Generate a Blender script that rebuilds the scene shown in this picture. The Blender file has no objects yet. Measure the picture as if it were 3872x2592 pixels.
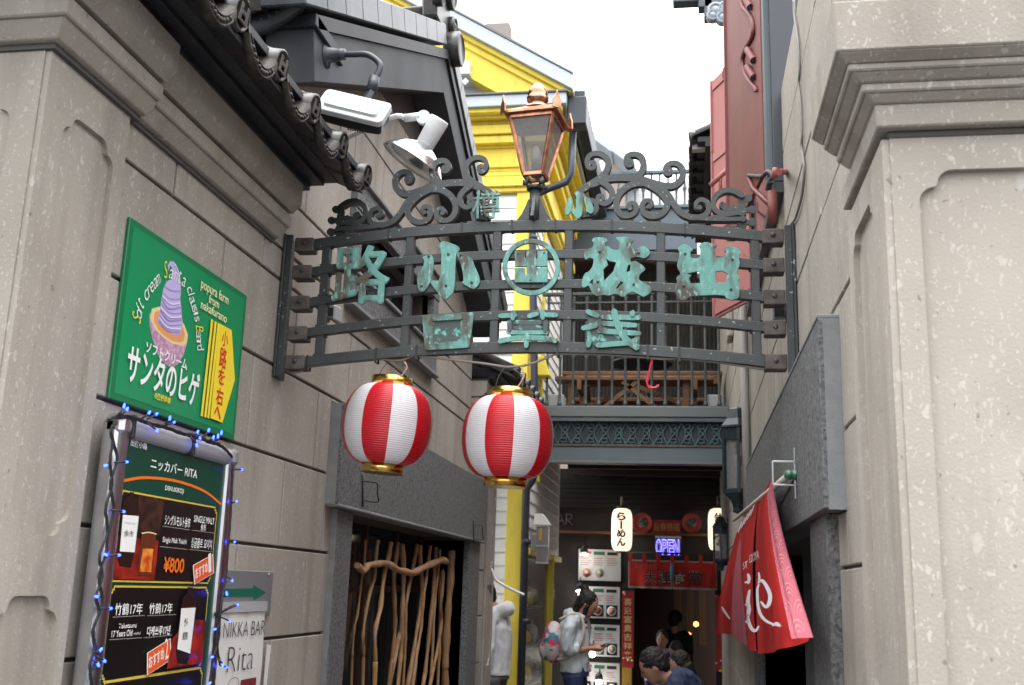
import bpy, bmesh, math, random
from mathutils import Vector, Matrix, noise as mnoise
random.seed(7)
rad = math.radians
S = bpy.context.scene
COL = S.collection
# ---------------------------------------------------------------- camera
FPX, YAW, PIT, ROL = 3997.4, rad(9.574), rad(13.076), rad(1.859)   # solved from the vanishing points of the photograph
CAM = Vector((0, 0, 1.6))
fwd = Vector((-math.sin(YAW)*math.cos(PIT), math.cos(YAW)*math.cos(PIT), math.sin(PIT)))
ri0 = Vector((math.cos(YAW), math.sin(YAW), 0)); up0 = ri0.cross(fwd)
cr = ri0*math.cos(ROL) + up0*math.sin(ROL); cu = up0*math.cos(ROL) - ri0*math.sin(ROL)
cd = bpy.data.cameras.new('camera'); cam = bpy.data.objects.new('camera', cd); COL.objects.link(cam)
m = Matrix((cr, cu, -fwd)).transposed().to_4x4(); m.translation = CAM; cam.matrix_world = m
cd.sensor_width = 36; cd.lens = 36*FPX/3872; cd.clip_start = .02; cd.clip_end = 3000
cd.dof.use_dof = True; cd.dof.focus_distance = 4.0; cd.dof.aperture_fstop = 6.3
S.camera = cam
# ---------------------------------------------------------------- world, sun, exposure
SUN = Vector((.12, -.2, 1.0)).normalized()      # towards the sun: high, behind the camera, veiled by cloud
W = bpy.data.worlds.new('World'); S.world = W; W.use_nodes = True
nt = W.node_tree; bg = nt.nodes['Background']
sky = nt.nodes.new('ShaderNodeTexSky'); sky.sky_type = 'NISHITA'; sky.sun_disc = False
sky.sun_elevation = math.asin(SUN.z); sky.sun_rotation = math.atan2(SUN.x, SUN.y) % (2*math.pi)
sky.dust_density = 4; sky.air_density = 1.2
hs = nt.nodes.new('ShaderNodeHueSaturation'); hs.inputs['Saturation'].default_value = .22   # overcast: the blue is veiled
cl = nt.nodes.new('ShaderNodeMix'); cl.data_type = 'RGBA'; cl.inputs[0].default_value = .8   # white cloud cover, CIE overcast: three times as bright overhead as at the horizon
tc = nt.nodes.new('ShaderNodeTexCoord'); sz = nt.nodes.new('ShaderNodeSeparateXYZ'); nt.links.new(tc.outputs['Generated'], sz.inputs[0])
mr = nt.nodes.new('ShaderNodeMapRange'); mr.inputs[3].default_value = 1/3; mr.inputs[4].default_value = 1; nt.links.new(sz.outputs[2], mr.inputs[0])
vm = nt.nodes.new('ShaderNodeVectorMath'); vm.operation = 'SCALE'; vm.inputs[0].default_value = (13.2, 13.3, 13.4); nt.links.new(mr.outputs[0], vm.inputs['Scale']); nt.links.new(vm.outputs[0], cl.inputs[7])
nt.links.new(sky.outputs[0], hs.inputs['Color']); nt.links.new(hs.outputs[0], cl.inputs[6]); nt.links.new(cl.outputs[2], bg.inputs[0]); bg.inputs[1].default_value = .15
sl = bpy.data.lights.new('sun', 'SUN'); sl.energy = .8; sl.angle = rad(45); sl.color = (1, .96, .9)
so = bpy.data.objects.new('sun', sl); COL.objects.link(so); so.rotation_euler = SUN.to_track_quat('Z', 'Y').to_euler(); so.location = (0, -4, 9)
S.view_settings.view_transform = 'Standard'; S.view_settings.look = 'None'; S.view_settings.exposure = 1.58; S.view_settings.gamma = 1
# ---------------------------------------------------------------- pixel -> place (a pixel gives a direction; the plane it lies on gives the distance)
def ray(x, y): return fwd + cr*((x-1936)/FPX) - cu*((y-1296)/FPX)
def onax(a, v, x, y):
    d = ray(x, y); return CAM + d*((v-CAM[a])/d[a])
def onX(X, x, y): return onax(0, X, x, y)
def onY(Y, x, y): return onax(1, Y, x, y)
# ---------------------------------------------------------------- materials
MATS = {}
def lin(c):
    if isinstance(c, str):
        c = [int(c[i:i+2], 16)/255 for i in (0, 2, 4)]
        return tuple((v/12.92 if v <= .04045 else ((v+.055)/1.055)**2.4) for v in c) + (1,)
    return tuple(c[:3]) + (1,)
def mat(name, col, rough=.6, metal=0, col2=None, nscale=6, contrast=(.4, .6), bump=0, bscale=60, spec=.5, detail=5, stretch=(1, 1, 1),
        emit=0, vary=0, trans=0, coat=0, third=None, tscale=40, tedge=(.62, .68)):
    if name in MATS: return MATS[name]
    M = bpy.data.materials.new(name); M.use_nodes = True; t = M.node_tree; N = t.nodes; L = t.links
    b = N['Principled BSDF']; b.inputs['Roughness'].default_value = rough; b.inputs['Metallic'].default_value = metal
    b.inputs['Specular IOR Level'].default_value = spec; b.inputs['Base Color'].default_value = lin(col)
    if coat: b.inputs['Coat Weight'].default_value = coat; b.inputs['Coat Roughness'].default_value = .08
    if trans: b.inputs['Transmission Weight'].default_value = trans
    if emit:
        b.inputs['Emission Color'].default_value = lin(col); b.inputs['Emission Strength'].default_value = emit
    geo = N.new('ShaderNodeNewGeometry'); mp = N.new('ShaderNodeMapping'); mp.inputs['Scale'].default_value = stretch
    L.new(geo.outputs['Position'], mp.inputs['Vector'])
    out = None
    def noise(sc, det=detail):
        n = N.new('ShaderNodeTexNoise'); n.inputs['Scale'].default_value = sc; n.inputs['Detail'].default_value = det
        L.new(mp.outputs[0], n.inputs['Vector']); return n
    def ramp(src, lo, hi):
        r = N.new('ShaderNodeMapRange'); r.inputs[1].default_value = lo; r.inputs[2].default_value = hi; L.new(src, r.inputs[0]); return r.outputs[0]
    def mix(f, a, bb):
        x = N.new('ShaderNodeMix'); x.data_type = 'RGBA'; L.new(f, x.inputs[0])
        if hasattr(a, 'links'): L.new(a, x.inputs[6])
        else: x.inputs[6].default_value = lin(a)
        if hasattr(bb, 'links'): L.new(bb, x.inputs[7])
        else: x.inputs[7].default_value = lin(bb)
        return x.outputs[2]
    if col2 is not None: out = mix(ramp(noise(nscale).outputs[0], *contrast), col, col2)
    if third is not None:
        out = mix(ramp(noise(tscale, 3).outputs[0], *tedge), out if out is not None else col, third)
    if vary:
        oi = N.new('ShaderNodeObjectInfo'); h = N.new('ShaderNodeHueSaturation')
        r = N.new('ShaderNodeMapRange'); r.inputs[3].default_value = 1-vary; r.inputs[4].default_value = 1+vary; L.new(oi.outputs['Random'], r.inputs[0])
        L.new(r.outputs[0], h.inputs['Value'])
        if out is not None: L.new(out, h.inputs['Color'])
        else: h.inputs['Color'].default_value = lin(col)
        out = h.outputs[0]
    if out is not None: L.new(out, b.inputs['Base Color'])
    if bump:
        bp = N.new('ShaderNodeBump'); bp.inputs['Strength'].default_value = bump; bp.inputs['Distance'].default_value = .004
        L.new(noise(bscale, 6).outputs[0], bp.inputs['Height']); L.new(bp.outputs[0], b.inputs['Normal'])
    MATS[name] = M; return M
def stone_mat():
    M = mat('tuff_stone', (.368, .337, .296), .85, 0, (.288, .263, .23), 2.3, (.3, .7), .3, 160, spec=.25, vary=.05)
    t = M.node_tree; N = t.nodes; L = t.links; b = N['Principled BSDF']
    src = b.inputs['Base Color'].links[0].from_socket
    geo = N['Geometry']
    wn = N.new('ShaderNodeTexNoise'); wn.inputs['Scale'].default_value = 38; wn.inputs['Detail'].default_value = 4; L.new(geo.outputs['Position'], wn.inputs['Vector'])
    def specks(scale, lo, hi, colr, st, keep):
        nonlocal src
        mp = N.new('ShaderNodeMapping'); mp.inputs['Scale'].default_value = st
        add = N.new('ShaderNodeVectorMath'); add.operation = 'MULTIPLY_ADD'
        L.new(wn.outputs['Color'], add.inputs[0]); add.inputs[1].default_value = (.035, .035, .05); L.new(geo.outputs['Position'], add.inputs[2])
        L.new(add.outputs[0], mp.inputs[0])
        v = N.new('ShaderNodeTexVoronoi'); v.inputs['Scale'].default_value = scale; v.inputs['Randomness'].default_value = 1; L.new(mp.outputs[0], v.inputs['Vector'])
        sp = N.new('ShaderNodeSeparateColor'); L.new(v.outputs['Color'], sp.inputs[0])
        # radius differs from cell to cell; most cells hold nothing
        r1 = N.new('ShaderNodeMapRange'); r1.inputs[1].default_value = keep; r1.inputs[2].default_value = 1; r1.inputs[3].default_value = lo; r1.inputs[4].default_value = hi
        L.new(sp.outputs[0], r1.inputs[0])
        gt = N.new('ShaderNodeMath'); gt.operation = 'SUBTRACT'; L.new(r1.outputs[0], gt.inputs[0]); L.new(v.outputs['Distance'], gt.inputs[1])
        r2 = N.new('ShaderNodeMapRange'); r2.inputs[1].default_value = 0; r2.inputs[2].default_value = .08; r2.inputs[4].default_value = .75; L.new(gt.outputs[0], r2.inputs[0])
        x = N.new('ShaderNodeMix'); x.data_type = 'RGBA'; L.new(r2.outputs[0], x.inputs[0]); L.new(src, x.inputs[6]); x.inputs[7].default_value = lin(colr); src = x.outputs[2]
    specks(130, 0, .5, (.43, .405, .37), (1, 1, .5), .4)
    specks(70, 0, .45, (.45, .43, .395), (1, 1, .5), .68)
    specks(30, 0, .34, (.435, .41, .375), (1, 1, .45), .86)
    specks(12, 0, .24, (.42, .4, .37), (1, 1, .5), .95)
    specks(80, 0, .32, (.17, .15, .13), (1, 1, .7), .86)
    specks(26, 0, .16, (.14, .125, .11), (1, 1, .7), .9)
    # rain streaks and soot: grime with a shape of its own
    mp = N.new('ShaderNodeMapping'); mp.inputs['Scale'].default_value = (5, 5, .45); L.new(geo.outputs['Position'], mp.inputs[0])
    gn = N.new('ShaderNodeTexNoise'); gn.inputs['Scale'].default_value = 1.6; gn.inputs['Detail'].default_value = 6; L.new(mp.outputs[0], gn.inputs['Vector'])
    gr = N.new('ShaderNodeMapRange'); gr.inputs[1].default_value = .5; gr.inputs[2].default_value = .78; gr.inputs[4].default_value = .62; L.new(gn.outputs[0], gr.inputs[0])
    x = N.new('ShaderNodeMix'); x.data_type = 'RGBA'; L.new(gr.outputs[0], x.inputs[0]); L.new(src, x.inputs[6]); x.inputs[7].default_value = (.19, .165, .14, 1)
    L.new(x.outputs[2], b.inputs['Base Color'])
    return M
STONE = stone_mat()
MORTAR = mat('mortar', (.09, .085, .08), .95)
GRAN = mat('dark_granite', (.09, .093, .097), .7, 0, (.175, .178, .182), 85, (.4, .64), .5, 150, third=(.05, .051, .055), tscale=70, tedge=(.55, .64))
GRANE = mat('granite_edge', (.17, .178, .188), .6, 0, (.22, .228, .238), 14, (.35, .65), .25, 120)
BLACKW = mat('black_soffit_paint', (.012, .013, .018), .55, 0, (.02, .021, .026), 5, bump=.1)
PLAST = mat('grey_black_plaster', (.02, .023, .028), .65, 0, (.05, .054, .061), 2.2, (.3, .75), .15, 30, stretch=(2, 2, .8))
TILE = mat('glazed_roof_tile', (.02, .02, .021), .38, 0, (.06, .054, .045), 26, (.42, .7), .25, 90, coat=.12)
TILEP = mat('pan_roof_tile', (.022, .02, .018), .55, 0, (.05, .043, .034), 40, (.42, .7), .4, 90, spec=.25)
TILEG = mat('grey_roof_tile', (.085, .092, .104), .45, 0, (.05, .055, .063), 9, (.35, .65), .1, 60, coat=.2)
IRON = mat('painted_iron', (.027, .032, .034), .45, 0, (.042, .047, .048), 7, (.3, .7), .2, 50, third=(.24, .29, .28), tscale=70, tedge=(.665, .71))
RUST = mat('rusty_iron', (.055, .042, .038), .75, 0, (.1, .085, .08), 22, (.38, .62), .3, 120)
PATINA = mat('verdigris_bronze', (.12, .30, .27), .75, 0, (.075, .065, .055), 13, (.47, .62), .3, 130, stretch=(1, 1, .45), third=(.2, .4, .37), tscale=70, tedge=(.55, .68))
PATINA2 = mat('dark_verdigris_bronze', (.055, .075, .075), .6, 0, (.14, .45, .38), 30, (.53, .62), .3, 130)
COPPER = mat('lamp_copper', (.56, .25, .15), .36, 1, (.26, .13, .09), 30, (.42, .66), .25, 120)
COPPERS = mat('bright_copper', (.55, .29, .19), .24, 1, (.36, .18, .12), 30)
def glass_mat(name, tint, alpha=.35, rough=.05):
    M = bpy.data.materials.new(name); M.use_nodes = True; t = M.node_tree; b = t.nodes['Principled BSDF']
    b.inputs['Base Color'].default_value = lin(tint); b.inputs['Roughness'].default_value = rough; b.inputs['Alpha'].default_value = alpha
    return M
GLASS = glass_mat('lamp_glass', (.2, .2, .2), .62)
WINGLASS = glass_mat('window_glass', (.04, .05, .055), .85)
SHOPG = glass_mat('shop_pane', (.1, .1, .1), .2, .3); SHOPG.node_tree.nodes['Principled BSDF'].inputs['Specular IOR Level'].default_value = .08
ALU = mat('brushed_aluminium', (.56, .57, .6), .32, 1, (.46, .47, .5), 8)
CHROME = mat('polished_reflector', (.72, .73, .74), .16, 1)
WPAINT = mat('white_paint', (.72, .72, .7), .5, 0, (.62, .62, .6), 9, (.4, .7))
WPLAS = mat('white_plastic', (.55, .56, .57), .42, 0, (.47, .475, .48), 12, (.4, .7))
GPLAS = mat('grey_plastic', (.2, .205, .21), .5)
BPLAS = mat('black_plastic', (.015, .016, .018), .5)
WOOD = mat('driftwood', (.36, .2, .09), .7, 0, (.22, .11, .05), 9, (.35, .7), .8, 70, stretch=(3, 3, .45), third=(.36, .28, .2), tscale=5, tedge=(.52, .75), vary=.2)
PINE = mat('pine_boards', (.19, .09, .04), .6, 0, (.14, .064, .03), 9, bump=.15)
YELL = mat('yellow_paint', (.83, .67, .085), .6, 0, (.74, .57, .06), 3, (.3, .7), stretch=(3, 3, .6), third=(.6, .47, .07), tscale=6, tedge=(.6, .8))
CLAP = mat('white_clapboard', (.78, .78, .76), .6, 0, (.68, .68, .66), 4, (.4, .7), .15, 40)
NAVY = mat('navy_metal', (.025, .03, .042), .42)
TEAL = mat('teal_iron', (.045, .085, .1), .5, 0, (.07, .13, .145), 8, bump=.15)
STEELB = mat('blue_grey_steel', (.075, .1, .115), .5, 0, (.095, .12, .13), 3, (.3, .7), .05)
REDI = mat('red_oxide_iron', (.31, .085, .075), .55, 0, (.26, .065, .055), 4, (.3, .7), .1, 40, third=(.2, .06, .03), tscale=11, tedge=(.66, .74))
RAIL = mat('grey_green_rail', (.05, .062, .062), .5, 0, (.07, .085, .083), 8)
REDM = mat('red_iron_shaded', (.19, .052, .047), .6, 0, (.15, .04, .036), 4, (.3, .7), .1, 40, third=(.12, .04, .025), tscale=11, tedge=(.66, .74))  # darker copy of the red iron: the near leaf's shade is in the colour
REDP = mat('red_iron_lit', (.4, .15, .14), .6, 0, (.36, .13, .12), 4, (.3, .7), .1, 40, third=(.25, .08, .04), tscale=11, tedge=(.66, .74))  # paler copy of the red iron: sky light on the far leaf painted in
DARK = mat('dark_interior', (.012, .011, .011), .85)
# ---------------------------------------------------------------- object helpers
def tag(o, label=None, cat=None, group=None, kind=None):
    for k, v in (('label', label), ('category', cat), ('group', group), ('kind', kind)):
        if v: o[k] = v
    return o
def empty(name, loc, label, cat, group=None):
    o = bpy.data.objects.new(name, None); COL.objects.link(o); o.location = loc; o.empty_display_size = .05
    return tag(o, label, cat, group)
def link(name, me, mats, parent=None):
    o = bpy.data.objects.new(name, me); COL.objects.link(o)
    for mm in (mats if isinstance(mats, (list, tuple)) else [mats]): me.materials.append(mm)
    if parent is not None: setpar(o, parent)
    return o
def wm(o):          # world matrix without waiting for the depsgraph
    b = Matrix.Translation(o.location) @ o.rotation_euler.to_matrix().to_4x4()
    return (wm(o.parent) @ o.matrix_parent_inverse @ b) if o.parent else b
def setpar(o, p):
    o.parent = p; o.matrix_parent_inverse = wm(p).inverted()
class MB:
    def __init__(s): s.v = []; s.f = []; s.sm = []; s.mi = []
    def add(s, vs, fs, smooth=False, mi=0):
        n = len(s.v); s.v += [Vector(v) for v in vs]
        for f in fs: s.f.append([i+n for i in f]); s.sm.append(smooth); s.mi.append(mi)
        return s
    def box(s, a, b, mi=0):
        (x0, y0, z0), (x1, y1, z1) = a, b
        if x0 > x1: x0, x1 = x1, x0
        if y0 > y1: y0, y1 = y1, y0
        if z0 > z1: z0, z1 = z1, z0
        return s.add([(x0,y0,z0),(x1,y0,z0),(x1,y1,z0),(x0,y1,z0),(x0,y0,z1),(x1,y0,z1),(x1,y1,z1),(x0,y1,z1)],
                     [(0,3,2,1),(4,5,6,7),(0,1,5,4),(1,2,6,5),(2,3,7,6),(3,0,4,7)], mi=mi)
    def obox(s, c, ux, uy, uz, mi=0):      # centre and three half-vectors
        c, ux, uy, uz = map(Vector, (c, ux, uy, uz))
        P = [c+ux*a+uy*b+uz*d for d in (-1,1) for a, b in ((-1,-1),(1,-1),(1,1),(-1,1))]
        return s.add(P, [(0,3,2,1),(4,5,6,7),(0,1,5,4),(1,2,6,5),(2,3,7,6),(3,0,4,7)], mi=mi)
    def bar(s, p, q, w, h=None, upv=(0,0,1)):  # rectangular bar from p to q
        p, q = Vector(p), Vector(q); d = q-p; h = h or w
        x = d.cross(Vector(upv)); x = x.normalized() if x.length > 1e-6 else Vector((1,0,0)); y = x.cross(d).normalized()
        return s.obox((p+q)/2, x*w/2, d/2, y*h/2)
    def prism(s, poly, vec, mi=0):          # 3-D polygon swept along vec
        n = len(poly); vec = Vector(vec); P = [Vector(p) for p in poly]
        return s.add(P+[p+vec for p in P], [tuple(range(n))[::-1], tuple(range(n, 2*n))]+[(i, (i+1)%n, (i+1)%n+n, i+n) for i in range(n)], mi=mi)
    def tube(s, path, r, n=8, closed=False, mi=0, cap=True):
        P = [Vector(p) for p in path]; R = r if isinstance(r, (list, tuple)) else [r]*len(P); m0 = len(s.v); k = len(P)
        prev = None
        for i, p in enumerate(P):
            a = P[(i-1)%k] if (i or closed) else P[0]; b = P[(i+1)%k] if (i < k-1 or closed) else P[-1]
            d = (b-a); d = d.normalized() if d.length > 1e-9 else Vector((0,0,1))
            if prev is None: x = d.orthogonal().normalized()
            else:
                x = prev - d*prev.dot(d); x = x.normalized() if x.length > 1e-6 else d.orthogonal().normalized()
            prev = x; y = d.cross(x)
            s.v += [p+(x*math.cos(2*math.pi*j/n)+y*math.sin(2*math.pi*j/n))*R[i] for j in range(n)]
        for i in range(k if closed else k-1):
            for j in range(n):
                a = m0+i*n+j; b = m0+i*n+(j+1)%n; c = m0+((i+1)%k)*n+(j+1)%n; d = m0+((i+1)%k)*n+j
                s.f.append([a,b,c,d]); s.sm.append(True); s.mi.append(mi)
        if cap and not closed:
            s.f.append([m0+j for j in range(n)][::-1]); s.sm.append(False); s.mi.append(mi)
            s.f.append([m0+(k-1)*n+j for j in range(n)]); s.sm.append(False); s.mi.append(mi)
        return s
    def lathe(s, prof, c=(0,0,0), n=24, M=None, smooth=True, mi=0, mfun=None):    # profile of (radius, height) about local Z
        M = M or Matrix(); m0 = len(s.v); c = Vector(c)
        for r, z in prof:
            s.v += [c+M.to_3x3()@Vector((r*math.cos(2*math.pi*j/n), r*math.sin(2*math.pi*j/n), z)) for j in range(n)]
        for i in range(len(prof)-1):
            for j in range(n):
                s.f.append([m0+i*n+j, m0+i*n+(j+1)%n, m0+(i+1)*n+(j+1)%n, m0+(i+1)*n+j]); s.sm.append(smooth); s.mi.append(mfun(j) if mfun else mi)
        for e, rev in ((0, True), (len(prof)-1, False)):
            if prof[e][0] > 1e-6:
                ids = [m0+e*n+j for j in range(n)]; s.f.append(ids[::-1] if rev else ids); s.sm.append(False); s.mi.append(mi)
        return s
    def grid(s, rows, smooth=True, mi=0):
        m0 = len(s.v); k = len(rows[0])
        for r_ in rows: s.v += [Vector(p) for p in r_]
        for i in range(len(rows)-1):
            for j in range(k-1):
                s.f.append([m0+i*k+j, m0+i*k+j+1, m0+(i+1)*k+j+1, m0+(i+1)*k+j]); s.sm.append(smooth); s.mi.append(mi)
        return s
    def mesh(s, name, bevel=0, fix=True):
        me = bpy.data.meshes.new(name); me.from_pydata([tuple(v) for v in s.v], [], s.f)
        me.polygons.foreach_set('use_smooth', s.sm); me.polygons.foreach_set('material_index', s.mi)
        if bevel or fix:
            bm = bmesh.new(); bm.from_mesh(me)
            if fix: bmesh.ops.recalc_face_normals(bm, faces=bm.faces)
            if bevel:
                ed = [e for e in bm.edges if len(e.link_faces) == 2 and e.calc_face_angle(0) > .6]
                bmesh.ops.bevel(bm, geom=ed, offset=bevel, segments=1, affect='EDGES', clamp_overlap=True)
            bm.to_mesh(me); bm.free()
        me.update(); return me
    def obj(s, name, mats, parent=None, bevel=0, fix=True): return link(name, s.mesh(name, bevel, fix), mats, parent)
def box(name, a, b, mt, parent=None, bevel=0): return MB().box(a, b).obj(name, mt, parent, bevel)
def smooth_path(pts, n=6, closed=False):      # Catmull-Rom
    P = [Vector(p) for p in pts]; out = []; k = len(P)
    for i in range(k if closed else k-1):
        g = (lambda j: P[j % k]) if closed else (lambda j: P[max(0, min(k-1, j))])
        a, b, c, d = g(i-1), g(i), g(i+1), g(i+2)
        for t in range(n):
            u = t/n; out.append(.5*((2*b)+(c-a)*u+(2*a-5*b+4*c-d)*u*u+(3*b-a-3*c+d)*u**3))
    if not closed: out.append(P[-1])
    return out
WORK = bpy.data.scenes.new('work')            # empty side scene: evaluating one object there is quick
def evaluate(o):
    WORK.collection.objects.link(o); vl = WORK.view_layers[0]; vl.update(); me = bpy.data.meshes.new_from_object(o.evaluated_get(vl.depsgraph)); bpy.data.objects.remove(o); return me
def curve_mesh(cu_):                         # a 2-D curve or text datablock to a mesh datablock
    o = bpy.data.objects.new('tmp', cu_); me = evaluate(o); bpy.data.curves.remove(cu_)
    me.materials.clear(); return me
def plate(name, outlines, thick, frame, mt, parent=None, bevel=0):
    """flat plate with holes. outlines: lists of (u,v); frame: O,U,V,N; the face lies at N*thick"""
    c = bpy.data.curves.new('c', 'CURVE'); c.dimensions = '2D'; c.fill_mode = 'BOTH'; c.extrude = thick/2; c.bevel_depth = bevel; c.bevel_resolution = 0
    for ol in outlines:
        sp = c.splines.new('POLY'); sp.points.add(len(ol)-1); sp.use_cyclic_u = True
        for p, q in zip(sp.points, ol): p.co = (q[0], q[1], 0, 1)
    me = curve_mesh(c); O, U, V, N = map(Vector, frame)
    for v in me.vertices: v.co = O+U*v.co.x+V*v.co.y+N*(v.co.z+thick/2)
    if U.cross(V).dot(N) < 0: me.flip_normals()
    me.name = name; me.polygons.foreach_set('use_smooth', [False]*len(me.polygons)); return link(name, me, mt, parent)
def text(name, s, O, U, V, w, h, mt, parent, N=None, lift=.001, bold=0, spacing=1, shear=0, thick=0, keep=False):
    """lettering fitted into a w x h box whose lower-left corner is O"""
    c = bpy.data.curves.new('t', 'FONT'); c.body = s; c.size = 1; c.offset = bold; c.space_character = spacing; c.shear = shear; c.extrude = thick; c.resolution_u = 4; c.align_x = 'CENTER'
    me = curve_mesh(c)
    if not me.vertices: return None
    xs = [v.co.x for v in me.vertices]; ys = [v.co.y for v in me.vertices]; zs = [v.co.z for v in me.vertices]
    x0, x1, y0, y1 = min(xs), max(xs), min(ys), max(ys); sx = w/max(1e-6, x1-x0); sy = h/max(1e-6, y1-y0)
    if keep: sx = sy = min(sx, sy)
    O, U, V = Vector(O), Vector(U).normalized(), Vector(V).normalized(); N = Vector(N).normalized() if N is not None else U.cross(V)
    ox = (w-(x1-x0)*sx)/2; oy = (h-(y1-y0)*sy)/2
    for v in me.vertices: v.co = O+U*(ox+(v.co.x-x0)*sx)+V*(oy+(v.co.y-y0)*sy)+N*(lift+(v.co.z-min(zs)))
    if U.cross(V).dot(N) < 0: me.flip_normals()
    me.name = name; return link(name, me, mt, parent)
def copy_tree(o, parent=None):
    c = o.copy(); COL.objects.link(c)
    if parent is not None: c.parent = parent
    for ch in [x for x in list(COL.objects) if x.parent == o]: copy_tree(ch, c)
    return c
XL, XR, YA = -1.58, .402, 3.86          # faces of the two walls of the alley, plane of the arch
# ================================================================ the setting
tag(MB().grid([[(-400, -400, 0), (400, -400, 0)], [(-400, 400, 0), (400, 400, 0)]]).obj('ground', mat('asphalt', (.05, .05, .052), .9, 0, (.07, .07, .07), 8, bump=.4)), kind='structure')
tag(MB().grid([[(-3.4, 1.6, .004), (.6, 1.6, .004)], [(-3.4, 14, .004), (.6, 14, .004)]]).obj('alley_paving', mat('paving', (.16, .155, .15), .85, 0, (.1, .1, .098), 3, bump=.3)), kind='structure')
# ================================================================ left stone building (low wing, gabled middle, low far wing)
LB = empty('stone_building', (XL, 2.2, 0), 'beige stone building with black tiled eaves and dark gable left of the alley', 'building')
def clip(poly, f):
    out = []
    for i, p in enumerate(poly):
        q = poly[(i+1) % len(poly)]; a, b = f(p), f(q)
        if a >= 0: out.append(p)
        if (a >= 0) != (b >= 0):
            t = a/(a-b); out.append((p[0]+(q[0]-p[0])*t, p[1]+(q[1]-p[1])*t))
    return out
def sub(rects, hole):
    out = []; a, b, c, d = hole
    for (y0, y1, z0, z1) in rects:
        if y1 <= a or y0 >= b or z1 <= c or z0 >= d: out.append((y0, y1, z0, z1)); continue
        if y0 < a: out.append((y0, a, z0, z1))
        if y1 > b: out.append((b, y1, z0, z1))
        m0, m1 = max(y0, a), min(y1, b)
        if z0 < c: out.append((m0, m1, z0, c))
        if z1 > d: out.append((m0, m1, d, z1))
    return [r_ for r_ in out if r_[1]-r_[0] > .025 and r_[3]-r_[2] > .02]
def ashlar(X, sgn, y0, y1, zs, joints, holes, parent, keep=None, length=.72, gap=.006):
    """running-bond blocks in the plane X; sgn: +1 if the face looks to +X"""
    for k in range(len(zs)-1):
        y = joints[k % len(joints)]
        while y > y0: y -= length
        while y < y1:
            a, b = max(y, y0), min(y+length, y1); y += length
            if b-a < .03: continue
            rs = [(a, b, zs[k], zs[k+1])]
            for h in holes: rs = sub(rs, h)
            for (p, q, c, d) in rs:
                poly = [(p+gap, c+gap), (q-gap, c+gap), (q-gap, d-gap), (p+gap, d-gap)]
                for f in (keep or []): poly = clip(poly, f)
                if len(poly) < 3: continue
                e = random.uniform(-.0015, .0015)
                MB().prism([(X-sgn*.03, u, v) for u, v in poly], (sgn*(.03+e), 0, 0)).obj('stone_block', STONE, parent, bevel=.003)
ZC = [2.7605+.3445*k for k in range(-8, 5)]
DOOR = (onX(-1.53, 1350, 2000).y, onX(-1.55, 1772, 2200).y, 0, 1.945)
WIN = (4.72, 6.23, 3.03, 3.36)
GAP_Y, GAP_Z, GNEAR, GFAR = 5.58, 4.43, (3.545, 3.47), (7.62, 3.44)
wallL = plate('wall', [[(2.25, 0), (8.72, 0), (8.72, 3.1), (7.62, 3.1), (7.62, 3.47), (5.58, 4.44), (3.56, 3.49), (3.56, 3.1), (2.25, 3.1)],
                       [(DOOR[0], .0-.01), (DOOR[1], -.01), (DOOR[1], DOOR[3]), (DOOR[0], DOOR[3])], [(WIN[0], WIN[2]), (WIN[1], WIN[2]), (WIN[1], WIN[3]), (WIN[0], WIN[3])]],
              .4, ((XL-.414, 0, 0), (0, 1, 0), (0, 0, 1), (1, 0, 0)), MORTAR, LB)
sl_n = (GAP_Z-GNEAR[1])/(GAP_Y-GNEAR[0]); sl_f = (GAP_Z-GFAR[1])/(GFAR[0]-GAP_Y)
gclip = [lambda p: GNEAR[1]+.02+(p[0]-GNEAR[0])*sl_n-p[1], lambda p: GAP_Z+.02-(p[0]-GAP_Y)*sl_f-p[1]]
SURD = (onX(-1.55, 1270, 2100).y, onX(-1.55, 1812, 2200).y, 0, 1.95)
LINT = (onX(-1.52, 1304, 1536).y, 8.12, 1.942, 2.392)
SURW = (4.60, 6.35, 2.89, 3.50)
ashlar(XL, 1, 2.575, 8.40, [z for z in ZC if z < 2.8]+[2.885], [3.63, 4.02], [SURD, LINT], wallL)
ashlar(XL, 1, 3.56, 7.62, [2.885]+[z for z in ZC if z > 3], [4.37, 4.02], [SURW], wallL, gclip)
# ---- pilasters with cusped panels
def cusp(u0, u1, v0, v1, a):
    """panel outline whose four corners step in as two small lobes"""
    def arc(cx, cy, t0, t1, n=6): return [(cx+a*math.cos(t0+(t1-t0)*i/n), cy+a*math.sin(t0+(t1-t0)*i/n)) for i in range(n+1)]
    h = math.pi/2; q = 2.15*a
    quart = [(u1-a, v1-2*a-.15*a, 0, h), (u1-q, v1-a, 0, h)]
    out = arc(u1-a, v1-q, 0, h)+arc(u1-q, v1-a, 0, h)
    out += [(u0+u1-p[0], p[1]) for p in out[::-1]]
    out += [(p[0], v0+v1-p[1]) for p in out[::-1]]
    return out
def pilaster(X, sgn, y0, y1, zt, panels, parent, a, inset, back=.03):
    """alley face of a pilaster at X (proud of the wall)"""
    p = box('pilaster', (X-sgn*.4, y0+.012, 0), (X-sgn*.014, y1-.002, zt), STONE, parent)
    outl = [[(y0, 0), (y1, 0), (y1, zt), (y0, zt)]]
    for (v0, v1) in panels: outl.append(cusp(y0+inset[0], y1-inset[1], v0, v1, a))
    plate('panel_frame', outl, .016, ((X-sgn*.016, 0, 0), (0, 1, 0), (0, 0, 1), (sgn, 0, 0)), STONE, p)
    return p
YFL = 2.19
zj = onX(-1.56, 140, 2134).z
lp = pilaster(-1.558, 1, YFL, 2.575, 2.872, [(zj+.07, 2.755), (.35, zj-.075)], LB, .032, (.085, .055))
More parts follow.
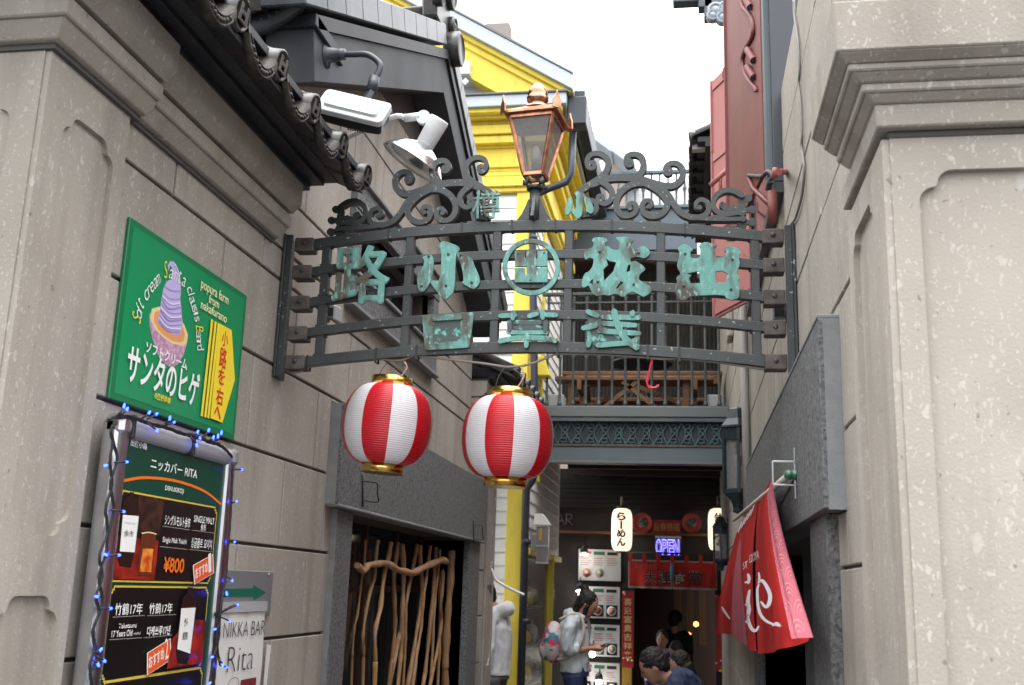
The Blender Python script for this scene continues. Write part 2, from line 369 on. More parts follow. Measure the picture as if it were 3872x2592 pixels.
# street face of the same pilaster and the front wall
def front_face(X0, X1, Y, zt, panels, parent, a, inset):
    p = box('front_wall', (X0, Y+.018, 0), (X1, Y+.4, zt), STONE, parent)
    outl = [[(X0, 0), (X1, 0), (X1, zt), (X0, zt)]]
    for (v0, v1, u0, u1) in panels: outl.append(cusp(u0, u1, v0, v1, a))
    plate('panel_frame', outl, .02, ((0, Y+.02, 0), (1, 0, 0), (0, 0, 1), (0, -1, 0)), STONE, p); return p
fl = front_face(-3.2, -1.5745, YFL-.004, 2.872, [(zj+.07, 2.755, -2.05, -1.645), (.35, zj-.075, -2.05, -1.645)], LB, .032, 0)
pilaster(-1.562, 1, 8.40, 8.74, 2.872, [(1.0, 1.62), (1.76, 2.76)], LB, .03, (.05, .05))
# ---- cornice, soffit and eave tiles of a low wing
def hexa(mb, z0, p0, z1, p1, y0, y1, X, sgn, f0=0, f1=0):   # a course whose projection goes from p0 to p1; f0/f1: project beyond the ends as well
    xb = X-sgn*.35
    def lv(z, p): return [(xb, y0-p*f0, z), (X+sgn*p, y0-p*f0, z), (X+sgn*p, y1+p*f1, z), (xb, y1+p*f1, z)]
    return mb.add(lv(z0, p0)+lv(z1, p1), [(0,3,2,1),(4,5,6,7),(0,1,5,4),(1,2,6,5),(2,3,7,6),(3,0,4,7)])
def cornice(X, sgn, cuts, parent, f0, f1, dz=0, sc=1):
    n = len(cuts)-1
    for i in range(n):
        a, b = cuts[i]+(.003 if i else 0), cuts[i+1]-(.003 if i < n-1 else 0); e0 = f0 if i == 0 else 0; e1 = f1 if i == n-1 else 0
        c1 = MB(); hexa(c1, 2.888+dz, .03, 2.93+dz, .062, a, b, X, sgn, e0, e1); c1.obj('cornice_stone', STONE, parent, .003)
        c2 = MB(); hexa(c2, 2.9305+dz, .072, 2.978+dz, .076, a, b, X, sgn, e0, e1); c2.obj('cornice_stone', STONE, parent, .004)
        c3 = MB(); hexa(c3, 2.992+dz, .078, 3.022+dz, .108, a, b, X, sgn, e0, e1); hexa(c3, 3.022+dz, .108, 3.107+dz, .11, a, b, X, sgn, e0, e1); c3.obj('cornice_stone', STONE, parent)
    cn = MB(); hexa(cn, 2.873+dz, .012, 2.8875+dz, .012, cuts[0], cuts[-1]-.002, X, sgn, f0, 0); hexa(cn, 2.9785+dz, .055, 2.9915+dz, .055, cuts[0], cuts[-1]-.002, X, sgn, f0, 0); cn.obj('shadow_joint', MORTAR, parent)
EMB = None
def tile_eave(Xe, sgn, ys, ze, parent, slope=.45, depth=1.6, r=.052):
    d = Vector((-sgn, 0, slope)).normalized(); o = Vector((sgn, 0, -.18)).normalized()
    Mo = o.to_track_quat('Z', 'Y').to_matrix().to_4x4(); upv = Vector((0, 0, 1)); sv = Vector((0, 1, 0)); tv = o.cross(sv)
    if tv.z < 0: tv = -tv
    for i, y in enumerate(ys):
        c = Vector((Xe, y, ze))
        t = MB(); t.lathe([(r*.96, -.055), (r, -.05), (r, 0), (r*.86, .004), (r*.82, -.004), (.0001, -.004)], c, 20, Mo)
        t.tube([c-o*.03-d*-.02, c+d*depth], r*.93, 12)
        tt = t.obj('round_tile', TILE, parent)
        e = MB()
        for (u, v, hw, hh) in ((-.02, .0, .0075, .028), (.02, .0, .0075, .028), (0, .003, .012, .0075), (0, -.022, .018, .005)):
            e.obox(c+o*.001+sv*u+tv*v, sv*hw, tv*hh, o*.006)
        e.obj('emblem', TILE, tt, .002)
        if i < len(ys)-1:
            y2 = ys[i+1]; sag = .085; n = 12
            P = [(y+r*.8+(y2-y-1.6*r)*k/n, -.01-sag*math.sin(math.pi*k/n)**.8) for k in range(n+1)]
            m_ = MB()
            fr = [[c+o*.0+Vector((0, py-y, pz+.022)) for py, pz in P], [c+o*.004+Vector((0, py-y, pz-.022)) for py, pz in P]]
            bk = [[p-o*.03 for p in fr[0]], [p-o*.03 for p in fr[1]]]
            m_.grid([bk[0], fr[0], fr[1], bk[1], bk[0]])
            m_.grid([[p+Vector((0, 0, -.008)) for p in fr[0]], [p+d*depth+Vector((0, 0, -.008)) for p in fr[0]]])
            pt = m_.obj('pan_tile', TILEP, parent)
            bd = MB()
            for k in range(2, n-1):
                pp = c+o*.003+Vector((0, P[k][0]-y, P[k][1])); bd.lathe([(.0001, -.005), (.009, -.003), (.006, .004), (.0001, .006)], pp, 8, Mo)
            bd.tube([c+o*.003+Vector((0, P[k][0]-y, P[k][1]+.015)) for k in range(1, n)], .0025, 5)
            bd.tube([c+o*.003+Vector((0, P[k][0]-y, P[k][1]-.015)) for k in range(1, n)], .0025, 5)
            bd.obj('relief', TILEP, pt)
def soffit(X, sgn, y0, y1, parent, f0, f1, z=3.108, Xe=-1.25):
    st = [(.115, .045), (.165, .03), (.215, .03), (.265, .03), (.30, .03)]; zz = z
    for i, (p, h) in enumerate(st):
        b = MB(); hexa(b, zz, p, zz+h-.0004, p, y0, y1-.02+i*.022*f1, X, sgn, f0, 0); b.obj('soffit_board', BLACKW, parent, .002); zz += h*.62
    # roof deck above the boards
wingA = empty('eave', (XL, 2.2, 3.1), None, None); setpar(wingA, LB)
cornice(XL+.024, 1, [YFL, 2.605], wallL, 1, 0)
cornice(XL, 1, [2.606, 3.70], wallL, 0, 0)
soffit(XL, 1, YFL, 3.78, LB, 1, 1)
ysA = [3.81-.308*k for k in range(8)][::-1]
tile_eave(-1.25, 1, ysA, 3.18, LB)
MB().prism([(-1.27, 1.5, 3.135), (-1.27, 3.83, 3.135), (-3.3, 3.83, 4.05), (-3.3, 1.5, 4.05)], (0, 0, -.02)).obj('roof_deck', BLACKW, LB)
cornice(XL, 1, [7.64, 8.74], wallL, 0, 1)
soffit(XL, 1, 7.70, 8.98, LB, 0, 1)
tile_eave(-1.25, 1, [7.78+.27*k for k in range(6)], 3.20, LB)
MB().prism([(-1.27, 7.66, 3.155), (-1.27, 9.15, 3.155), (-3.3, 9.15, 4.07), (-3.3, 7.66, 4.07)], (0, 0, -.02)).obj('roof_deck', BLACKW, LB)
bpy.data.objects.remove(wingA)
# ---- gable of the middle part: thick plastered barge boards, verge tiles, roof slopes
XG = -1.40
def chev(off0, off1):     # chevron band between two offsets above the lower edge
    lo = [(GNEAR[0]-off0*.25, GNEAR[1]+off0), (GAP_Y, GAP_Z+off0*1.12), (GFAR[0]+off0*.25, GFAR[1]+off0)]
    hi = [(GNEAR[0]-off1*.25, GNEAR[1]+off1), (GAP_Y, GAP_Z+off1*1.12), (GFAR[0]+off1*.25, GFAR[1]+off1)]
    return lo+hi[::-1]
frG = lambda X: ((X, 0, 0), (0, 1, 0), (0, 0, 1), (1, 0, 0))
plate('barge_board', [chev(0, .19)], .19, frG(XG-.19), PLAST, LB, .003)
plate('verge_band', [chev(.192, .245)], .20, frG(XG-.18), BLACKW, LB)
for side, (e, sgn) in enumerate(((GNEAR, 1), (GFAR, -1))):
    L_ = math.hypot(GAP_Y-e[0], GAP_Z-e[1]); dv = Vector((0, GAP_Y-e[0], GAP_Z-e[1]))/L_; nv = Vector((0, -dv.z*sgn, abs(dv.y)))
    base = Vector((XG-.06, e[0], e[1]))+nv*.25+Vector((0, -.10*sgn, -.02)); n = 10; st = (L_+.12)/n
    for i in range(n):
        c = base+dv*(st*(i+.5)); b = MB(); b.obox(c+nv*(.055), Vector((.09, 0, 0)), dv*(st/2+.01), nv*.06+dv*0); o_ = b.obj('verge_tile', TILEG, LB, .006)
    # roof slope behind
    P = [Vector((XG-.15, e[0], e[1]))+nv*.31+dv*-.1, Vector((XG-.15, GAP_Y, GAP_Z))+nv*.31, Vector((-4.6, GAP_Y, GAP_Z))+nv*.31, Vector((-4.6, e[0], e[1]))+nv*.31+dv*-.1]
    MB().prism(P, nv*-.05).obj('roof_slope', TILE, LB)
# near eave of the gabled roof: plastered box with a curved tile edge over it
box('eave_box', (-3.6, 3.555, 3.468), (XG-.192, 3.85, 3.66), PLAST, LB, .003)
box('eave_end', (XG-.25, 3.548, 3.4685), (XG-.1905, 3.60, 3.655), PLAST, LB)
box('eave_band', (-3.6, 3.47, 3.662), (XG+.02, 3.80, 3.715), BLACKW, LB, .004)
for i in range(5):
    x0 = -1.43-.42*i; P = [(x0-.42*k/14, 3.76-.10*math.sin(math.pi*k/14)) for k in range(15)]
    g = MB(); fr = [[(x, 3.42, z+.035) for x, z in P], [(x, 3.415, z-.035) for x, z in P]]; bk = [[(x, 3.47, z+.035) for x, z in P], [(x, 3.47, z-.035) for x, z in P]]
    g.grid([bk[0], fr[0], fr[1], bk[1], bk[0]]); pt = g.obj('pan_tile', TILEG, LB)
    rl = MB()
    for k in range(2, 13): rl.lathe([(.0001, -.006), (.011, -.004), (.006, .004), (.0001, .006)], (P[k][0], 3.416, P[k][1]), 7, Matrix.Rotation(rad(90), 4, 'X'))
    rl.obj('relief', TILEG, pt)
# apex ornaments
MX = Matrix.Rotation(rad(90), 4, 'Y')
MB().lathe([(.095, -.09), (.105, -.08), (.105, 0), (.09, .008), (.085, 0), (.0001, .0)], (XG+.07, GAP_Y+.1, 4.76), 24, MX).obj('apex_disc', TILE, LB)
rt = MB(); rt.tube([(XG-.1, GAP_Y, 4.90), (-4.6, GAP_Y, 4.90)], .09, 14); rt.obj('ridge_tile', TILE, LB)
orn = MB()
orn.prism([(XG-.02, GAP_Y+a_, 4.84+b_) for a_, b_ in ((-.16, 0), (.16, 0), (.19, .12), (.14, .3), (.2, .45), (.1, .62), (-.1, .62), (-.2, .45), (-.14, .3), (-.19, .12))], (-.09, 0, 0)); 
orn.obj('ridge_ornament', TILE, LB, .01)
for dy, dz, rr in ((-.12, .30, .075), (.10, .26, .085), (0, .46, .08), (-.17, .1, .06), (.18, .1, .06)):
    MB().lathe([(rr, -.05), (rr*1.04, 0), (rr*.8, .012), (rr*.75, 0), (rr*.35, .005), (.0001, .02)], (XG+.005, GAP_Y+dy, 4.86+dz), 18, MX).obj('ornament_disc', TILE, LB)
# ---- granite door surround
def granite_bar(name, a, b, parent, bev=.003): return MB().box(a, b).obj(name, GRAN, parent, bev)
yd0, yd1 = DOOR[0], DOOR[1]
lint = granite_bar('door_lintel', (XL-.05, LINT[0], LINT[2]), (-1.52, LINT[1], LINT[3]), LB, .002)
box('lintel_edge', (XL-.04, LINT[0]-.004, LINT[2]-.004), (-1.535, LINT[0]+.03, LINT[3]-.002), GRANE, lint)
MB().box((XL-.04, LINT[0]+.002, LINT[2]-.0145), (-1.517, LINT[1]-.002, LINT[2]-.0005)).obj('drip_edge', GRANE, lint, .003)
j0 = granite_bar('door_jamb', (XL-.32, SURD[0]+.004, 0), (-1.552, yd0, 1.926), LB)
box('jamb_edge', (XL-.02, SURD[0]-.008, 0), (-1.556, SURD[0]+.035, 1.9255), GRANE, j0)
granite_bar('door_jamb', (XL-.32, yd1, 0), (-1.552, SURD[1]-.004, 1.926), LB)
for (a, b, c, d) in ((1370, 1820, 1425, 1905), (1790, 1985, 1826, 2046)):
    p0, p1 = onX(-1.515, a, b), onX(-1.515, a+2, d+12); w_ = .055
    r_ = MB(); r_.tube([p0+Vector((0, 0, .03)), p1], .004, 6); r_.tube(smooth_path([p0, p0+Vector((.03, .03, 0)), p0+Vector((.05, .085, -.005)), p0+Vector((.05, .09, -.05)), p0*.25+p1*.75+Vector((.05, .085, 0)), p0*.25+p1*.75], 4), .0035, 6)
    r_.obj('banner_hook', BPLAS, lint)
# room behind the opening
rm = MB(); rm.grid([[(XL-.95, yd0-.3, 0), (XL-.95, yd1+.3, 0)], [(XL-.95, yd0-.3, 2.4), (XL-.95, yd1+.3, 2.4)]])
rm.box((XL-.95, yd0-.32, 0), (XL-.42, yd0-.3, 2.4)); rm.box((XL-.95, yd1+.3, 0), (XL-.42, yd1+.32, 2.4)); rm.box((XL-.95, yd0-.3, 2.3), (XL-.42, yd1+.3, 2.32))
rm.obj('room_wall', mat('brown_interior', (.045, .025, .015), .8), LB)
gw = MB()
for k in range(5):
    y = yd0+(yd1-yd0)*k/4; gw.box((XL-.36, y-.02, 0), (XL-.32, y+.02, 1.945))
gw.box((XL-.36, yd0, 1.55), (XL-.325, yd1, 1.59)); gw.obj('glazing_bar', mat('dark_brown_wood', (.05, .025, .014), .6), LB)
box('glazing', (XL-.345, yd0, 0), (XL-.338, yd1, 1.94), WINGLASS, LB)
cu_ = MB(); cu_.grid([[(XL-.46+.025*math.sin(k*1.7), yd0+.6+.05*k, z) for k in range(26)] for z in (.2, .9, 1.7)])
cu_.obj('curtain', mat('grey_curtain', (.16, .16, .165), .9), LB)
# ---- upper window with granite surround
ws = empty('window', (XL, SURW[0], SURW[2]), None, None); setpar(ws, LB)
Y0, Y1, Z0, Z1 = SURW; xg = XL+.032
granite_bar('window_lintel', (XL-.05, Y0, WIN[3]), (xg, Y1, Z1), ws); granite_bar('window_sill', (XL-.05, Y0, Z0), (xg, Y1, WIN[2]), ws)
granite_bar('window_jamb', (XL-.05, Y0, WIN[2]+.002), (xg-.004, WIN[0], WIN[3]-.002), ws); granite_bar('window_jamb', (XL-.05, WIN[1], WIN[2]+.002), (xg-.004, Y1, WIN[3]-.002), ws)
for z in (Z1+.001, WIN[2]+.001): MB().box((XL-.02, Y0-.01, z), (xg+.018, Y1+.01, z+.022)).obj('window_ledge', GRANE, ws, .004)
MB().box((XL-.02, Y0-.01, Z0-.022), (xg+.018, Y1+.01, Z0-.001)).obj('window_ledge', GRANE, ws, .004)
box('pane', (XL-.16, WIN[0], WIN[2]), (XL-.15, WIN[1], WIN[3]), WINGLASS, ws)
fb = MB()
for k in range(4):
    y = WIN[0]+(WIN[1]-WIN[0])*k/3; fb.box((XL-.15, y-.02, WIN[2]), (XL-.11, y+.02, WIN[3]))
fb.box((XL-.15, WIN[0], WIN[2]), (XL-.112, WIN[1], WIN[2]+.03)); fb.box((XL-.15, WIN[0], WIN[3]-.03), (XL-.112, WIN[1], WIN[3])); fb.obj('window_frame', NAVY, ws)
box('window_back', (XL-.38, WIN[0], WIN[2]), (XL-.37, WIN[1], WIN[3]), DARK, ws)
# ---- driftwood screen inside the opening: every branch a part
DW = empty('driftwood_screen', (-1.70, yd0+1, 0), 'screen of bare driftwood branches standing in the dark granite doorway', 'screen')
def dpx(x, y, X=-1.62): return onX(X, 1200+.4413*x, 1900+.4413*y)
BR = [([(412,320),(402,520),(380,660),(345,950),(318,1080),(300,1300),(290,1568)], 11), ([(522,325),(505,440),(492,640),(460,740),(415,950),(390,1150),(395,1290),(388,1568)], 15),
      ([(632,345),(608,480),(570,640),(540,900),(495,1110),(495,1350),(490,1568)], 19), ([(690,345),(672,500),(655,640),(662,900),(665,1090),(640,1350),(612,1568)], 19),
      ([(728,360),(738,560),(735,760),(725,1000),(720,1250),(690,1568)], 21), ([(800,650),(775,770),(760,900),(755,1100),(750,1300),(735,1568)], 13),
      ([(855,362),(835,480),(800,650),(770,800)], 16), ([(880,370),(885,520),(895,660),(890,860),(860,1050),(820,1300),(775,1568)], 17),
      ([(968,375),(950,520),(925,700),(900,900),(885,1100),(850,1300),(815,1568)], 15), ([(1018,385),(1005,560),(990,780),(965,1050),(945,1250),(920,1480),(905,1568)], 17),
      ([(1050,405),(1035,580),(1015,760),(995,1000),(985,1300),(965,1568)], 13), ([(1072,580),(1072,700),(1055,900),(1062,1020),(1035,1230),(1000,1400),(965,1568)], 16),
      ([(1062,600),(1050,760),(1050,1000),(1045,1250),(1030,1568)], 14), ([(1148,412),(1140,650),(1122,900),(1105,1150),(1095,1400),(1095,1568)], 31)]
for k, (pts, w_) in enumerate(BR):
    X = -1.645+.012*(k % 3); P = [dpx(x, y, X) for x, y in pts]; P.append(P[-1]+(P[-1]-P[-2]).normalized()*(P[-1].z/max(.2, abs((P[-1]-P[-2]).normalized().z))))
    rr = w_*.4413*P[0].y/4000
    Q = smooth_path(P, 5); R = [rr*(1+.14*math.sin(i*1.3+k)+.1*math.sin(i*.5)) for i in range(len(Q))]
    MB().tube(Q, R, 8).obj('branch', WOOD, DW)
hb = [(340,540),(395,590),(430,545),(500,530),(600,525),(680,575),(760,597),(820,605),(900,565),(1000,520),(1070,495),(1105,510)]
P = smooth_path([dpx(x, y, -1.60) for x, y in hb], 5); rr = 27*.4413/4000
MB().tube(P, [rr*p.y*(1.05+.13*math.sin(i*.9)) for i, p in enumerate(P)], 10).obj('branch', WOOD, DW)
# ================================================================ iron arch over the alley
ARCH = empty('iron_arch', ((XL+XR)/2, YA, 2.4), 'dark painted iron arch sign with green bronze characters spanning the alley', 'arch')
YF = YA-.02
def quad3(p):       # z = a x^2 + b x + c through three points
    (x0, z0), (x1, z1), (x2, z2) = p
    a = ((z2-z0)/(x2-x0)-(z1-z0)/(x1-x0))/(x2-x1); b = (z1-z0)/(x1-x0)-a*(x0+x1); return lambda x: z0+(x-x0)*(b+a*(x+x0))
BARPX = [((1182,922),(2150,850),(2904,893)), ((1182,1025),(2150,959),(2904,1003)), ((1177,1140),(2150,1072),(2904,1123)), ((1158,1257),(2150,1189),(2909,1238)), ((1153,1367),(2150,1313),(2909,1367))]
BZ = []
for tri in BARPX:
    BZ.append(quad3([(lambda p: (p.x, p.z))(onY(YF, *q)) for q in tri]))
XA0, XA1 = XL+.075, XR-.075
def arcbar(fz, x0, x1, hh, y0, y1, n=28):
    b = MB(); rows = []
    for i in range(n+1):
        x = x0+(x1-x0)*i/n; z = fz(x); rows.append([(x, y0, z-hh), (x, y0, z+hh), (x, y1, z+hh), (x, y1, z-hh), (x, y0, z-hh)])
    b.grid(rows, smooth=False); b.add(rows[0][:4], [(0,1,2,3)]); b.add(rows[-1][:4], [(3,2,1,0)]); return b
for k, fz in enumerate(BZ): arcbar(fz, XA0-.03, XA1+.03, .020 if k in (0, 4) else .0175, YA-.02, YA+.018).obj('arch_bar', IRON, ARCH, .003)
VPX = [((1234,932),(1203,1314)), ((1552,889),(1526,1305)), ((1882,874),(1863,1290)), ((2153,870),(2141,1290)), ((2500,870),(2497,1305)), ((2856,898),(2861,1348))]
for a, b in VPX:
    xa = (onY(YF, *a).x+onY(YF, *b).x)/2
    v = MB()
    for k in range(4):
        z1, z0 = BZ[k](xa), BZ[k+1](xa); v.box((xa-.0165, YA-.017, z0), (xa+.0165, YA+.014, z1))
        for z, s_ in ((z0+.0185, 1), (z1-.0185, -1)):           # weld collars
            v.box((xa-.024, YA-.0175, z), (xa+.024, YA+.0145, z+s_*.005))
    v.obj('upright_bar', IRON, ARCH, .003)
for sgn, xw in ((1, XL), (-1, XR)):
    zt = BZ[0](xw)+.05; zb = BZ[4](xw)-.05
    pl = MB(); pl.box((xw+sgn*.003, YA-.055, zb), (xw+sgn*.013, YA+.05, zt)); pl.box((xw+sgn*.0135, YA-.05, zb+.004), (xw+sgn*.04, YA-.041, zt-.004)); pl.obj('wall_plate', IRON, ARCH, .002)
    for fz in BZ:
        z = fz(xw+sgn*.075)
        b = MB(); b.box((xw+sgn*.0405, YA-.031, z-.028), (xw+sgn*.118, YA+.03, z+.028)); s_ = b.obj('bar_socket', RUST, ARCH, .003)
        MB().lathe([(.009, 0), (.009, .004), (.005, .006), (.0001, .006)], (xw+sgn*.08, YA-.031, z+.004), 8, Matrix.Rotation(rad(90), 4, 'X')).obj('bolt', IRON, s_)
def tie(px, k, extra=0):
    x = onY(YF, px, 900 if k == 0 else 1340).x; z = BZ[k](x); h = .0225
    t = MB(); y0, y1 = YA-.0225, YA+.0205
    for a, b in (((x-.004, y0, z-h-extra), (x+.004, y0+.002, z+h)), ((x-.004, y1-.002, z-h-extra), (x+.004, y1, z+h)), ((x-.004, y0+.002, z+h-.002), (x+.004, y1-.002, z+h)), ((x-.004, y0+.002, z-h-extra), (x+.004, y1-.002, z-h-extra+.002))): t.box(a, b)
    t.obj('cable_tie', BPLAS, ARCH)
for px in (1469, 1744, 1933, 2098, 2313, 2591, 2902): tie(px, 0)
for px in (1163, 1421, 1574, 2108, 2450, 2569, 2894): tie(px, 4, .012)
# ---- characters traced as plates
def tr(o, s): return lambda pts: [(lambda q: (q.x, q.z))(onY(YF-.012, o[0]+s*x, o[1]+s*y)) for x, y in pts]
FRA = lambda y: ((0, y, 0), (1, 0, 0), (0, 0, 1), (0, -1, 0))
def char(outs, mt=None, y=None, th=.009, name='character_plate'):
    return plate(name, outs, th, FRA(YA-.0215 if y is None else y), mt or PATINA, ARCH, .0008)
def inset(poly, d):                    # move an outline inwards by d (outwards if d < 0)
    n = len(poly); A = sum(poly[i][0]*poly[(i+1) % n][1]-poly[(i+1) % n][0]*poly[i][1] for i in range(n)); s_ = 1 if A > 0 else -1; out = []
    for i, p in enumerate(poly):
        a, b = Vector(poly[i-1]), Vector(poly[(i+1) % n]); t = (b-a); t = t.normalized() if t.length > 1e-9 else Vector((1, 0)); out.append((p[0]-t.y*d*s_, p[1]+t.x*d*s_))
    return out
def rnd(poly, n=2):                      # soften a traced outline (Chaikin)
    for _ in range(n):
        out = []
        for i, p in enumerate(poly):
            q = poly[(i+1) % len(poly)]; out += [(p[0]*.8+q[0]*.2, p[1]*.8+q[1]*.2), (p[0]*.2+q[0]*.8, p[1]*.2+q[1]*.8)]
        poly = out
    return poly
c4, c5 = tr((1000, 750), .4783), tr((2000, 750), .4783); c7 = tr((1700, 900), .4145)
LITTLE = [[(1410,335),(1365,380),(1400,408),(1394,655),(1308,652),(1325,690),(1410,800),(1440,797),(1490,745),(1500,690),(1510,440),(1540,415),(1535,380)],
          [(1245,468),(1264,490),(1256,540),(1205,610),(1210,700),(1225,735),(1255,738),(1290,700),(1308,662),(1327,600),(1336,500),(1322,450),(1290,448)],
          [(1515,435),(1545,425),(1600,450),(1645,490),(1652,520),(1700,630),(1695,680),(1660,715),(1640,715),(1562,672),(1576,640),(1560,540)]]
PULL = [[(490,330),(520,305),(600,308),(628,335),(600,355),(605,385),(625,375),(660,405),(710,410),(715,350),(685,320),(690,305),(790,300),(830,320),(825,345),(805,355),(805,400),(850,400),(905,370),(950,405),(962,440),(920,480),(850,465),(800,480),(805,505),(840,490),(905,530),(925,565),(875,605),(870,640),(905,665),(972,700),(970,745),(910,785),(880,770),(820,740),(800,745),(745,790),(690,755),(625,775),(590,765),(540,780),(500,755),(480,715),(470,690),(435,712),(412,695),(418,640),(440,590),(470,580),(500,540),(510,480),(480,470),(445,490),(432,450),(440,405),(500,390),(510,365)],
        [(608,474),(627,526),(590,563),(593,655),(665,577),(688,506),(640,500)], [(770,587),(785,530),(802,525),(796,575)], [(688,717),(728,655),(746,670),(702,712)], [(478,665),(505,637),(505,690)]]
OUT = [[(1170,395),(1215,362),(1240,360),(1300,400),(1295,415),(1280,420),(1280,465),(1300,475),(1350,470),(1355,400),(1340,370),(1395,338),(1490,370),(1470,395),(1475,470),(1540,465),(1560,430),(1535,410),(1570,368),(1640,385),(1680,420),(1660,465),(1675,520),(1640,600),(1675,630),(1655,655),(1670,700),(1665,790),(1610,810),(1565,800),(1540,765),(1280,775),(1240,810),(1195,812),(1160,770),(1150,710),(1170,660),(1160,625),(1200,598),(1165,540),(1175,500),(1190,430)],
       [(1238,600),(1345,575),(1352,670),(1280,672),(1268,635),(1285,605)], [(1475,580),(1530,575),(1572,600),(1560,625),(1560,665),(1478,668)]]
thin = lambda mk, L: [rnd(inset(mk(o), .0022), 1) if i == 0 else inset(mk(o), -.0016) for i, o in enumerate(L)]
char(thin(c5, PULL)); char(thin(c5, OUT))
for o in LITTLE: char([rnd(c4(o), 1)])
MOUTH = [[(1245,930),(1640,905),(1652,915),(1618,1170),(1605,1180),(1285,1200),(1268,1190)], [(1325,970),(1570,955),(1545,1130),(1332,1150)]]
char([c4(o) for o in MOUTH]); char([c4([(1300,950),(1600,935),(1580,1150),(1310,1170)])], PATINA2, YA-.0205, .002)
circ = lambda r_, n=40: [(743+r_*math.cos(2*math.pi*i/n), 265+r_*.985*math.sin(2*math.pi*i/n)) for i in range(n)]
char([c7(circ(262)), c7(circ(222))])
char([c7([(597,120),(688,120),(688,190),(704,190),(704,120),(787,120),(787,190),(803,190),(803,120),(890,120),(890,260),(785,260),(785,338),(805,338),(805,278),(890,278),(890,405),(597,405),(597,278),(684,278),(684,338),(706,338),(706,260),(597,260)])], PATINA, YA-.0235, .010)
for a, b in (((520,108),(960,120)), ((560,405),(930,420))):
    pass
def stroke(pts, w, mk, y, mt, th=.006, s=.4145):
    P = [Vector((x, yy, 0)) for x, yy in pts]; P = smooth_path(P, 4) if len(P) > 2 else P; Lf, Rt = [], []
    for i, p in enumerate(P):
        d = (P[min(i+1, len(P)-1)]-P[max(i-1, 0)]).normalized(); n_ = Vector((-d.y, d.x, 0)); Lf.append(p+n_*w); Rt.append(p-n_*w)
    d1 = (P[-1]-P[-2]).normalized(); d0 = (P[0]-P[1]).normalized()
    poly = Lf+[P[-1]+d1*w*.8]+Rt[::-1]+[P[0]+d0*w*.8]
    return char([rnd(mk([(p.x, p.y) for p in poly]), 1)], mt, y, th)
G1 = [[(455,712),(600,705)], [(578,672),(575,740)], [(720,715),(800,692)], [(845,665),(850,735)], [(875,702),(975,706)], [(530,862),(890,862)], [(600,775),(830,775)], [(600,822),(830,820)], [(545,765),(550,850)], [(880,765),(872,850)], [(704,890),(700,995)], [(455,945),(600,918),(840,918),(975,942)]]
char([rnd(c7([(520,745),(905,745),(890,890),(735,890),(735,930),(670,930),(670,890),(535,890)]), 1)], PATINA2, YA-.0205, .004)
for i, g in enumerate(G1): stroke(g, 20 if len(g) == 2 else 22, c7, YA-.0245-.0006*i, PATINA2 if i in (6, 7, 8, 9) else PATINA)
G2 = [[(460,895),(545,930)], [(575,940),(875,945)], [(585,990),(845,1005)], [(550,1050),(875,1070)], [(425,1028),(535,1008)], [(672,890),(700,1000),(760,1110),(860,1185)], [(862,1112),(800,1142),(690,1152),(540,1165)], [(482,1115),(467,1170)], [(822,900),(815,925)]]
char([rnd(c5([(460,940),(740,930),(740,1060),(700,1150),(530,1180),(500,1150),(460,1100),(455,1060),(470,1000)]), 1)], PATINA2, YA-.0205, .004)
for i, g in enumerate(G2): stroke(g, 19 if i != 5 else 24, c5, YA-.0245-.0006*i, PATINA)
for o in LITTLE:    # the smaller one over the bar
    char([rnd(tr((1292*1.6533, 437*1.6533), 1)([((x-1205)/495*66*1.6533, (y-335)/465*63*1.6533) for x, y in o]), 1)])
def glyph_plate(ch, x0, y0, x1, y1, spread):       # font character thickened by stacked, slightly shifted layers
    p0, p1 = onY(YF-.012, x0, y1), onY(YF-.012, x1, y0); base = None; w, h = p1.x-p0.x-2*spread, p1.z-p0.z-2*spread
    for k, (dx, dz_) in enumerate(((0, 0), (1, 0), (-1, 0), (0, 1), (0, -1), (.7, .7), (-.7, .7), (.7, -.7), (-.7, -.7))):
        t_ = text('character_plate', ch, p0+Vector((spread*(1+dx), 0, spread*(1+dz_))), (1, 0, 0), (0, 0, 1), w, h, PATINA, ARCH if base is None else base, N=(0, -1, 0), lift=.0095-.0004*k, thick=.004)
        if base is None: base = t_
        else: t_.name = 'stroke_layer'
glyph_plate('路', 1255, 930, 1486, 1156, .0048); glyph_plate('樽', 1786, 724, 1894, 834, .0012)
# screws in the big characters
sc = [(590,520),(905,490),(632,752),(918,725),(1300,460),(1455,443),(1555,450),(1243,695),(1435,692),(1640,667),(2005,437),(2212,435),(2103,650)]
for x, y in [(1000+.4783*a, 750+.4783*b) for a, b in sc]+[(2000+.4783*a, 750+.4783*b) for a, b in ((558,422),(865,433),(545,660),(828,682),(1233,440),(1607,485),(1222,693),(1597,722))]:
    MB().lathe([(.0055, 0), (.0055, .003), (.003, .004), (.0001, .004)], onY(YA-.031, x, y), 8, Matrix.Rotation(rad(90), 4, 'X')).obj('screw', IRON, ARCH)
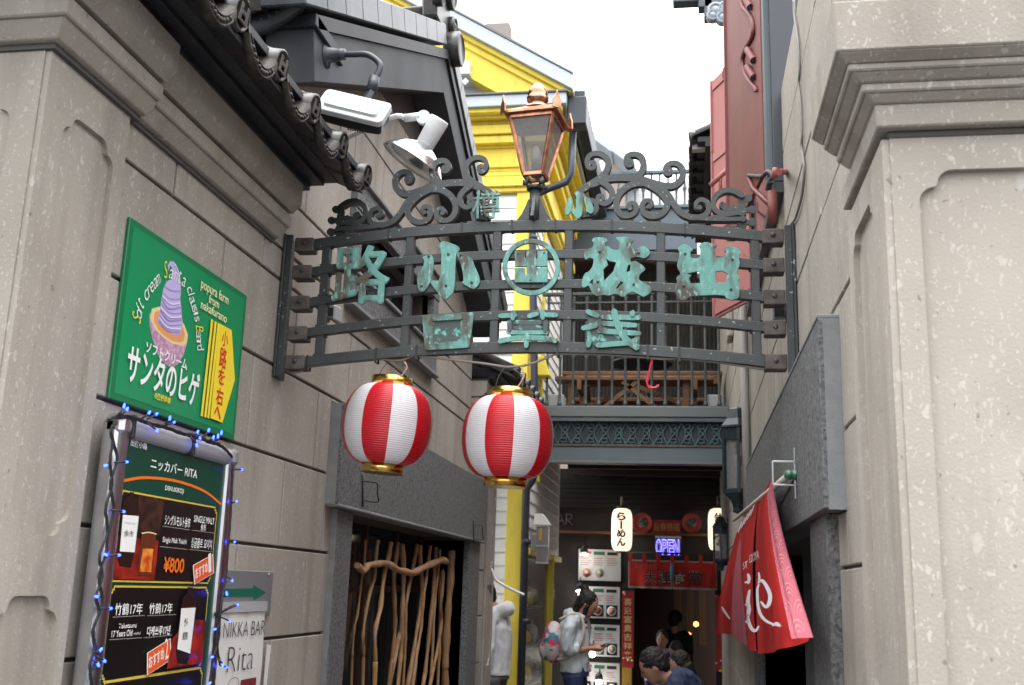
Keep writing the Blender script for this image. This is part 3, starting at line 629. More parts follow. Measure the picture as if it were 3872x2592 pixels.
# ---- scrollwork along the top: traced on the right half, mirrored to the left
XC = onY(YF, 2020, 830).x
def spx(x, y): return (lambda q: (q.x, q.z))(onY(YF+.02, 2050+.4464*x, 450+.4464*y))
def spx2(x, y): return (lambda q: (q.x, q.z))(onY(YF+.02, 2500+.6377*x, .6377*y))
SCR = [([(300,650),(340,610),(420,555),(505,500),(552,440),(560,370),(520,318),(455,302),(400,325),(382,380),(405,425),(440,420),(445,385),(424,380)], 21, 12),
       ([(430,560),(560,515),(700,508),(830,520),(930,550),(1040,578),(1120,572),(1180,520),(1190,440),(1145,390),(1085,388),(1045,425),(1052,470),(1085,470),(1088,440),(1070,436)], 24, 12),
       ([(790,505),(840,465),(860,400),(840,335),(790,310),(735,320),(712,365),(730,402),(760,395),(755,365),(742,366)], 22, 11),
       ([(900,555),(780,560),(690,610),(635,690),(635,770),(680,825),(745,828),(795,790),(790,735),(752,725),(728,752),(745,765)], 21, 12),
       ([(850,545),(960,600),(1045,680),(1060,745),(1020,808),(940,838),(870,812),(848,755),(870,710),(912,705),(932,735),(910,752)], 21, 12),
       ([(1000,590),(1070,660),(1120,740),(1190,815),(1280,845),(1370,830),(1412,775),(1395,715),(1345,695),(1305,720),(1305,760),(1335,762)], 20, 11),
       ([(500,540),(570,590),(598,650),(575,705),(525,730),(480,705),(478,668),(510,662),(515,690)], 19, 10),
       ([(400,700),(450,715),(462,765),(430,815),(350,825)], 16, 14),
       ([(1690,660),(1620,622),(1540,620),(1470,665),(1448,740),(1480,795),(1545,805),(1620,780),(1690,755)], 17, 15),
       ([(1545,745),(1520,735),(1530,755),(1560,775),(1620,765)], 15, 12),
       ([(1420,850),(1560,825),(1690,800)], 9, 20), ([(1330,855),(1500,862),(1700,860)], 14, 14)]
SC2 = [([(478,1190),(478,1260),(482,1320)], 24, 24), ([(470,1195),(515,1178)], 17, 17), ([(480,1250),(540,1246)], 17, 17), ([(470,1318),(540,1320)], 18, 18)]
def ribbon(P, w0, w1, y0, y1, mir, round_end=True):
    Q = smooth_path([Vector((p[0], p[1], 0)) for p in P], 7); n = len(Q); Lf, Rt = [], []
    for i, p in enumerate(Q):
        d = (Q[min(i+1, n-1)]-Q[max(i-1, 0)]).normalized(); nn = Vector((-d.y, d.x, 0)); w = w0+(w1-w0)*(i/(n-1))**1.5
        Lf.append(p+nn*w); Rt.append(p-nn*w)
    f = (lambda p: 2*XC-p.x) if mir else (lambda p: p.x)
    rows = [[(f(a), y0, a.y), (f(b), y0, b.y), (f(b), y1, b.y), (f(a), y1, a.y), (f(a), y0, a.y)] for a, b in zip(Lf, Rt)]
    g = MB(); g.grid(rows, smooth=False); g.add(rows[0][:4], [(0,1,2,3)]); g.add(rows[-1][:4], [(3,2,1,0)])
    if round_end:
        for p, w in ((Q[-1], w1*1.45), (Q[0], w0)):
            g.lathe([(.0001, -(y1-y0)/2-.0004), (w, -(y1-y0)/2-.0002), (w, (y1-y0)/2+.0002), (.0001, (y1-y0)/2+.0004)], (f(p), (y0+y1)/2, p.y), 14, Matrix.Rotation(rad(90), 4, 'X'), smooth=False)
    return g
for mir in (False, True):
    for k, (pts, a, b) in enumerate(SCR): ribbon([spx(*p) for p in pts], a*1.42*.4464/1000*.966, b*1.35*.4464/1000*.966, YA-.012-.0006*k, YA+.012+.0006*k, mir).obj('scroll', IRON, ARCH)
    for k, (pts, a, b) in enumerate(SC2): ribbon([spx2(*p) for p in pts], a*.6377/1000*.966, b*.6377/1000*.966, YA-.0045-.0006*k, YA+.0045+.0006*k, mir).obj('scroll', IRON, ARCH)
# small feet that carry the scrollwork on the top bar
for px in (1300, 1480, 1640, 1790, 2210, 2365, 2470, 2640, 2790):
    x = onY(YF, px, 840).x; MB().box((x-.03, YA-.009, BZ[0](x)+.0195), (x+.03, YA+.009, BZ[0](x)+.03)).obj('scroll_foot', IRON, ARCH, .003)
# ================================================================ copper lamp on the arch
lz = BZ[0](XC)+.02; lx = onY(YA, 2024, 700).x
LAMP = empty('copper_lamp', (lx, YA, lz), 'copper framed glass lamp with a finial standing on top of the iron arch', 'lamp')
bs = MB()
for v in ((1, 0), (0, 1)):
    pr_ = [(.072, 0), (.05, .03), (.034, .065), (.026, .09), (-.026, .09), (-.034, .065), (-.05, .03), (-.072, 0)]
    bs.prism([Vector((lx+v[0]*a-v[1]*.006, YA+v[1]*a-v[0]*.006, lz+.0005+b)) for a, b in pr_], (v[1]*.012, v[0]*.012, 0))
bs.tube([(lx, YA, lz), (lx, YA, lz+.135)], .021, 14); bs.obj('lamp_base', IRON, LAMP)
zt0 = onY(YA-.05, 1986, 652).z; zt1 = onY(YA-.078, 2010, 437).z
cl = MB(); cl.lathe([(.03, .13), (.034, .135), (.034, .145), (.022, .15)], (lx, YA, lz), 16)
for k in range(4):
    a = rad(45+90*k-7); dx, dy = math.cos(a), math.sin(a)
    cl.tube(smooth_path([(lx+dx*.012, YA+dy*.012, lz+.13), (lx+dx*.04, YA+dy*.04, lz+.15), (lx+dx*.036, YA+dy*.036, lz+.17), (lx+dx*.055, YA+dy*.055, zt0-.004)], 4), .006, 8)
    cl.lathe([(.0001, -.012), (.009, -.009), (.009, .009), (.0001, .012)], (lx+dx*.047, YA+dy*.047, lz+.152), 8)
cl.obj('lamp_collar', IRON, LAMP)
RZ = Matrix.Rotation(rad(-7.5), 3, 'Z'); ctr = Vector((lx, YA, 0))
def lp_(x, y, z): return ctr+RZ@Vector((x, y, z))
a0, a1 = .038, .086
fr = MB()
for sx, sy in ((-1,-1),(1,-1),(1,1),(-1,1)): fr.bar(lp_(sx*a0, sy*a0, zt0), lp_(sx*a1, sy*a1, zt1), .014, .014, RZ@Vector((1, 1, 0)))
for z, a, h in ((zt0, a0, .016), (zt1, a1, .016)):
    C4 = [lp_(-a, -a, z), lp_(a, -a, z), lp_(a, a, z), lp_(-a, a, z)]
    for i in range(4): fr.bar(C4[i], C4[(i+1) % 4], .013, h)
fr.obj('lamp_frame', COPPER, LAMP, .002)
gl_ = MB()
for i, (p, q) in enumerate((((-1,-1),(1,-1)), ((1,-1),(1,1)), ((1,1),(-1,1)), ((-1,1),(-1,-1)))):
    A, B = [lp_(t[0]*(a0-.001), t[1]*(a0-.001), zt0) for t in (p, q)], [lp_(t[0]*(a1-.001), t[1]*(a1-.001), zt1) for t in (q, p)]
    MB().add(A+B, [(0,1,2,3)]).obj('lamp_pane', GLASS, LAMP)
rf = MB(); e = a1+.022; zr = zt1+.008
rf.add([lp_(-e,-e,zr), lp_(e,-e,zr), lp_(e,e,zr), lp_(-e,e,zr), lp_(-e,-e,zr+.012), lp_(e,-e,zr+.012), lp_(e,e,zr+.012), lp_(-e,e,zr+.012)], [(0,3,2,1),(0,1,5,4),(1,2,6,5),(2,3,7,6),(3,0,4,7)])
t_ = .045; rf.add([lp_(-e,-e,zr+.012), lp_(e,-e,zr+.012), lp_(e,e,zr+.012), lp_(-e,e,zr+.012), lp_(-t_,-t_,zr+.05), lp_(t_,-t_,zr+.05), lp_(t_,t_,zr+.05), lp_(-t_,t_,zr+.05)], [(0,1,5,4),(1,2,6,5),(2,3,7,6),(3,0,4,7),(4,5,6,7)])
rf.obj('lamp_roof', COPPER, LAMP, .002)
MB().lathe([(.06, .045), (.058, .055), (.042, .066), (.03, .07), (.034, .078), (.043, .09), (.044, .103), (.038, .112), (.041, .117), (.036, .135), (.026, .152), (.012, .164), (.0001, .168)], (lx, YA, zr), 20).obj('finial', COPPERS, LAMP)
for sx, sy in ((-1,-1),(1,-1),(1,1),(-1,1)):
    h_ = MB(); b0 = lp_(sx*e, sy*e, zr+.006); od = (RZ@Vector((sx, sy, 0))).normalized(); sd = Vector((-od.y, od.x, 0))
    h_.prism([b0+sd*u+Vector((0, 0, v))+od*.004 for u, v in ((-.02, -.006), (.02, -.006), (.017, .03), (.006, .05), (0, .072), (-.006, .05), (-.017, .03))], od*-.006)
    h_.obj('corner_crest', COPPER, LAMP, .001)
bb = MB(); bb.lathe([(.018, 0), (.018, .05), (.014, .055)], (lx, YA, zt0), 12); bb.obj('bulb_holder', GPLAS, LAMP)
MB().lathe([(.012, .055), (.02, .075), (.019, .1), (.01, .125), (.0001, .135)], (lx, YA, zt0), 14).obj('bulb', mat('frosted_bulb', (.8, .8, .78), .25), LAMP)
# ================================================================ cable, pigtail, lanterns
def ypx(o, s, y): return lambda p: onY(y, o[0]+s*p[0], o[1]+s*p[1])
q4, q5 = ypx((1000, 750), .4783, YA-.005), ypx((2000, 750), .4783, YA-.005)
CP = [q4(p) for p in ((215,1385),(280,1372),(360,1332),(560,1305),(880,1270),(1000,1284),(1090,1280),(1200,1247),(1450,1275),(1750,1310),(1930,1335),(2100,1312),(2300,1235))]+[q5(p) for p in ((260,1232),(600,1238),(900,1258),(1050,1272),(1200,1270),(1500,1300),(1700,1330),(1850,1352),(1920,1346),(1945,1310))]
cb = tag(MB().tube(smooth_path(CP, 5), .0048, 8).obj('power_cable', mat('grey_cable', (.2, .185, .17), .6)), 'grey power cable sagging below the bottom bar of the iron arch', 'cable')
def twin(name, pts, mt, r_=.0028):
    P = smooth_path(pts, 6); t = MB()
    for ph in (0, math.pi): t.tube([p+Vector((math.cos(i*.55+ph), .3*math.sin(i*.55+ph), math.sin(i*.55+ph)))*r_ for i, p in enumerate(P)], r_, 6)
    return t.obj(name, mt)
tag(twin('loose_wire', [q5(p) for p in ((978,1270),(965,1320),(945,1400),(935,1450),(950,1490),(1000,1495),(1022,1478))], mat('red_wire', (.55, .03, .06), .4)), 'loose red twisted wire end dangling from the cable under the arch', 'wire')
RED = mat('lantern_red', (.56, .006, .018), .33, 0, (.5, .005, .015), 6, bump=.35, bscale=22); WHT = mat('lantern_white', (.72, .70, .73), .38, 0, (.66, .645, .68), 7, bump=.35, bscale=22)
GOLD = mat('gold_foil', (.72, .47, .13), .22, 1, (.6, .36, .08), 14, bump=.15, bscale=25)
def lantern(T, B, R, label, phase, hang):
    T, B = Vector(T), Vector(B); ax = (T-B).normalized(); H = (T-B).length; c = (T+B)/2
    o = empty('round_lantern', c, label, 'lantern', 'striped festival lanterns hanging from the arch')
    xx = (Vector((1, 0, 0))-ax*ax.x).normalized(); Mq = Matrix((xx, ax.cross(xx), ax)).transposed().to_4x4(); n = 80; phase = math.atan2(-c.y, -c.x)+phase; prof = []; ribs = 38
    for i in range(ribs*3+1):
        t = -1+2*i/(ribs*3); z = t*H/2*.94; base = R*(1-abs(t)**2.35*(1-.40))**1 if abs(t) < 1 else R*.40
        base = R*(.42+.58*math.sqrt(max(0, 1-abs(t)**2.3)))
        prof.append((base+(.0034 if i % 3 == 1 else 0)*R/.16, z))
    b = MB(); b.lathe(prof, c, n, Mq@Matrix.Rotation(phase, 4, 'Z'), mfun=lambda j: 1-(j*10//n) % 2); b.obj('lantern_shade', [RED, WHT], o)
    for sgn in (1, -1):
        z0 = sgn*H/2*.93; z1 = z0+sgn*R*.2; rr = R*.47
        g = MB(); g.lathe([(rr, min(z0, z1)), (rr, max(z0, z1))], c, 32, Mq); me_ = [(rr*.9, max(z0, z1)-.001), (rr*.9, min(z0, z1)+.001)]
        g.lathe([(rr, max(z0, z1)), (rr*.92, max(z0, z1))], c, 32, Mq); g.obj('gold_rim', GOLD, o)
    w_ = MB(); top = c+ax*(H/2*.93+R*.2)
    for s_ in (-.75, .75): w_.tube(smooth_path([top+Vector((s_*R*.47, 0, -.01)), top*.5+Vector(hang)*.5+Vector((s_*R*.42, 0, 0)), Vector(hang)+Vector((s_*.02-.02, 0, 0))], 5), .0016, 5)
    w_.obj('hanging_wire', mat('thin_wire', (.12, .12, .13), .4, .8), o)
    cd_ = twin('lamp_cord', [Vector(hang)+Vector((.03, 0, .004)), Vector(hang)*.6+top*.4+Vector((.045, 0, 0)), top+Vector((.01, 0, -.02))], mat('beige_cord', (.5, .33, .27), .5), .002); setpar(cd_, o)
    return o
def lpos(x, y): return onY(YA-.01, x, y)
R1 = (lpos(1631, 1610)-lpos(1301, 1610)).length/2*.985; R2 = (lpos(2091, 1660)-lpos(1750, 1660)).length/2*.985
lantern(lpos(1483, 1452), lpos(1446, 1768), R1, 'left of the two striped lanterns, red and white with gold rims, nearer the stone wall', rad(3), lpos(1500, 1372))
lantern(lpos(1928, 1496), lpos(1911, 1820), R2, 'right of the two striped lanterns, red and white with gold rims, hanging mid alley', rad(7), lpos(1940, 1392))
# ================================================================ lamps fixed to the gable and the walls
FLX = empty('flood_lamp', onX(XG, 1235, 205), 'white framed floodlight on a bent black pipe under the dark gable', 'lamp')
f0 = onX(XG, 1232, 210); Yf = f0.y
MF = Matrix.Rotation(rad(90), 4, 'Y')
fl_ = MB(); fl_.lathe([(.052, 0), (.052, .008), (.03, .016), (.024, .06), (.022, .08), (.0001, .08)], f0, 18, MF); fl_.obj('wall_flange', NAVY, FLX)
ap = [f0+Vector((.06, 0, 0))]+[onY(Yf-.02*k/6, 1000+.5548*x, .5548*y) for k, (x, y) in enumerate(((600,372),(690,372),(750,400),(788,445),(775,500),(750,545)))]
MB().tube(smooth_path(ap, 5), .0125, 10).obj('bent_pipe', NAVY, FLX)
kn = ap[-1]; MB().tube([kn+Vector((0, 0, .01)), kn+Vector((-.008, -.005, -.05))], .021, 12).obj('swivel_joint', NAVY, FLX)
Yh = Yf-.1
TLc, TRc, BRc, BLc = [onY(Yh, 1000+.5548*x, .5548*y) for x, y in ((410,612),(868,722),(800,890),(378,790))]
U = ((TRc-TLc)+(BRc-BLc)).normalized(); wd = ((TRc-TLc).length+(BRc-BLc).length)/2; Vv = ((TLc-BLc)+(TRc-BRc)).normalized(); Vv = (Vv-U*Vv.dot(U)).normalized(); ht = .108
N_ = U.cross(Vv).normalized(); N_ = N_ if N_.y < 0 else -N_
# tip the face upward a little
qv = Matrix.Rotation(rad(-24), 3, U); Vv = qv@Vv; N_ = qv@N_; hc = (TLc+TRc+BRc+BLc)/4
def rrect(w, h, r, n=5):
    out = []
    for cx, cy, t in ((w/2-r, h/2-r, 0), (-w/2+r, h/2-r, 90), (-w/2+r, -h/2+r, 180), (w/2-r, -h/2+r, 270)):
        out += [(cx+r*math.cos(rad(t+90*i/n)), cy+r*math.sin(rad(t+90*i/n))) for i in range(n+1)]
    return out
plate('lamp_bezel', [rrect(wd, ht, .018), rrect(wd*.84, ht*.72, .012)], .022, (hc, U, Vv, N_), WPLAS, FLX, .003)
gmt = mat('floodlight_glass', (.42, .45, .44), .15, 0, coat=.4)
gp = MB(); O_ = hc+N_*.02
for k, (s0, d0) in enumerate(((1, 0), (.93, .016))): pass
r0, r1 = [O_+U*x+Vv*y for x, y in rrect(wd*.845, ht*.73, .012)], [O_+U*x+Vv*y+N_*.016 for x, y in rrect(wd*.78, ht*.62, .012)]
gp.grid([r0+[r0[0]], r1+[r1[0]]], smooth=False); gp.add(r1, [tuple(range(len(r1)))]); gp.obj('lamp_glass', gmt, FLX)
bd = MB(); q0, q1, q2 = [[hc-N_*dn+U*x+Vv*(y-.0) for x, y in rrect(wd*k1, ht*k2, .015)] for dn, k1, k2 in ((.0005, .98, .97), (.05, .9, .85), (.075, .55, .5))]
bd.grid([q0+[q0[0]], q1+[q1[0]], q2+[q2[0]]]); bd.add(q2, [tuple(range(len(q2)))[::-1]])
for k in range(7): bd.obox(hc-N_*.075+U*(-.03+.01*k), U*.002, Vv*.022, N_*.014)
bd.obj('lamp_body', BPLAS, FLX)
MB().bar(kn+Vector((-.008, -.005, -.045)), hc-N_*.03+Vv*.03, .03, .02).obj('mount_arm', NAVY, FLX)
# dome spotlight
Yd = Yh+.35
DL = empty('dome_spotlight', onY(Yd, 1560, 445), 'white spotlight with polished aluminium dome below the floodlight', 'lamp')
dp = lambda x, y, yy=Yd: onY(yy, 1000+.5548*x, .5548*y)
w0 = dp(845, 808); wl = Vector((XL, w0.y+.25, w0.z-.02))
MB().tube(smooth_path([wl, w0, dp(960, 808)], 4), .011, 10).obj('stem', WPLAS, DL)
MB().tube([dp(955, 806), dp(1060, 795)], .017, 12).obj('knuckle', WPLAS, DL)
MB().lathe([(.03, -.012), (.03, .012)], dp(1085, 805), 14, Matrix.Rotation(rad(90), 4, 'X')).obj('pivot', WPLAS, DL)
s0, s1 = dp(1195, 812), dp(1085, 1005, Yd+.02); ax_ = (s1-s0).normalized(); Ms = ax_.to_track_quat('Z', 'Y').to_matrix().to_4x4(); Ls = (s1-s0).length
MB().lathe([(.0001, 0), (.04, .001), (.042, .01), (.038, Ls*.95), (.034, Ls), (.0001, Ls)], s0, 22, Ms).obj('lamp_housing', WPLAS, DL)
ax2 = Vector((-.52, -.02, -.85)).normalized(); Mr = ax2.to_track_quat('Z', 'Y').to_matrix().to_4x4(); Rr = .14
MB().lathe([(.034, 0), (.06, .012), (.096, .035), (.12, .06), (Rr, .085), (Rr+.004, .09), (Rr, .092), (.116, .06), (.092, .037), (.056, .014), (.0001, .008)], s1-ax2*.008, 36, Mr).obj('reflector', CHROME, DL)
# box cameras on the two walls
for (pxs, X, sg, lab) in (((1232, 1150, 1290, 1222), XL, 1, 'small grey box camera on the left wall behind the arch'), ((2914, 1150, 2975, 1222), XR, -1, 'small grey box camera on the right wall behind the arch')):
    x0, y0, x1, y1 = pxs; a = onX(X+sg*.05, x0, (y0+y1)/2); b = onX(X+sg*.05, x1, (y0+y1)/2); yy = (a.y+b.y)/2; zz = (a.z+b.z)/2
    cm = empty('box_camera', (X, yy, zz), lab, 'camera')
    MB().box((X+sg*.001, yy-.05, zz-.03), (X+sg*.02, yy+.05, zz+.03)).obj('mount', GPLAS, cm, .004)
    MB().prism([(X+sg*.0205, yy-.04, zz-.02), (X+sg*.075, yy-.06, zz-.045), (X+sg*.075, yy-.06, zz+.025), (X+sg*.0205, yy-.04, zz+.035)], (0, .11, .01)).obj('housing', mat('camera_grey', (.32, .33, .34), .45), cm, .006)
    MB().box((X+sg*.03, yy-.0605, zz-.028), (X+sg*.068, yy-.0602, zz+.01)).obj('lens_window', BPLAS, cm)
# ================================================================ signs on the left wall
UY, UZ, UX = Vector((0, 1, 0)), Vector((0, 0, 1)), Vector((1, 0, 0))
class Board:                              # a flat sign in the plane X, laid out through its photo crop
    def __init__(s, X, o, sc, parent): s.X, s.o, s.sc, s.p, s.k = X, o, sc, parent, 0
    def pt(s, q): return onX(s.X, s.o[0]+s.sc*q[0], s.o[1]+s.sc*q[1])
    def uv(s, q): p = s.pt(q); return (p.y, p.z)
    def lift(s): s.k += 1; return .0008+.00025*s.k
    def poly(s, name, pts, mt, th=.0006, parent=None, holes=()):
        l = s.lift(); return plate(name, [[s.uv(q) for q in pts]]+[[s.uv(q) for q in h] for h in holes], th, ((s.X+l-.0006, 0, 0), UY, UZ, UX), mt, parent or s.p)
    def rect(s, name, a, b, mt, parent=None, th=.0006):       # a: upper-left pixel, b: lower-right pixel
        (y0, z1), (y1, z0) = s.uv(a), s.uv(b); l = s.lift()
        return plate(name, [[(y0, z0), (y1, z0), (y1, z1), (y0, z1)]], th, ((s.X+l-.0006, 0, 0), UY, UZ, UX), mt, parent or s.p)
    def txt(s, t, bl, tr_, mt, bold=.01, spacing=1, shear=0, parent=None):
        (y0, z0), (y1, z1) = s.uv(bl), s.uv(tr_)
        return text('lettering', t, (s.X, y0, z0), UY, UZ, abs(y1-y0), abs(z1-z0), mt, parent or s.p, N=UX, lift=s.lift(), bold=bold, spacing=spacing, shear=shear)
    def line(s, name, pts, w, mt, parent=None):
        P = [Vector(s.uv(q)).to_3d() for q in pts]; P = smooth_path(P, 6) if len(P) > 2 else P; A, B = [], []
        for i, p in enumerate(P):
            d = (P[min(i+1, len(P)-1)]-P[max(i-1, 0)]).normalized(); n_ = Vector((-d.y, d.x, 0)); A.append(p+n_*w/2); B.append(p-n_*w/2)
        return plate(name, [[(p.x, p.y) for p in A+B[::-1]]], .0006, ((s.X+s.lift()-.0006, 0, 0), UY, UZ, UX), mt, parent or s.p)
pm = lambda n, c, r=.45, **k: mat(n, c, r, **k)
SGREEN, SGREEN2 = pm('sign_green', (.0, .24, .085), .35), pm('sign_green_edge', (.0, .155, .055), .35)
PWHITE, PYEL, PRED, PCREAM = pm('print_white', (.82, .82, .8)), pm('print_yellow', (.85, .66, .03)), pm('print_red', (.6, .02, .015)), pm('print_cream', (.78, .74, .4))
GS = empty('green_sign', onX(-1.56, 640, 1300), 'bright green wall sign with a purple soft cream in a melon and a yellow arrow', 'sign')
XS = -1.568; g = Board(XS, (300, 780), .5868, GS)
ga, gb = g.pt((330, 68)), g.pt((988, 1506)); gy0, gy1 = g.pt((330, 68)).y, g.pt((1082, 578)).y; gz0, gz1 = .5*(g.pt((178, 1236)).z+g.pt((988, 1506)).z), .5*(ga.z+g.pt((1082, 578)).z)
box('sign_panel', (XL+.002, gy0, gz0), (XS, gy1, gz1), SGREEN2, GS, .002)
plate('sign_face', [[(gy0+.022, gz0+.02), (gy1-.022, gz0+.02), (gy1-.022, gz1-.02), (gy0+.022, gz1-.02)]], .0006, ((XS+.0003, 0, 0), UY, UZ, UX), SGREEN, GS); g.k = 2
MELB, MELR, MELI = pm('melon_skin', (.42, .2, .34), .5, col2=(.55, .36, .46), nscale=70, contrast=(.48, .54)), pm('melon_rim', (.72, .58, .3)), pm('melon_flesh', (.72, .3, .1))
LAV, LAV2 = pm('lavender_cream', (.5, .42, .72)), pm('lavender_shade', (.34, .26, .55))
g.poly('melon_print', [(450,690),(452,780),(470,860),(500,950),(540,1012),(590,1040),(632,1020),(668,960),(690,885),(697,830),(600,760)], MELB)
rim = [(455,705),(466,662),(512,648),(562,665),(622,705),(672,762),(697,830),(690,882),(660,900),(600,888),(540,850),(490,800),(460,745)]
g.poly('melon_print', rim, MELR); mc = (578, 778); g.poly('melon_print', [(mc[0]+(x-mc[0])*.83, mc[1]+(y-mc[1])*.83) for x, y in rim], MELI)
CR = [(500,740),(518,660),(525,600),(538,530),(560,485),(590,470),(600,430),(592,395),(578,385),(572,418),(566,385),(580,355),(605,358),(630,408),(645,465),(651,540),(646,600),(652,650),(655,700),(662,752),(645,832),(600,828),(550,797),(512,765)]
g.poly('cream_print', CR, LAV)
for pts in ([(535,560),(580,600),(645,600)], [(524,630),(580,690),(652,690)], [(510,700),(570,765),(655,765)], [(545,520),(590,545),(648,550)], [(505,740),(560,800),(640,815)], [(528,600),(570,660),(648,650)], [(516,670),(570,735),(655,730)]):
    g.line('cream_fold', pts, .005, LAV2)
WCR = pm('cream_highlight', (.74, .7, .84))
for pts in ([(530,580),(580,630),(640,625)], [(518,655),(575,715),(650,712)], [(508,722),(560,782),(645,792)], [(606,372),(628,420),(640,500)]): g.line('cream_fold', pts, .004, WCR)
g.txt('サンタのヒゲ', (285, 1125), (772, 1085), PWHITE, .022); g.txt('ソフトクリーム', (415, 940), (688, 990), PWHITE, .02)
g.txt('popura farm', (770, 545), (955, 578), PCREAM, .012); g.txt('from', (822, 622), (893, 608), PCREAM, .012); g.txt('nakafurano', (770, 658), (942, 702), PCREAM, .012)
g.txt('®登録商標', (470, 1240), (577, 1236), PYEL, .012)
g.poly('arrow_print', [(893,757),(970,800),(991,1120),(910,1396),(832,1366)], PYEL)
for a in (0, 22, 41): g.poly('arrow_print', [(838+a, 728+a*.6), (851+a, 735+a*.6), (783+a, 1356+a*.3), (770+a, 1351+a*.3)], PYEL)
for ch, bl, t_ in (('小', (900,895), (950,818)), ('路', (884,1035), (942,925)), ('を', (876,1140), (928,1062)), ('右', (862,1272), (918,1182)), ('へ', (850,1362), (902,1300))): g.txt(ch, bl, t_, PRED, .016)
# lettering that follows the arc over the cream
pth = smooth_path([Vector(q).to_3d() for q in ((372,745),(392,650),(432,570),(500,482),(548,440),(600,452),(645,482),(690,520),(712,600),(735,680),(752,760),(757,850),(766,935))], 10)
msg = "Soft cream Santa claus's Beard"; lens = [0]
for a, b in zip(pth, pth[1:]): lens.append(lens[-1]+(b-a).length)
for i, ch in enumerate(msg):
    if ch == ' ': continue
    t = (i+.5)/len(msg)*lens[-1]; k = max(j for j in range(len(lens)-1) if lens[j] <= t); f = (t-lens[k])/(lens[k+1]-lens[k])
    q = pth[k].lerp(pth[k+1], f); A, B = g.pt(pth[k]), g.pt(pth[k+1]); P = g.pt(q); U_ = (B-A).normalized(); V_ = UX.cross(U_)
    hgt = .052 if ch in 'SB' else (.044 if ch in 'ftld' else .03); w = .024 if ch not in "'ltf" else .014
    text('lettering', ch, P-U_*w/2-V_*.012, U_, V_, w, hgt, PYEL if ch in 'SB' else PWHITE, GS, N=UX, lift=.0045, bold=-.008, shear=.3)
# ---------------------------------------------------------------- bar menu board in its aluminium frame
XB = -1.515
RB = empty('menu_board', (XB, onX(XB, 600, 2400).y, 1.1), 'tall bar menu board in an aluminium frame below the green sign', 'sign')
r = Board(XB, (300, 1550), .6643, RB)
ry0, ry1, rz1 = r.pt((265, 175)).y, r.pt((830, 300)).y, r.pt((545, 235)).z; rz0 = .62
by0, by1, bz1 = r.pt((195, 100)).y, r.pt((872, 300)).y, r.pt((520, 120)).z
box('board_back', (XB-.03, by0+.01, rz0-.03), (XB, by1-.01, bz1-.01), pm('board_green', (.0, .05, .028), .4), RB)
for a, b, zb, zt in ((by0, ry0, rz0-.06, bz1-.02), (ry1, by1, rz0-.06, bz1-.02)):
    p = MB(); n = 10; sec = [(XB-.03, a)]+[(XB+.004+.016*math.sin(math.pi*k/n)**.6, a+(b-a)*k/n) for k in range(n+1)]+[(XB-.03, b)]
    p.prism([(x, y, zb) for x, y in sec], (0, 0, zt-zb)); p.obj('frame_post', ALU, RB)
p = MB(); sec = [(XB-.03, bz1)]+[(XB+.004+.018*math.sin(math.pi*k/10)**.6, bz1+(rz1-bz1)*k/10) for k in range(11)]+[(XB-.03, rz1)]
p.prism([(x, by0+.02, z) for x, z in sec], (0, by1-by0-.04, 0)); p.obj('frame_rail', pm('rail_grey', (.33, .33, .37), .4), RB)
for y in (by0, by1-.05): MB().box((XB-.032, y, bz1-.055), (XB+.026, y+.05, bz1+.002)).obj('frame_corner', GPLAS if y > by0 else ALU, RB, .012)
for y in (by0+.055, by0+.42): MB().box((XB-.034, y, rz1-.004), (XB+.028, y+.014, bz1+.006)).obj('clamp_strap', BPLAS, RB, .002)
ORNG, GOLDL, BLK = pm('print_orange', (.78, .16, .01)), pm('print_gold', (.62, .45, .06)), pm('print_black', (.006, .006, .006), .3)
r.k = 1
r.line('orange_arc', [(236,408),(350,388),(480,394),(600,420),(720,470),(806,540)], .008, ORNG)
r.txt('ニッカバー RITA', (402, 335), (672, 338), PWHITE, .012); r.txt('出抜小路', (288, 205), (385, 192), PWHITE, .014); r.txt('DENUKIKOJI', (483, 465), (592, 452), PWHITE, .01)
def mpanel(a, b):
    (y0, z1), (y1, z0) = r.uv(a), r.uv(b); c = .016
    def notch(e): 
        A, B, C, D, k = y0+e, y1-e, z0+e, z1-e, c
        return [(A+k, C), (B-k, C), (B-k, C+k/2), (B-k/2, C+k/2), (B-k/2, C+k), (B, C+k), (B, D-k), (B-k/2, D-k), (B-k/2, D-k/2), (B-k, D-k/2), (B-k, D), (A+k, D), (A+k, D-k/2), (A+k/2, D-k/2), (A+k/2, D-k), (A, D-k), (A, C+k), (A+k/2, C+k), (A+k/2, C+k/2), (A+k, C+k/2)]
    plate('panel_border', [notch(0)], .0006, ((XB+r.lift()-.0006, 0, 0), UY, UZ, UX), GOLDL, RB); plate('menu_panel', [notch(.005)], .0006, ((XB+r.lift()-.0006, 0, 0), UY, UZ, UX), BLK, RB)
mpanel((224, 452), (742, 992)); mpanel((176, 1000), (690, 1470)); mpanel((118, 1552), (640, 2100))
PHRED, PHBRN, AMB, BOTT = pm('photo_red', (.42, .02, .01), .4, col2=(.12, .01, .005), nscale=14, contrast=(.35, .6)), pm('photo_brick', (.055, .02, .014), .4, col2=(.02, .008, .006), nscale=30), pm('photo_amber', (.8, .3, .03), .4, col2=(.5, .06, .01), nscale=30, contrast=(.4, .6)), pm('photo_bottle', (.02, .008, .006), .25)
r.poly('photo', [(330,490),(478,512),(448,720),(312,700)], PHBRN); r.poly('photo', [(196,715),(444,745),(420,970),(182,962)], PHRED)
r.poly('photo_bottle', [(281,468),(303,470),(303,495),(328,520),(330,600),(310,800),(285,900),(220,890),(205,820),(232,610),(246,510),(276,490)], BOTT)
r.poly('photo_label', [(240,598),(330,606),(306,812),(222,806)], PWHITE); r.txt('余市', (243, 722), (302, 690), BLK, .01)
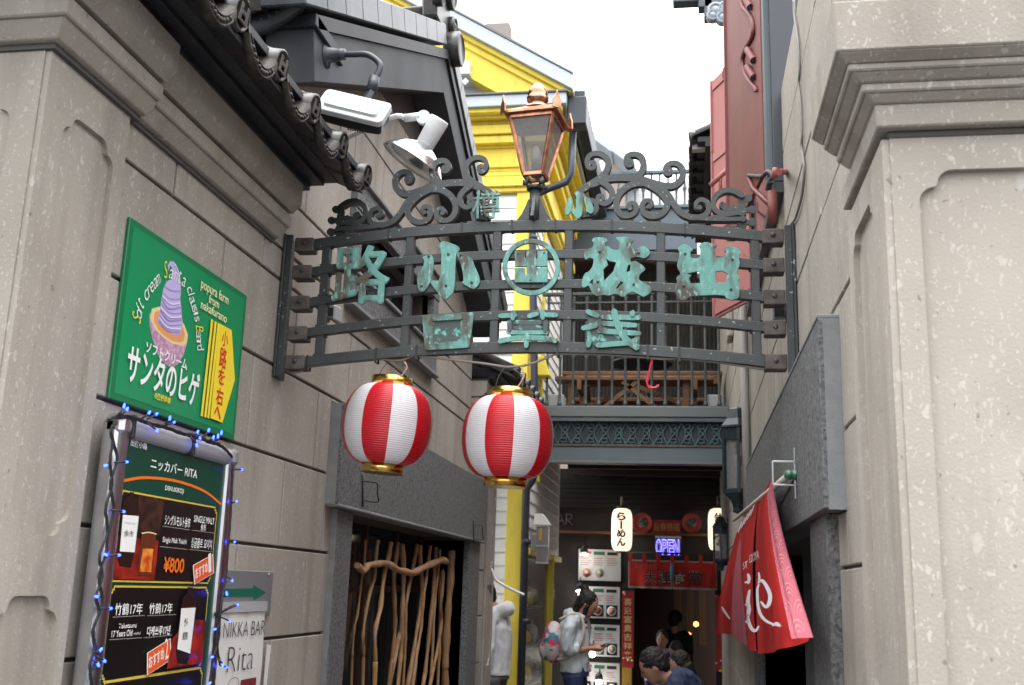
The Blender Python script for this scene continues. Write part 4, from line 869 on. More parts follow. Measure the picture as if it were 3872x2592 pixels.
r.txt('SINGLE MALT', (250, 648), (318, 645), pm('print_grey', (.4, .42, .42)), 0)
r.poly('photo_glass', [(345,702),(428,706),(402,945),(324,940)], pm('photo_glass_dark', (.12, .03, .012), .2)); r.poly('photo_whisky', [(352,790),(412,792),(398,925),(332,922)], AMB)
r.line('photo_rim', [(345,704),(385,698),(428,708)], .003, PCREAM)
r.txt('シングルモルト余市', (473, 655), (624, 615), PWHITE, .012); r.txt('SINGLE MALT', (640, 638), (760, 618), PWHITE, .01); r.txt('余市', (678, 688), (712, 652), PWHITE, .01)
r.txt('Single Malt Yoichi', (460, 762), (600, 737), PWHITE, .008); r.txt('싱글몰트 요이치', (622, 785), (745, 740), PWHITE, .01); r.txt('¥800', (462, 925), (588, 845), ORNG, .02)
for a, b in (((460,662),(615,684)), ((628,685),(755,703)), ((445,778),(600,795)), ((612,795),(742,808))): r.line('rule', [a, b], .0016, pm('print_rule', (.3, .3, .3)))
def badge(pts, s_, n):
    r.poly('badge', pts, PWHITE); cx, cy = sum(p[0] for p in pts)/4, sum(p[1] for p in pts)/4
    r.poly('badge', [(cx+(x-cx)*.93, cy+(y-cy)*.95) for x, y in pts], pm('badge_orange', (.74, .11, .02)))
    A, B = r.pt(pts[3]), r.pt(pts[2]); U_ = (B-A).normalized(); V_ = UX.cross(U_); C_ = r.pt((cx, cy)); w = (B-A).length
    text('lettering', s_, C_-U_*w*.42-V_*.016, U_, V_, w*.62, .034, PWHITE, RB, N=UX, lift=r.lift(), bold=.02); text('lettering', n, C_+U_*w*.24-V_*.02, U_, V_, w*.14, .06, PWHITE, RB, N=UX, lift=r.lift())
badge([(632,885),(748,822),(752,930),(640,996)], 'おすすめ', '1'); badge([(368,1385),(503,1300),(507,1422),(368,1512)], 'おすすめ', '2')
r.poly('photo', [(610,1190),(705,1200),(680,1440),(480,1475),(515,1300)], PHRED)
r.poly('photo_bottle', [(600,1008),(628,1010),(630,1045),(650,1075),(648,1130),(612,1400),(590,1450),(540,1440),(530,1380),(562,1120),(572,1070),(596,1045)], BOTT)
r.poly('photo_label', [(562,1130),(643,1126),(612,1388),(538,1362)], PWHITE)
r.txt('竹', (572, 1235), (606, 1185), BLK, .02); r.txt('鶴', (564, 1310), (600, 1262), BLK, .002)
r.txt('竹鶴17年', (175, 1170), (342, 1098), PWHITE, .004); r.txt('竹鶴17年', (372, 1162), (512, 1098), PWHITE, .004); r.txt('Taketsuru', (198, 1245), (303, 1212), PWHITE, .008); r.txt('17 Years Old', (157, 1295), (280, 1250), PWHITE, .01); r.txt('(whisky)', (284, 1284), (325, 1262), PWHITE, 0); r.txt('다케쓰루17년', (358, 1290), (497, 1225), PWHITE, .02)
for a, b in (((165,1180),(348,1170)), ((362,1172),(527,1165)), ((145,1308),(330,1297)), ((342,1298),(505,1282))): r.line('rule', [a, b], .0016, pm('print_rule', (.3, .3, .3)))
# ---------------------------------------------------------------- blue fairy lights wound round the board
FL = empty('light_string', (XB, by0, bz1), 'string of tiny blue lights on twisted black wire wound around the menu board', 'lights')
TW = mat('twisted_black_wire', (.02, .02, .022), .55); BLUE = mat('blue_led', (.02, .05, 1.0), .3, emit=5)
wl_ = Board(XB+.03, (300, 1550), .6643, FL)
for pts in ([(70,1568),(60,1450),(85,1360),(80,1250),(110,1150),(95,1060),(130,950),(115,830),(160,700),(150,560),(185,430),(175,300),(190,180),(180,120),(205,60)],
            [(60,1500),(100,1400),(75,1260),(130,1100),(110,950),(150,820),(160,740),(195,560),(175,420),(215,280),(180,130),(215,70)],
            [(160,60),(210,40),(235,30),(330,55),(420,85),(520,110),(600,140),(690,165),(770,190),(825,220),(870,270)],
            [(215,45),(300,42),(400,80),(480,95),(580,135),(660,145),(740,185),(800,195)],
            [(872,300),(868,450),(858,650),(845,800),(835,950),(815,1060),(800,1160),(795,1300),(760,1430),(740,1568)], [(800,1160),(830,1140),(880,1115)], [(770,1160),(800,1200),(780,1300),(800,1450)]):
    P = smooth_path([wl_.pt(p) for p in pts], 5)
    t = MB()
    for ph in (0, 2.1, 4.2): t.tube([q+Vector((.3*math.sin(i*.8+ph), math.cos(i*.8+ph), math.sin(i*.8+ph)))*.0035 for i, q in enumerate(P)], .0024, 5)
    t.obj('wire', TW, FL)
LEDS = [((120,318),(165,305)), ((250,297),(200,300)), ((232,580),(180,570)), ((122,822),(155,840)), ((205,827),(165,830)), ((68,1062),(115,1068)), ((158,1130),(115,1132)), ((102,1360),(80,1385)), ((122,1432),(90,1400)), ((85,1456),(70,1420)), ((378,12),(355,50)), ((420,22),(385,55)), ((494,42),(488,82)), ((520,70),(490,88)), ((420,122),(385,75)), ((655,122),(640,150)), ((718,112),(700,160)), ((790,125),(780,180)), ((745,152),(735,175)), ((648,206),(630,150)), ((668,165),(655,150)), ((770,145),(765,185)), ((908,340),(870,340)), ((877,520),(864,530)), ((866,752),(852,760)), ((852,975),(838,950)), ((818,1040),(822,1060)), ((883,1110),(830,1140)), ((836,1205),(805,1180)), ((748,1250),(790,1240)), ((732,1408),(765,1400)), ((797,1458),(790,1420)), ((820,1465),(800,1455)), ((718,1558),(745,1540)), ((233,-28),(215,40)), ((251,-9),(225,40))]
for tip, root in LEDS:
    a, b = wl_.pt(tip), wl_.pt(root); ax_ = (a-b).normalized(); a = a+Vector((.012, 0, 0))
    st_ = MB().tube([b, a-ax_*.01], .0028, 6).obj('bulb_stem', TW, FL)
    MB().lathe([(.0034, -.01), (.0034, 0), (.0022, .003), (.0001, .005)], a, 8, ax_.to_track_quat('Z', 'Y').to_matrix().to_4x4()).obj('blue_bulb', BLUE, st_)
# ---------------------------------------------------------------- small boards further along the wall
GB = empty('arrow_board', onX(XL, 960, 2230), 'grey board with a dark green arrow pointing along the wall', 'sign')
a_ = Board(XL+.014, (850, 1500), .6964, GB); (y0, z1), (y1, z0) = a_.uv((-45, 935)), a_.uv((246, 1190))
box('board_panel', (XL+.003, y0, z0), (XL+.014, y1, z1), pm('board_grey', (.17, .175, .19), .4), GB, .003)
a_.poly('arrow_print', [(-30,1045),(155,1042),(155,1023),(222,1065),(155,1108),(155,1087),(-30,1087)], pm('arrow_green', (.0, .12, .075), .5))
for q in ((238, 968), (-35, 960)): MB().lathe([(.006, 0), (.006, .003), (.0001, .005)], a_.pt(q), 8, MX).obj('screw', ALU, GB)
PN = empty('paper_notice', onX(XL, 940, 2500), 'hand lettered white paper notice hanging beneath the grey arrow board', 'notice')
n_ = Board(XL+.022, (850, 1500), .6964, PN); (y0, z1), (y1, z0) = n_.uv((-60, 1165)), n_.uv((226, 1160)); z0 = .95
pap = MB(); pap.grid([[(XL+.019+.0025*math.sin(j*1.9+i), y0+(y1-y0)*j/8, z0+(z1-z0)*i/8) for j in range(9)] for i in range(9)]); pap.obj('paper_sheet', pm('paper', (.7, .7, .68), .7), PN, fix=False)
n_.k = 6
pk = pm('ink_black', (.02, .02, .022)); n_.txt('NIKKA BAR', (-14, 1312), (218, 1215), pk, -.012); n_.txt('Rita', (6, 1502), (160, 1345), pk, -.02)
n_.rect('drawn_box', (85, 1540), (158, 1640), pm('print_maroon', (.2, .02, .03))); n_.line('drawn_line', [(10,1640),(22,1545),(68,1535),(66,1640)], .002, pk)
pt_ = MB(); c0, c1 = n_.pt((228, 1345)), n_.pt((252, 1350)); pt_.add([c0, c1, n_.pt((222, 1620)), n_.pt((205, 1620))], [(0,1,2,3)]); pt_.obj('paper_sheet', pm('paper', (.7, .7, .68), .7), PN)
MB().box((XL+.0145, n_.pt((-10,1120)).y, n_.pt((100,1165)).z-.003), (XL+.026, y1-.004, n_.pt((100,1115)).z)).obj('tape_strip', pm('clear_tape', (.42, .43, .45), .25), PN)
# ================================================================ right stone building
RBD = empty('stone_building', (XR, 2.1, 0), 'beige stone building with heavy cornice and granite doorway on the right', 'building')
YFR = 2.03; ZR = [1.6+(z-1.6)*.957 for z in (0.25, .612, .968, 1.325, 1.682, 2.046, 2.405, 2.765, 3.12, 3.475, 3.83, 4.19, 4.55, 4.9, 5.25)]
xg = .348
rl0, rl1 = onX(xg, 3102, 1500).y, onX(xg, 2822, 1800).y
RL = (rl0, rl1, onX(xg, 3112, 1925).z, onX(xg, 3102, 1182).z)          # lintel
jy0, jy1 = onX(.372, 3135, 2300).y, onX(.372, 3072, 2300).y
RD = (jy1, rl1-.25, 0, RL[2]+.002); RSUR = (jy0, rl1-.02, 0, RL[2]+.004)
wallR = plate('wall', [[(YFR+.05, 0), (15.5, 0), (15.5, 5.3), (4.3, 5.3), (4.3, 3.68), (YFR+.05, 3.68)], [(RD[0], -.01), (RD[1], -.01), (RD[1], RD[3]), (RD[0], RD[3])]], .4, ((XR+.414, 0, 0), (0, 1, 0), (0, 0, 1), (-1, 0, 0)), MORTAR, RBD)
ashlar(XR, -1, 2.495, 14.2, [0]+ZR, [3.1, 3.45], [RSUR, RL, (0, 4.3, 3.68, 9)], wallR, length=.72, gap=.0045)
# pilaster at the street corner, cornice, street face
pzt = onX(.385, 3322, 500).z
zjr = onX(.385, 3300, 700).z
pilaster(XR-.018, -1, YFR, 2.49, 2.485, [(.3, 2.416)], RBD, .024, (.13, .06))
front_face(XR-.0035, 2.6, YFR-.004, 2.485, [(.3, 2.417, XR+.046, XR+.46)], RBD, .03, 0)
def rcorn(prof, parent):
    for (z0, p0, z1, p1, mt) in prof:
        b = MB(); xb = 2.6
        def lv(z, p): return [(XR-p, YFR-p, z), (xb, YFR-p, z), (xb, YE, z), (XR-p, YE, z)]
        b.add(lv(z0, p0)+lv(z1, p1), [(0,3,2,1),(4,5,6,7),(0,1,5,4),(1,2,6,5),(2,3,7,6),(3,0,4,7)]); b.obj('cornice_stone' if mt is STONE else 'shadow_joint', mt, parent, .003)
YE = 2.47
rcorn([(2.4855, .008, 2.499, .008, MORTAR), (2.4995, .03, 2.545, .034, STONE)], RBD); YE = 2.33
rcorn([(2.5455, .036, 2.56, .055, STONE), (2.5605, .06, 2.577, .062, STONE), (2.5775, .064, 2.592, .084, STONE), (2.5925, .088, 2.606, .09, STONE), (2.6065, .092, 2.62, .113, STONE), (2.6205, .115, 2.725, .117, STONE)], RBD); YE = 2.48
box('upper_wall', (XR-.012, YFR-.012, 2.7255), (2.6, YE, 3.3), STONE, RBD)
# granite lintel and jambs
lr = MB().box((xg, RL[0], RL[2]), (XR+.05, RL[1], RL[3])).obj('door_lintel', GRAN, RBD, .002)
box('lintel_edge', (xg+.012, RL[0]-.004, RL[2]-.003), (XR+.04, RL[0]+.02, RL[3]-.002), GRANE, lr)
MB().box((xg-.003, RL[0]+.003, RL[3]+.0005), (XR+.03, RL[1], RL[3]+.012)).obj('drip_edge', GRANE, lr, .002)
MB().box((.372, jy0, 0), (XR+.3, jy1, RL[2]-.0005)).obj('door_jamb', GRAN, RBD, .002); MB().box((.372, RD[1], 0), (XR+.3, rl1-.03, RL[2]-.0005)).obj('door_jamb', GRAN, RBD, .006)
dk = MB(); dk.box((XR+.3, RD[0]-.2, 0), (XR+.32, RD[1]+.2, 2.2)); dk.obj('room_wall', DARK, RBD)
for y in (RD[0]+.9, RD[0]+1.05, RD[1]-.3): MB().box((XR+.2, y, 0), (XR+.24, y+.05, 1.85)).obj('door_post', GRANE, RBD)
# ---------------------------------------------------------------- iron fire shutters at the upper window
SH = empty('window_frame', (XR, 5.3, 3.3), 'dark steel window frame on the right wall between the red shutters', 'window')
yfr0 = onX(XR, 2960, 600).y; xf0, xf1 = onY(yfr0, 2926, 600).x, onY(yfr0+.075, 2897, 600).x
MB().box((xf0, yfr0, 3.27), (XR+.1, yfr0+.07, 5.1)).obj('jamb', NAVY, SH, .003)
MB().box((xf1, yfr0+.0705, 3.29), (XR+.1, yfr0+.16, 5.1)).obj('reveal', STEELB, SH, .003)
MB().box((.36, yfr0, 3.22), (XR+.1, 6.25, 3.2695)).obj('sill', NAVY, SH, .003)
MB().box((XR-.004, yfr0+.161, 3.27), (XR+.02, 6.2, 5.0)).obj('glazing', WINGLASS, SH)
def shutter(h, e, z0, z1, label, straps=True, REDI=None):
    h, e = Vector(h+(0,)), Vector(e+(0,)); d = (e-h); L_ = d.length; d.normalize(); nrm = Vector((-d.y, d.x, 0)); nrm = nrm if nrm.y < 0 else -nrm
    o = empty('iron_shutter', h+Vector((0, 0, z0)), label, 'shutter', 'red iron shutters of the upper window')
    c = (h+e)/2+Vector((0, 0, (z0+z1)/2))
    MB().obox(c, d*L_/2, nrm*.008, Vector((0, 0, (z1-z0)/2))).obj('shutter_leaf', REDI, o, .002)
    MB().obox(e+d*.004+Vector((0, 0, (z0+z1)/2)), d*.006, nrm*.022, Vector((0, 0, (z1-z0)/2))).obj('edge_strip', REDI, o, .002)
    for z in () if not straps else (z0+.05, z0+(z1-z0)*.36, z0+(z1-z0)*.66, z1-.05): MB().obox((h+e)/2+Vector((0, 0, z))+nrm*.0125, d*(L_/2-.01), nrm*.004, Vector((0, 0, .03))).obj('cross_strap', REDI, o, .002)
    return o, h, e, d, nrm
ys_h = yfr0+.13
zb = onY(5.1, 2830, 862).z
eX = onY(5.3, 2758, 500); hX = onY(yfr0+.17, 2893, 600)
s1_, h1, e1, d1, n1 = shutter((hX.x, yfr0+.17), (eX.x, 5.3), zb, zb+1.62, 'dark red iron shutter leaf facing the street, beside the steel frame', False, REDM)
# latch: curved strap with pipe stubs, hook and hinge
lt = MB()
def q(x, y):        # on the face of the leaf
    d = ray(2500+.6377*x, .6377*y); t = (h1+n1*.016-CAM).dot(n1)/d.dot(n1); return CAM+d*t
lt.tube(smooth_path([q(465,-40), q(480,40), q(530,100), q(545,200), q(500,290), q(482,360), q(500,450), q(555,520), q(562,545)], 4), .011, 4); lt.obj('curved_strap', REDM, s1_)
for x, y in ((495,15), (515,330), (515,432)):
    MB().tube([q(x, y)+Vector((-.005, -.035, .01)), q(x+35, y+30)+Vector((0, .0, 0))], .017, 12, cap=False).obj('pipe_stub', REDM, s1_)
hk = MB(); hk.tube(smooth_path([q(515,1040), q(560,1045), q(600,1045), q(625,1020), q(650,1025), q(660,1050), q(645,1068)], 4), .009, 8); hk.obj('hook', RUST, s1_)
ey = MB(); ey.tube([onX(XR, 2972, 650), onX(XR-.08, 2945, 652)], .012, 8); ey.lathe([(.0001, -.01), (.02, -.008), (.02, .008), (.0001, .01)], onX(XR-.09, 2930, 655), 12, Matrix.Rotation(rad(90), 4, 'Y')); ey.obj('eye_bolt', REDI, s1_)
MB().tube([onX(XR-.045, 2920, 725), onX(XR-.045, 2923, 845)], .02, 12).obj('hinge_barrel', REDM, s1_)
st2 = MB(); st2.tube([q(520,1060), q(545,1120), q(600,1170), q(640,1210)], .012, 4); st2.obj('hinge_strap', REDM, s1_)
zb2 = onY(6.5, 2720, 1203).z
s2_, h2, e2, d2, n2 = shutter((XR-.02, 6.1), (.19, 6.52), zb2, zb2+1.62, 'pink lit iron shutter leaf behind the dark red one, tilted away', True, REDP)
q2 = lambda x, y: onY(6.3, 2500+.6377*x, .6377*y)
MB().tube([q2(292, 1100), q2(415, 985)], .017, 10).obj('latch_bar', REDP, s2_); MB().tube([q2(352, 1050), q2(352, 1150)], .01, 8).obj('latch_pin', REDI, s2_)
MB().tube(smooth_path([q2(400, 385), q2(375, 400), q2(365, 440), q2(378, 480), q2(402, 492)], 4), .006, 6).obj('ring_pull', REDI, s2_)
# thin cable clipped to the wall
cw = [onX(XR-.008, 2300+.671*x, .671*y) for x, y in ((1045,0),(1050,100),(1072,250),(1078,400),(1074,470),(1085,600),(1092,760),(1090,830),(1105,950),(1095,1080),(1080,1150),(1062,1210),(1050,1240),(1015,1280))]
ct = tag(MB().tube(smooth_path(cw, 4), .005, 6).obj('wall_cable', mat('grey_cable', (.2, .185, .17), .6)), 'thin grey cable clipped up the right hand stone wall', 'cable')
# ---------------------------------------------------------------- noren on two bamboo poles
NR = empty('door_curtain', (XR-.13, 4, 1.5), 'red cloth shop curtain with white characters blowing out from the right doorway', 'curtain')
XP = XR-.077
pn, pf = onX(XP, 2982, 1800), onX(XP, 2778, 1966)
POLE = mat('pole_green', (.05, .14, .1), .35); POLW = mat('pole_pale', (.5, .46, .4), .5)
MB().tube([pn, pf+(pf-pn)*.03], .012, 12).obj('pole', POLW, NR)
nk = Matrix.Rotation(rad(90), 4, 'X')
for dx in (0, .019): MB().lathe([(.0001, -.024), (.012, -.018), (.0165, 0), (.012, .018), (.0001, .024)], onX(XP, 2982, 1798)+Vector((dx, -.012, 0)), 14, nk).obj('pole_knob', POLE, NR)
MB().tube([pn+Vector((.032, .03, 0)), pn+Vector((.032, .55, -.04))], .011, 10).obj('pole', mat('pole_dark', (.04, .035, .03), .5), NR)
bk_ = MB(); bx = XR-.05
for a, b in (((XP-.05, .045), (xg, .045)), ((XP-.05, -.03), (xg, -.03)), ((XP-.05, -.03), (XP-.05, .045)), ((xg-.004, -.075), (xg-.004, .09))): bk_.bar((a[0], pn.y-.005, pn.z+a[1]), (b[0], pn.y-.005, pn.z+b[1]), .006, .006, (0, 1, 0))
bk_.obj('pole_bracket', ALU, NR, .001)
CLOTH = mat('red_cloth', (.36, .018, .016), .9, 0, (.29, .014, .013), 3, spec=.08, bump=.25, bscale=350); CLOTHP = mat('red_cloth_reverse', (.37, .1, .13), .9, 0, (.33, .085, .11), 3, spec=.08, bump=.25, bscale=350)
def ny(t): return pn.lerp(pf, t)
def sheet(name, top, bot, n, m_, mt, fold=.012, ph=0, sag=.03, parent=None):
    """cloth between a top edge polyline and a bottom edge polyline (3-D points)"""
    def samp(pl, u): k = min(len(pl)-2, int(u*(len(pl)-1))); f = u*(len(pl)-1)-k; return Vector(pl[k]).lerp(Vector(pl[k+1]), f)
    rows = []
    for i in range(m_+1):
        v = i/m_; row = []
        for j in range(n+1):
            u = j/n; a, b = samp(top, u), samp(bot, u); p = a.lerp(b, v)
            p += Vector((-sag*math.sin(math.pi*v)*.6+fold*v*math.sin(u*9+ph), fold*.6*v*math.sin(u*7+ph+1), 0)); row.append(p)
        rows.append(row)
    return MB().grid(rows).obj(name, mt, parent or NR, fix=False)
def npx(x, y, X): return onX(X, 2700+.4414*x, 1900+.4414*y)
# bottom edges are traced; the blown cloth hangs 10 to 20 cm nearer the middle of the alley
tA = [npx(310, -60, XP), npx(370, -130, XP), npx(470, -235, XP)]; 
p1 = sheet('cloth_panel', [npx(192,262,XP), npx(285,120,XP)], [npx(2,1115,XP-.045), npx(150,1135,XP-.03)], 12, 14, CLOTH, .008, 0)
p2 = sheet('cloth_panel', [npx(235,195,XP), npx(300,105,XP)], [npx(142,1130,XP-.035), npx(290,1245,XP-.05)], 12, 14, CLOTHP, .006, 1)
p3 = sheet('cloth_panel', [npx(235,170,XP-.006), npx(345,20,XP-.006), npx(375,-20,XP-.006)], [npx(285,1255,XP-.06), npx(340,1275,XP-.07), npx(386,1262,XP-.062)], 14, 16, CLOTH, .01, 2)
p4 = sheet('cloth_panel', [npx(370,-10,XP-.004), npx(420,-90,XP-.004), npx(486,-190,XP-.004)], [npx(378,1300,XP-.075), npx(520,1280,XP-.085), npx(640,1245,XP-.08), npx(800,1178,XP-.03)], 26, 22, CLOTH, .011, 0, .014)
T5, B5 = [npx(455,-60,XP-.030), npx(492,-205,XP-.034)], [npx(652,1168,XP-.125), npx(854,1158,XP-.085)]
p5 = sheet('cloth_panel', T5, B5, 16, 20, CLOTHP, .006, .5, .014)
# white print on the cloth
CW = mat('cloth_white', (.66, .64, .68), .8)
def cstroke(pts, w, X, name='cloth_print', mt=CW):
    P = smooth_path([Vector((x, y, 0)) for x, y in pts], 6); A, B = [], []; n = len(P)
    for i, p in enumerate(P):
        d = (P[min(i+1, n-1)]-P[max(i-1, 0)]).normalized(); nn = Vector((-d.y, d.x, 0)); ww = w*(1-.55*abs(2*i/(n-1)-1)**2); A.append(npx(p.x+nn.x*ww, p.y+nn.y*ww, X)); B.append(npx(p.x-nn.x*ww, p.y-nn.y*ww, X))
    MB().grid([A, B]).obj(name, mt, NR, fix=False)
Xc = XP-.122
cstroke([(288,612),(300,650),(292,700)], 14, Xc); cstroke([(262,690),(285,680)], 9, Xc); cstroke([(305,750),(290,850),(300,920),(285,1000)], 17, Xc); cstroke([(265,880),(300,870)], 9, Xc); cstroke([(290,900),(292,1000),(320,1080),(355,1100),(384,1060)], 15, Xc); cstroke([(280,1010),(290,1035)], 15, Xc)
cstroke([(385,700),(370,760),(380,900),(410,980),(470,1030),(570,1062)], 13, Xc); cstroke([(380,690),(410,670),(450,720),(480,800),(470,870),(440,895),(400,850)], 17, Xc); cstroke([(500,1060),(535,1035),(572,1062)], 10, Xc); cstroke([(382,600),(388,650),(378,700)], 9, Xc)
cstroke([(65,895),(100,950),(135,1000)], 9, XP-.075)
for s_, a, b in (('EZOYA', (305,520), (382,365)), ('ST', (248,575), (284,465))):
    A, B = npx(*a, Xc+.01), npx(*b, Xc+.01); text('cloth_print', s_, (Xc+.01, max(A.y, B.y), min(A.z, B.z)), (0, -1, 0), (0, 0, 1), abs(A.y-B.y), abs(A.z-B.z)*.62, CW, NR, N=(-1, 0, 0), lift=0, bold=-.006)
for k in range(5): cstroke([(205+26*k, 262-36*k), (228+26*k, 200-36*k), (240+26*k, 165-36*k)], 5, XP-.02)
# wave pattern on the turned-back panel: rows of nested arcs lying on the cloth
WV = mat('wave_print', (.5, .17, .2), .85)
def on5(u, v, off):
    a, b = T5[0].lerp(T5[1], u), B5[0].lerp(B5[1], u); p = a.lerp(b, v)
    return p+Vector((-.014*math.sin(math.pi*v)*.6+.006*v*math.sin(u*9+.5)-off, .006*.6*v*math.sin(u*7+1.5)-off*.4, 0))
wv = MB()
for r_ in range(12):
    for c_ in range(-1, 5):
        cu0, cv0 = (c_+.5*(r_ % 2))/2.6, .1+.082*r_
        for f in (1, .7, .4):
            run = []
            for k in range(13):
                t = math.pi*k/12; u, v = cu0+.19*f*math.cos(t), cv0-.075*f*math.sin(t)
                if .02 < u < .98 and .03 < v < .98: run.append((u, v))
                else:
                    if len(run) > 2: wv.grid([[on5(x, y, .0025) for x, y in run], [on5(x, y+.007, .0025) for x, y in run]])
                    run = []
            if len(run) > 2: wv.grid([[on5(x, y, .0025) for x, y in run], [on5(x, y+.007, .0025) for x, y in run]])
w_o = wv.obj('wave_print', WV, NR, fix=False); w_o['kind'] = 'stuff'
# ---------------------------------------------------------------- wall lanterns
def wall_lantern(c, s, label, mt, lit=False):
    o = empty('wall_lantern', c, label, 'lamp', 'lanterns on the right wall'); c = Vector(c)
    H = .33*s; W_ = .075*s
    def hexp(rr, z): return [c+Vector((rr*math.cos(rad(60*k+30)), rr*math.sin(rad(60*k+30)), z)) for k in range(6)]
    def ring(name, lv, m_):
        b = MB(); R_ = [hexp(*l) for l in lv]; b.grid([x+[x[0]] for x in R_], smooth=False); b.add(R_[0], [tuple(range(6))[::-1]]); b.add(R_[-1], [tuple(range(6))]); return b.obj(name, m_, o, .001)
    ring('lamp_roof', [(W_*1.22, H*.5), (W_*1.2, H*.53), (W_*.8, H*.64), (W_*.6, H*.76), (W_*.55, H*.79), (W_*.3, H*.82)], mt)
    ring('lamp_foot', [(W_*.12, -H*.76), (W_*.42, -H*.74), (W_*.4, -H*.68), (W_*.55, -H*.58), (W_*1.0, -H*.5), (W_*1.05, -H*.46)], mt)
    b = MB()
    for k in range(6):
        a = rad(60*k+30); p = c+Vector((W_*math.cos(a), W_*math.sin(a), 0)); b.bar(p+Vector((0, 0, -H*.47)), p+Vector((0, 0, H*.5)), .014*s, .014*s, (math.cos(a), math.sin(a), 0))
    R0, R1 = hexp(W_, H*.40), hexp(W_, -H*.44)
    for k in range(6):
        b.bar(R0[k], R0[(k+1) % 6], .01*s, .05*s*1.1); b.bar(R1[k], R1[(k+1) % 6], .01*s, .02*s)
    b.obj('lamp_frame', mt, o)
    gl = MB(); A, B = hexp(W_*.96, -H*.45), hexp(W_*.96, H*.46)
    for k in range(6): gl.add([A[k], A[(k+1) % 6], B[(k+1) % 6], B[k]], [(0,1,2,3)])
    gl.obj('lamp_pane', GLASS, o)
    MB().lathe([(.012*s, -.09*s), (.012*s, -.03*s), (.022*s, 0), (.02*s, .03*s), (.0001, .045*s)], c, 12).obj('bulb', mat('frosted_bulb', (.8, .8, .78), .25), o)
    MB().box((XR-.012, c.y-.05*s, c.z-H*.5), (XR-.001, c.y+.05*s, c.z+H*.75)).obj('back_plate', mt, o, .003)
    MB().tube([(XR-.01, c.y, c.z-H*.55), (c.x, c.y, c.z-H*.6)], .012*s, 8).obj('arm', mt, o)
    return o
w1 = onX(XR-.075, 2790, 1748); sc1 = (onX(XR-.075, 2760, 1580).z-onX(XR-.075, 2775, 1925).z)/.33/1.66
wall_lantern(w1, sc1, 'dark green hexagonal wall lantern on the stone wall above the shop curtain', mat('lantern_green_iron', (.012, .023, .031), .42, 0, (.02, .035, .044), 9))
w2 = onX(XR-.075, 2725, 2060)
wall_lantern(w2, 1.0, 'small black wall lantern deeper in the passage next to the noodle shop', NAVY)
# ================================================================ yellow and white wooden house
YD = 9.3
hp = lambda x, y, Y=YD: onY(Y, x, y)
HX = hp(1978, 1900).x                                   # corner of the house on the alley
YH = empty('clapboard_house', (HX, YD, 0), 'white clapboard house with bright yellow corner boards and pediment behind the lamp', 'building')
zE = hp(2050, 722).z
box('front_wall', (-4.2, YD+.02, 0), (HX-.02, YD+.2, zE+2.6), CLAP, YH); box('side_wall', (HX-.2, YD+.2, 1.96), (HX-.02, 12.2, zE), CLAP, YH)
me_f = MB().prism([(-4.2, YD+.019, 0), (-4.2, YD-.012, 0), (-4.2, YD+.0, .122), (-4.2, YD+.019, .122)], (4.2+HX-.14, 0, 0)).mesh('clapboard'); me_s = MB().prism([(HX-.019, YD+.14, 0), (HX+.012, YD+.14, 0), (HX+.0, YD+.14, .122), (HX-.019, YD+.14, .122)], (0, 2.4, 0)).mesh('clapboard')
me_f.materials.append(CLAP); me_s.materials.append(CLAP)
for k in range(int(zE/.118)):
    o = bpy.data.objects.new('clapboard', me_f); COL.objects.link(o); setpar(o, YH); o.location.z += .118*k+.02
    if .118*k > 1.95: o = bpy.data.objects.new('clapboard', me_s); COL.objects.link(o); setpar(o, YH); o.location.z += .118*k+.02
MB().box((HX-.139, YD-.03, 0), (HX+.012, YD+.018, zE)).obj('corner_board', YELL, YH, .004); MB().box((HX-.018, YD+.0185, 0), (HX+.03, YD+.139, zE)).obj('corner_board', YELL, YH, .004)
MB().box((HX-.018, 10.1, 2.6), (HX+.03, 10.2, zE)).obj('corner_board', YELL, YH, .004)
# entablature: courses that step out upwards
for y0, y1, p, mt in ((722, 700, .05, YELL), (700, 662, .08, YELL), (661, 645, .05, YELL), (644, 536, .015, YELL), (535, 505, .10, YELL), (504, 500, .08, YELL), (499, 464, .13, YELL), (463, 440, .10, YELL), (439, 424, .19, YELL), (423, 418, .17, YELL), (417, 395, .26, YELL), (394, 350, .30, mat('grey_flashing', (.42, .46, .5), .4)), (349, 340, .32, mat('flashing_cap', (.1, .11, .12), .5))):
    z0, z1 = hp(2050, y0, YD-p).z, hp(2050, y1, YD-p).z; MB().box((-4.3, YD-p, z0), (HX+p+.04, 12.1, z1-.001)).obj('entablature_course', mt, YH, .006)
zt, zb_ = hp(2050, 540).z, hp(2050, 640).z
for k in range(4):
    x1 = HX-.12-.62*k; outl = [[(x1-.5, zb_+.02), (x1, zb_+.02), (x1, zt-.02), (x1-.5, zt-.02)], [(x1-.46, zb_+.05), (x1-.04, zb_+.05), (x1-.04, zt-.05), (x1-.46, zt-.05)]]
    plate('frieze_panel', outl, .02, ((0, YD-.016, 0), (1, 0, 0), (0, 0, 1), (0, -1, 0)), YELL, YH, .004)
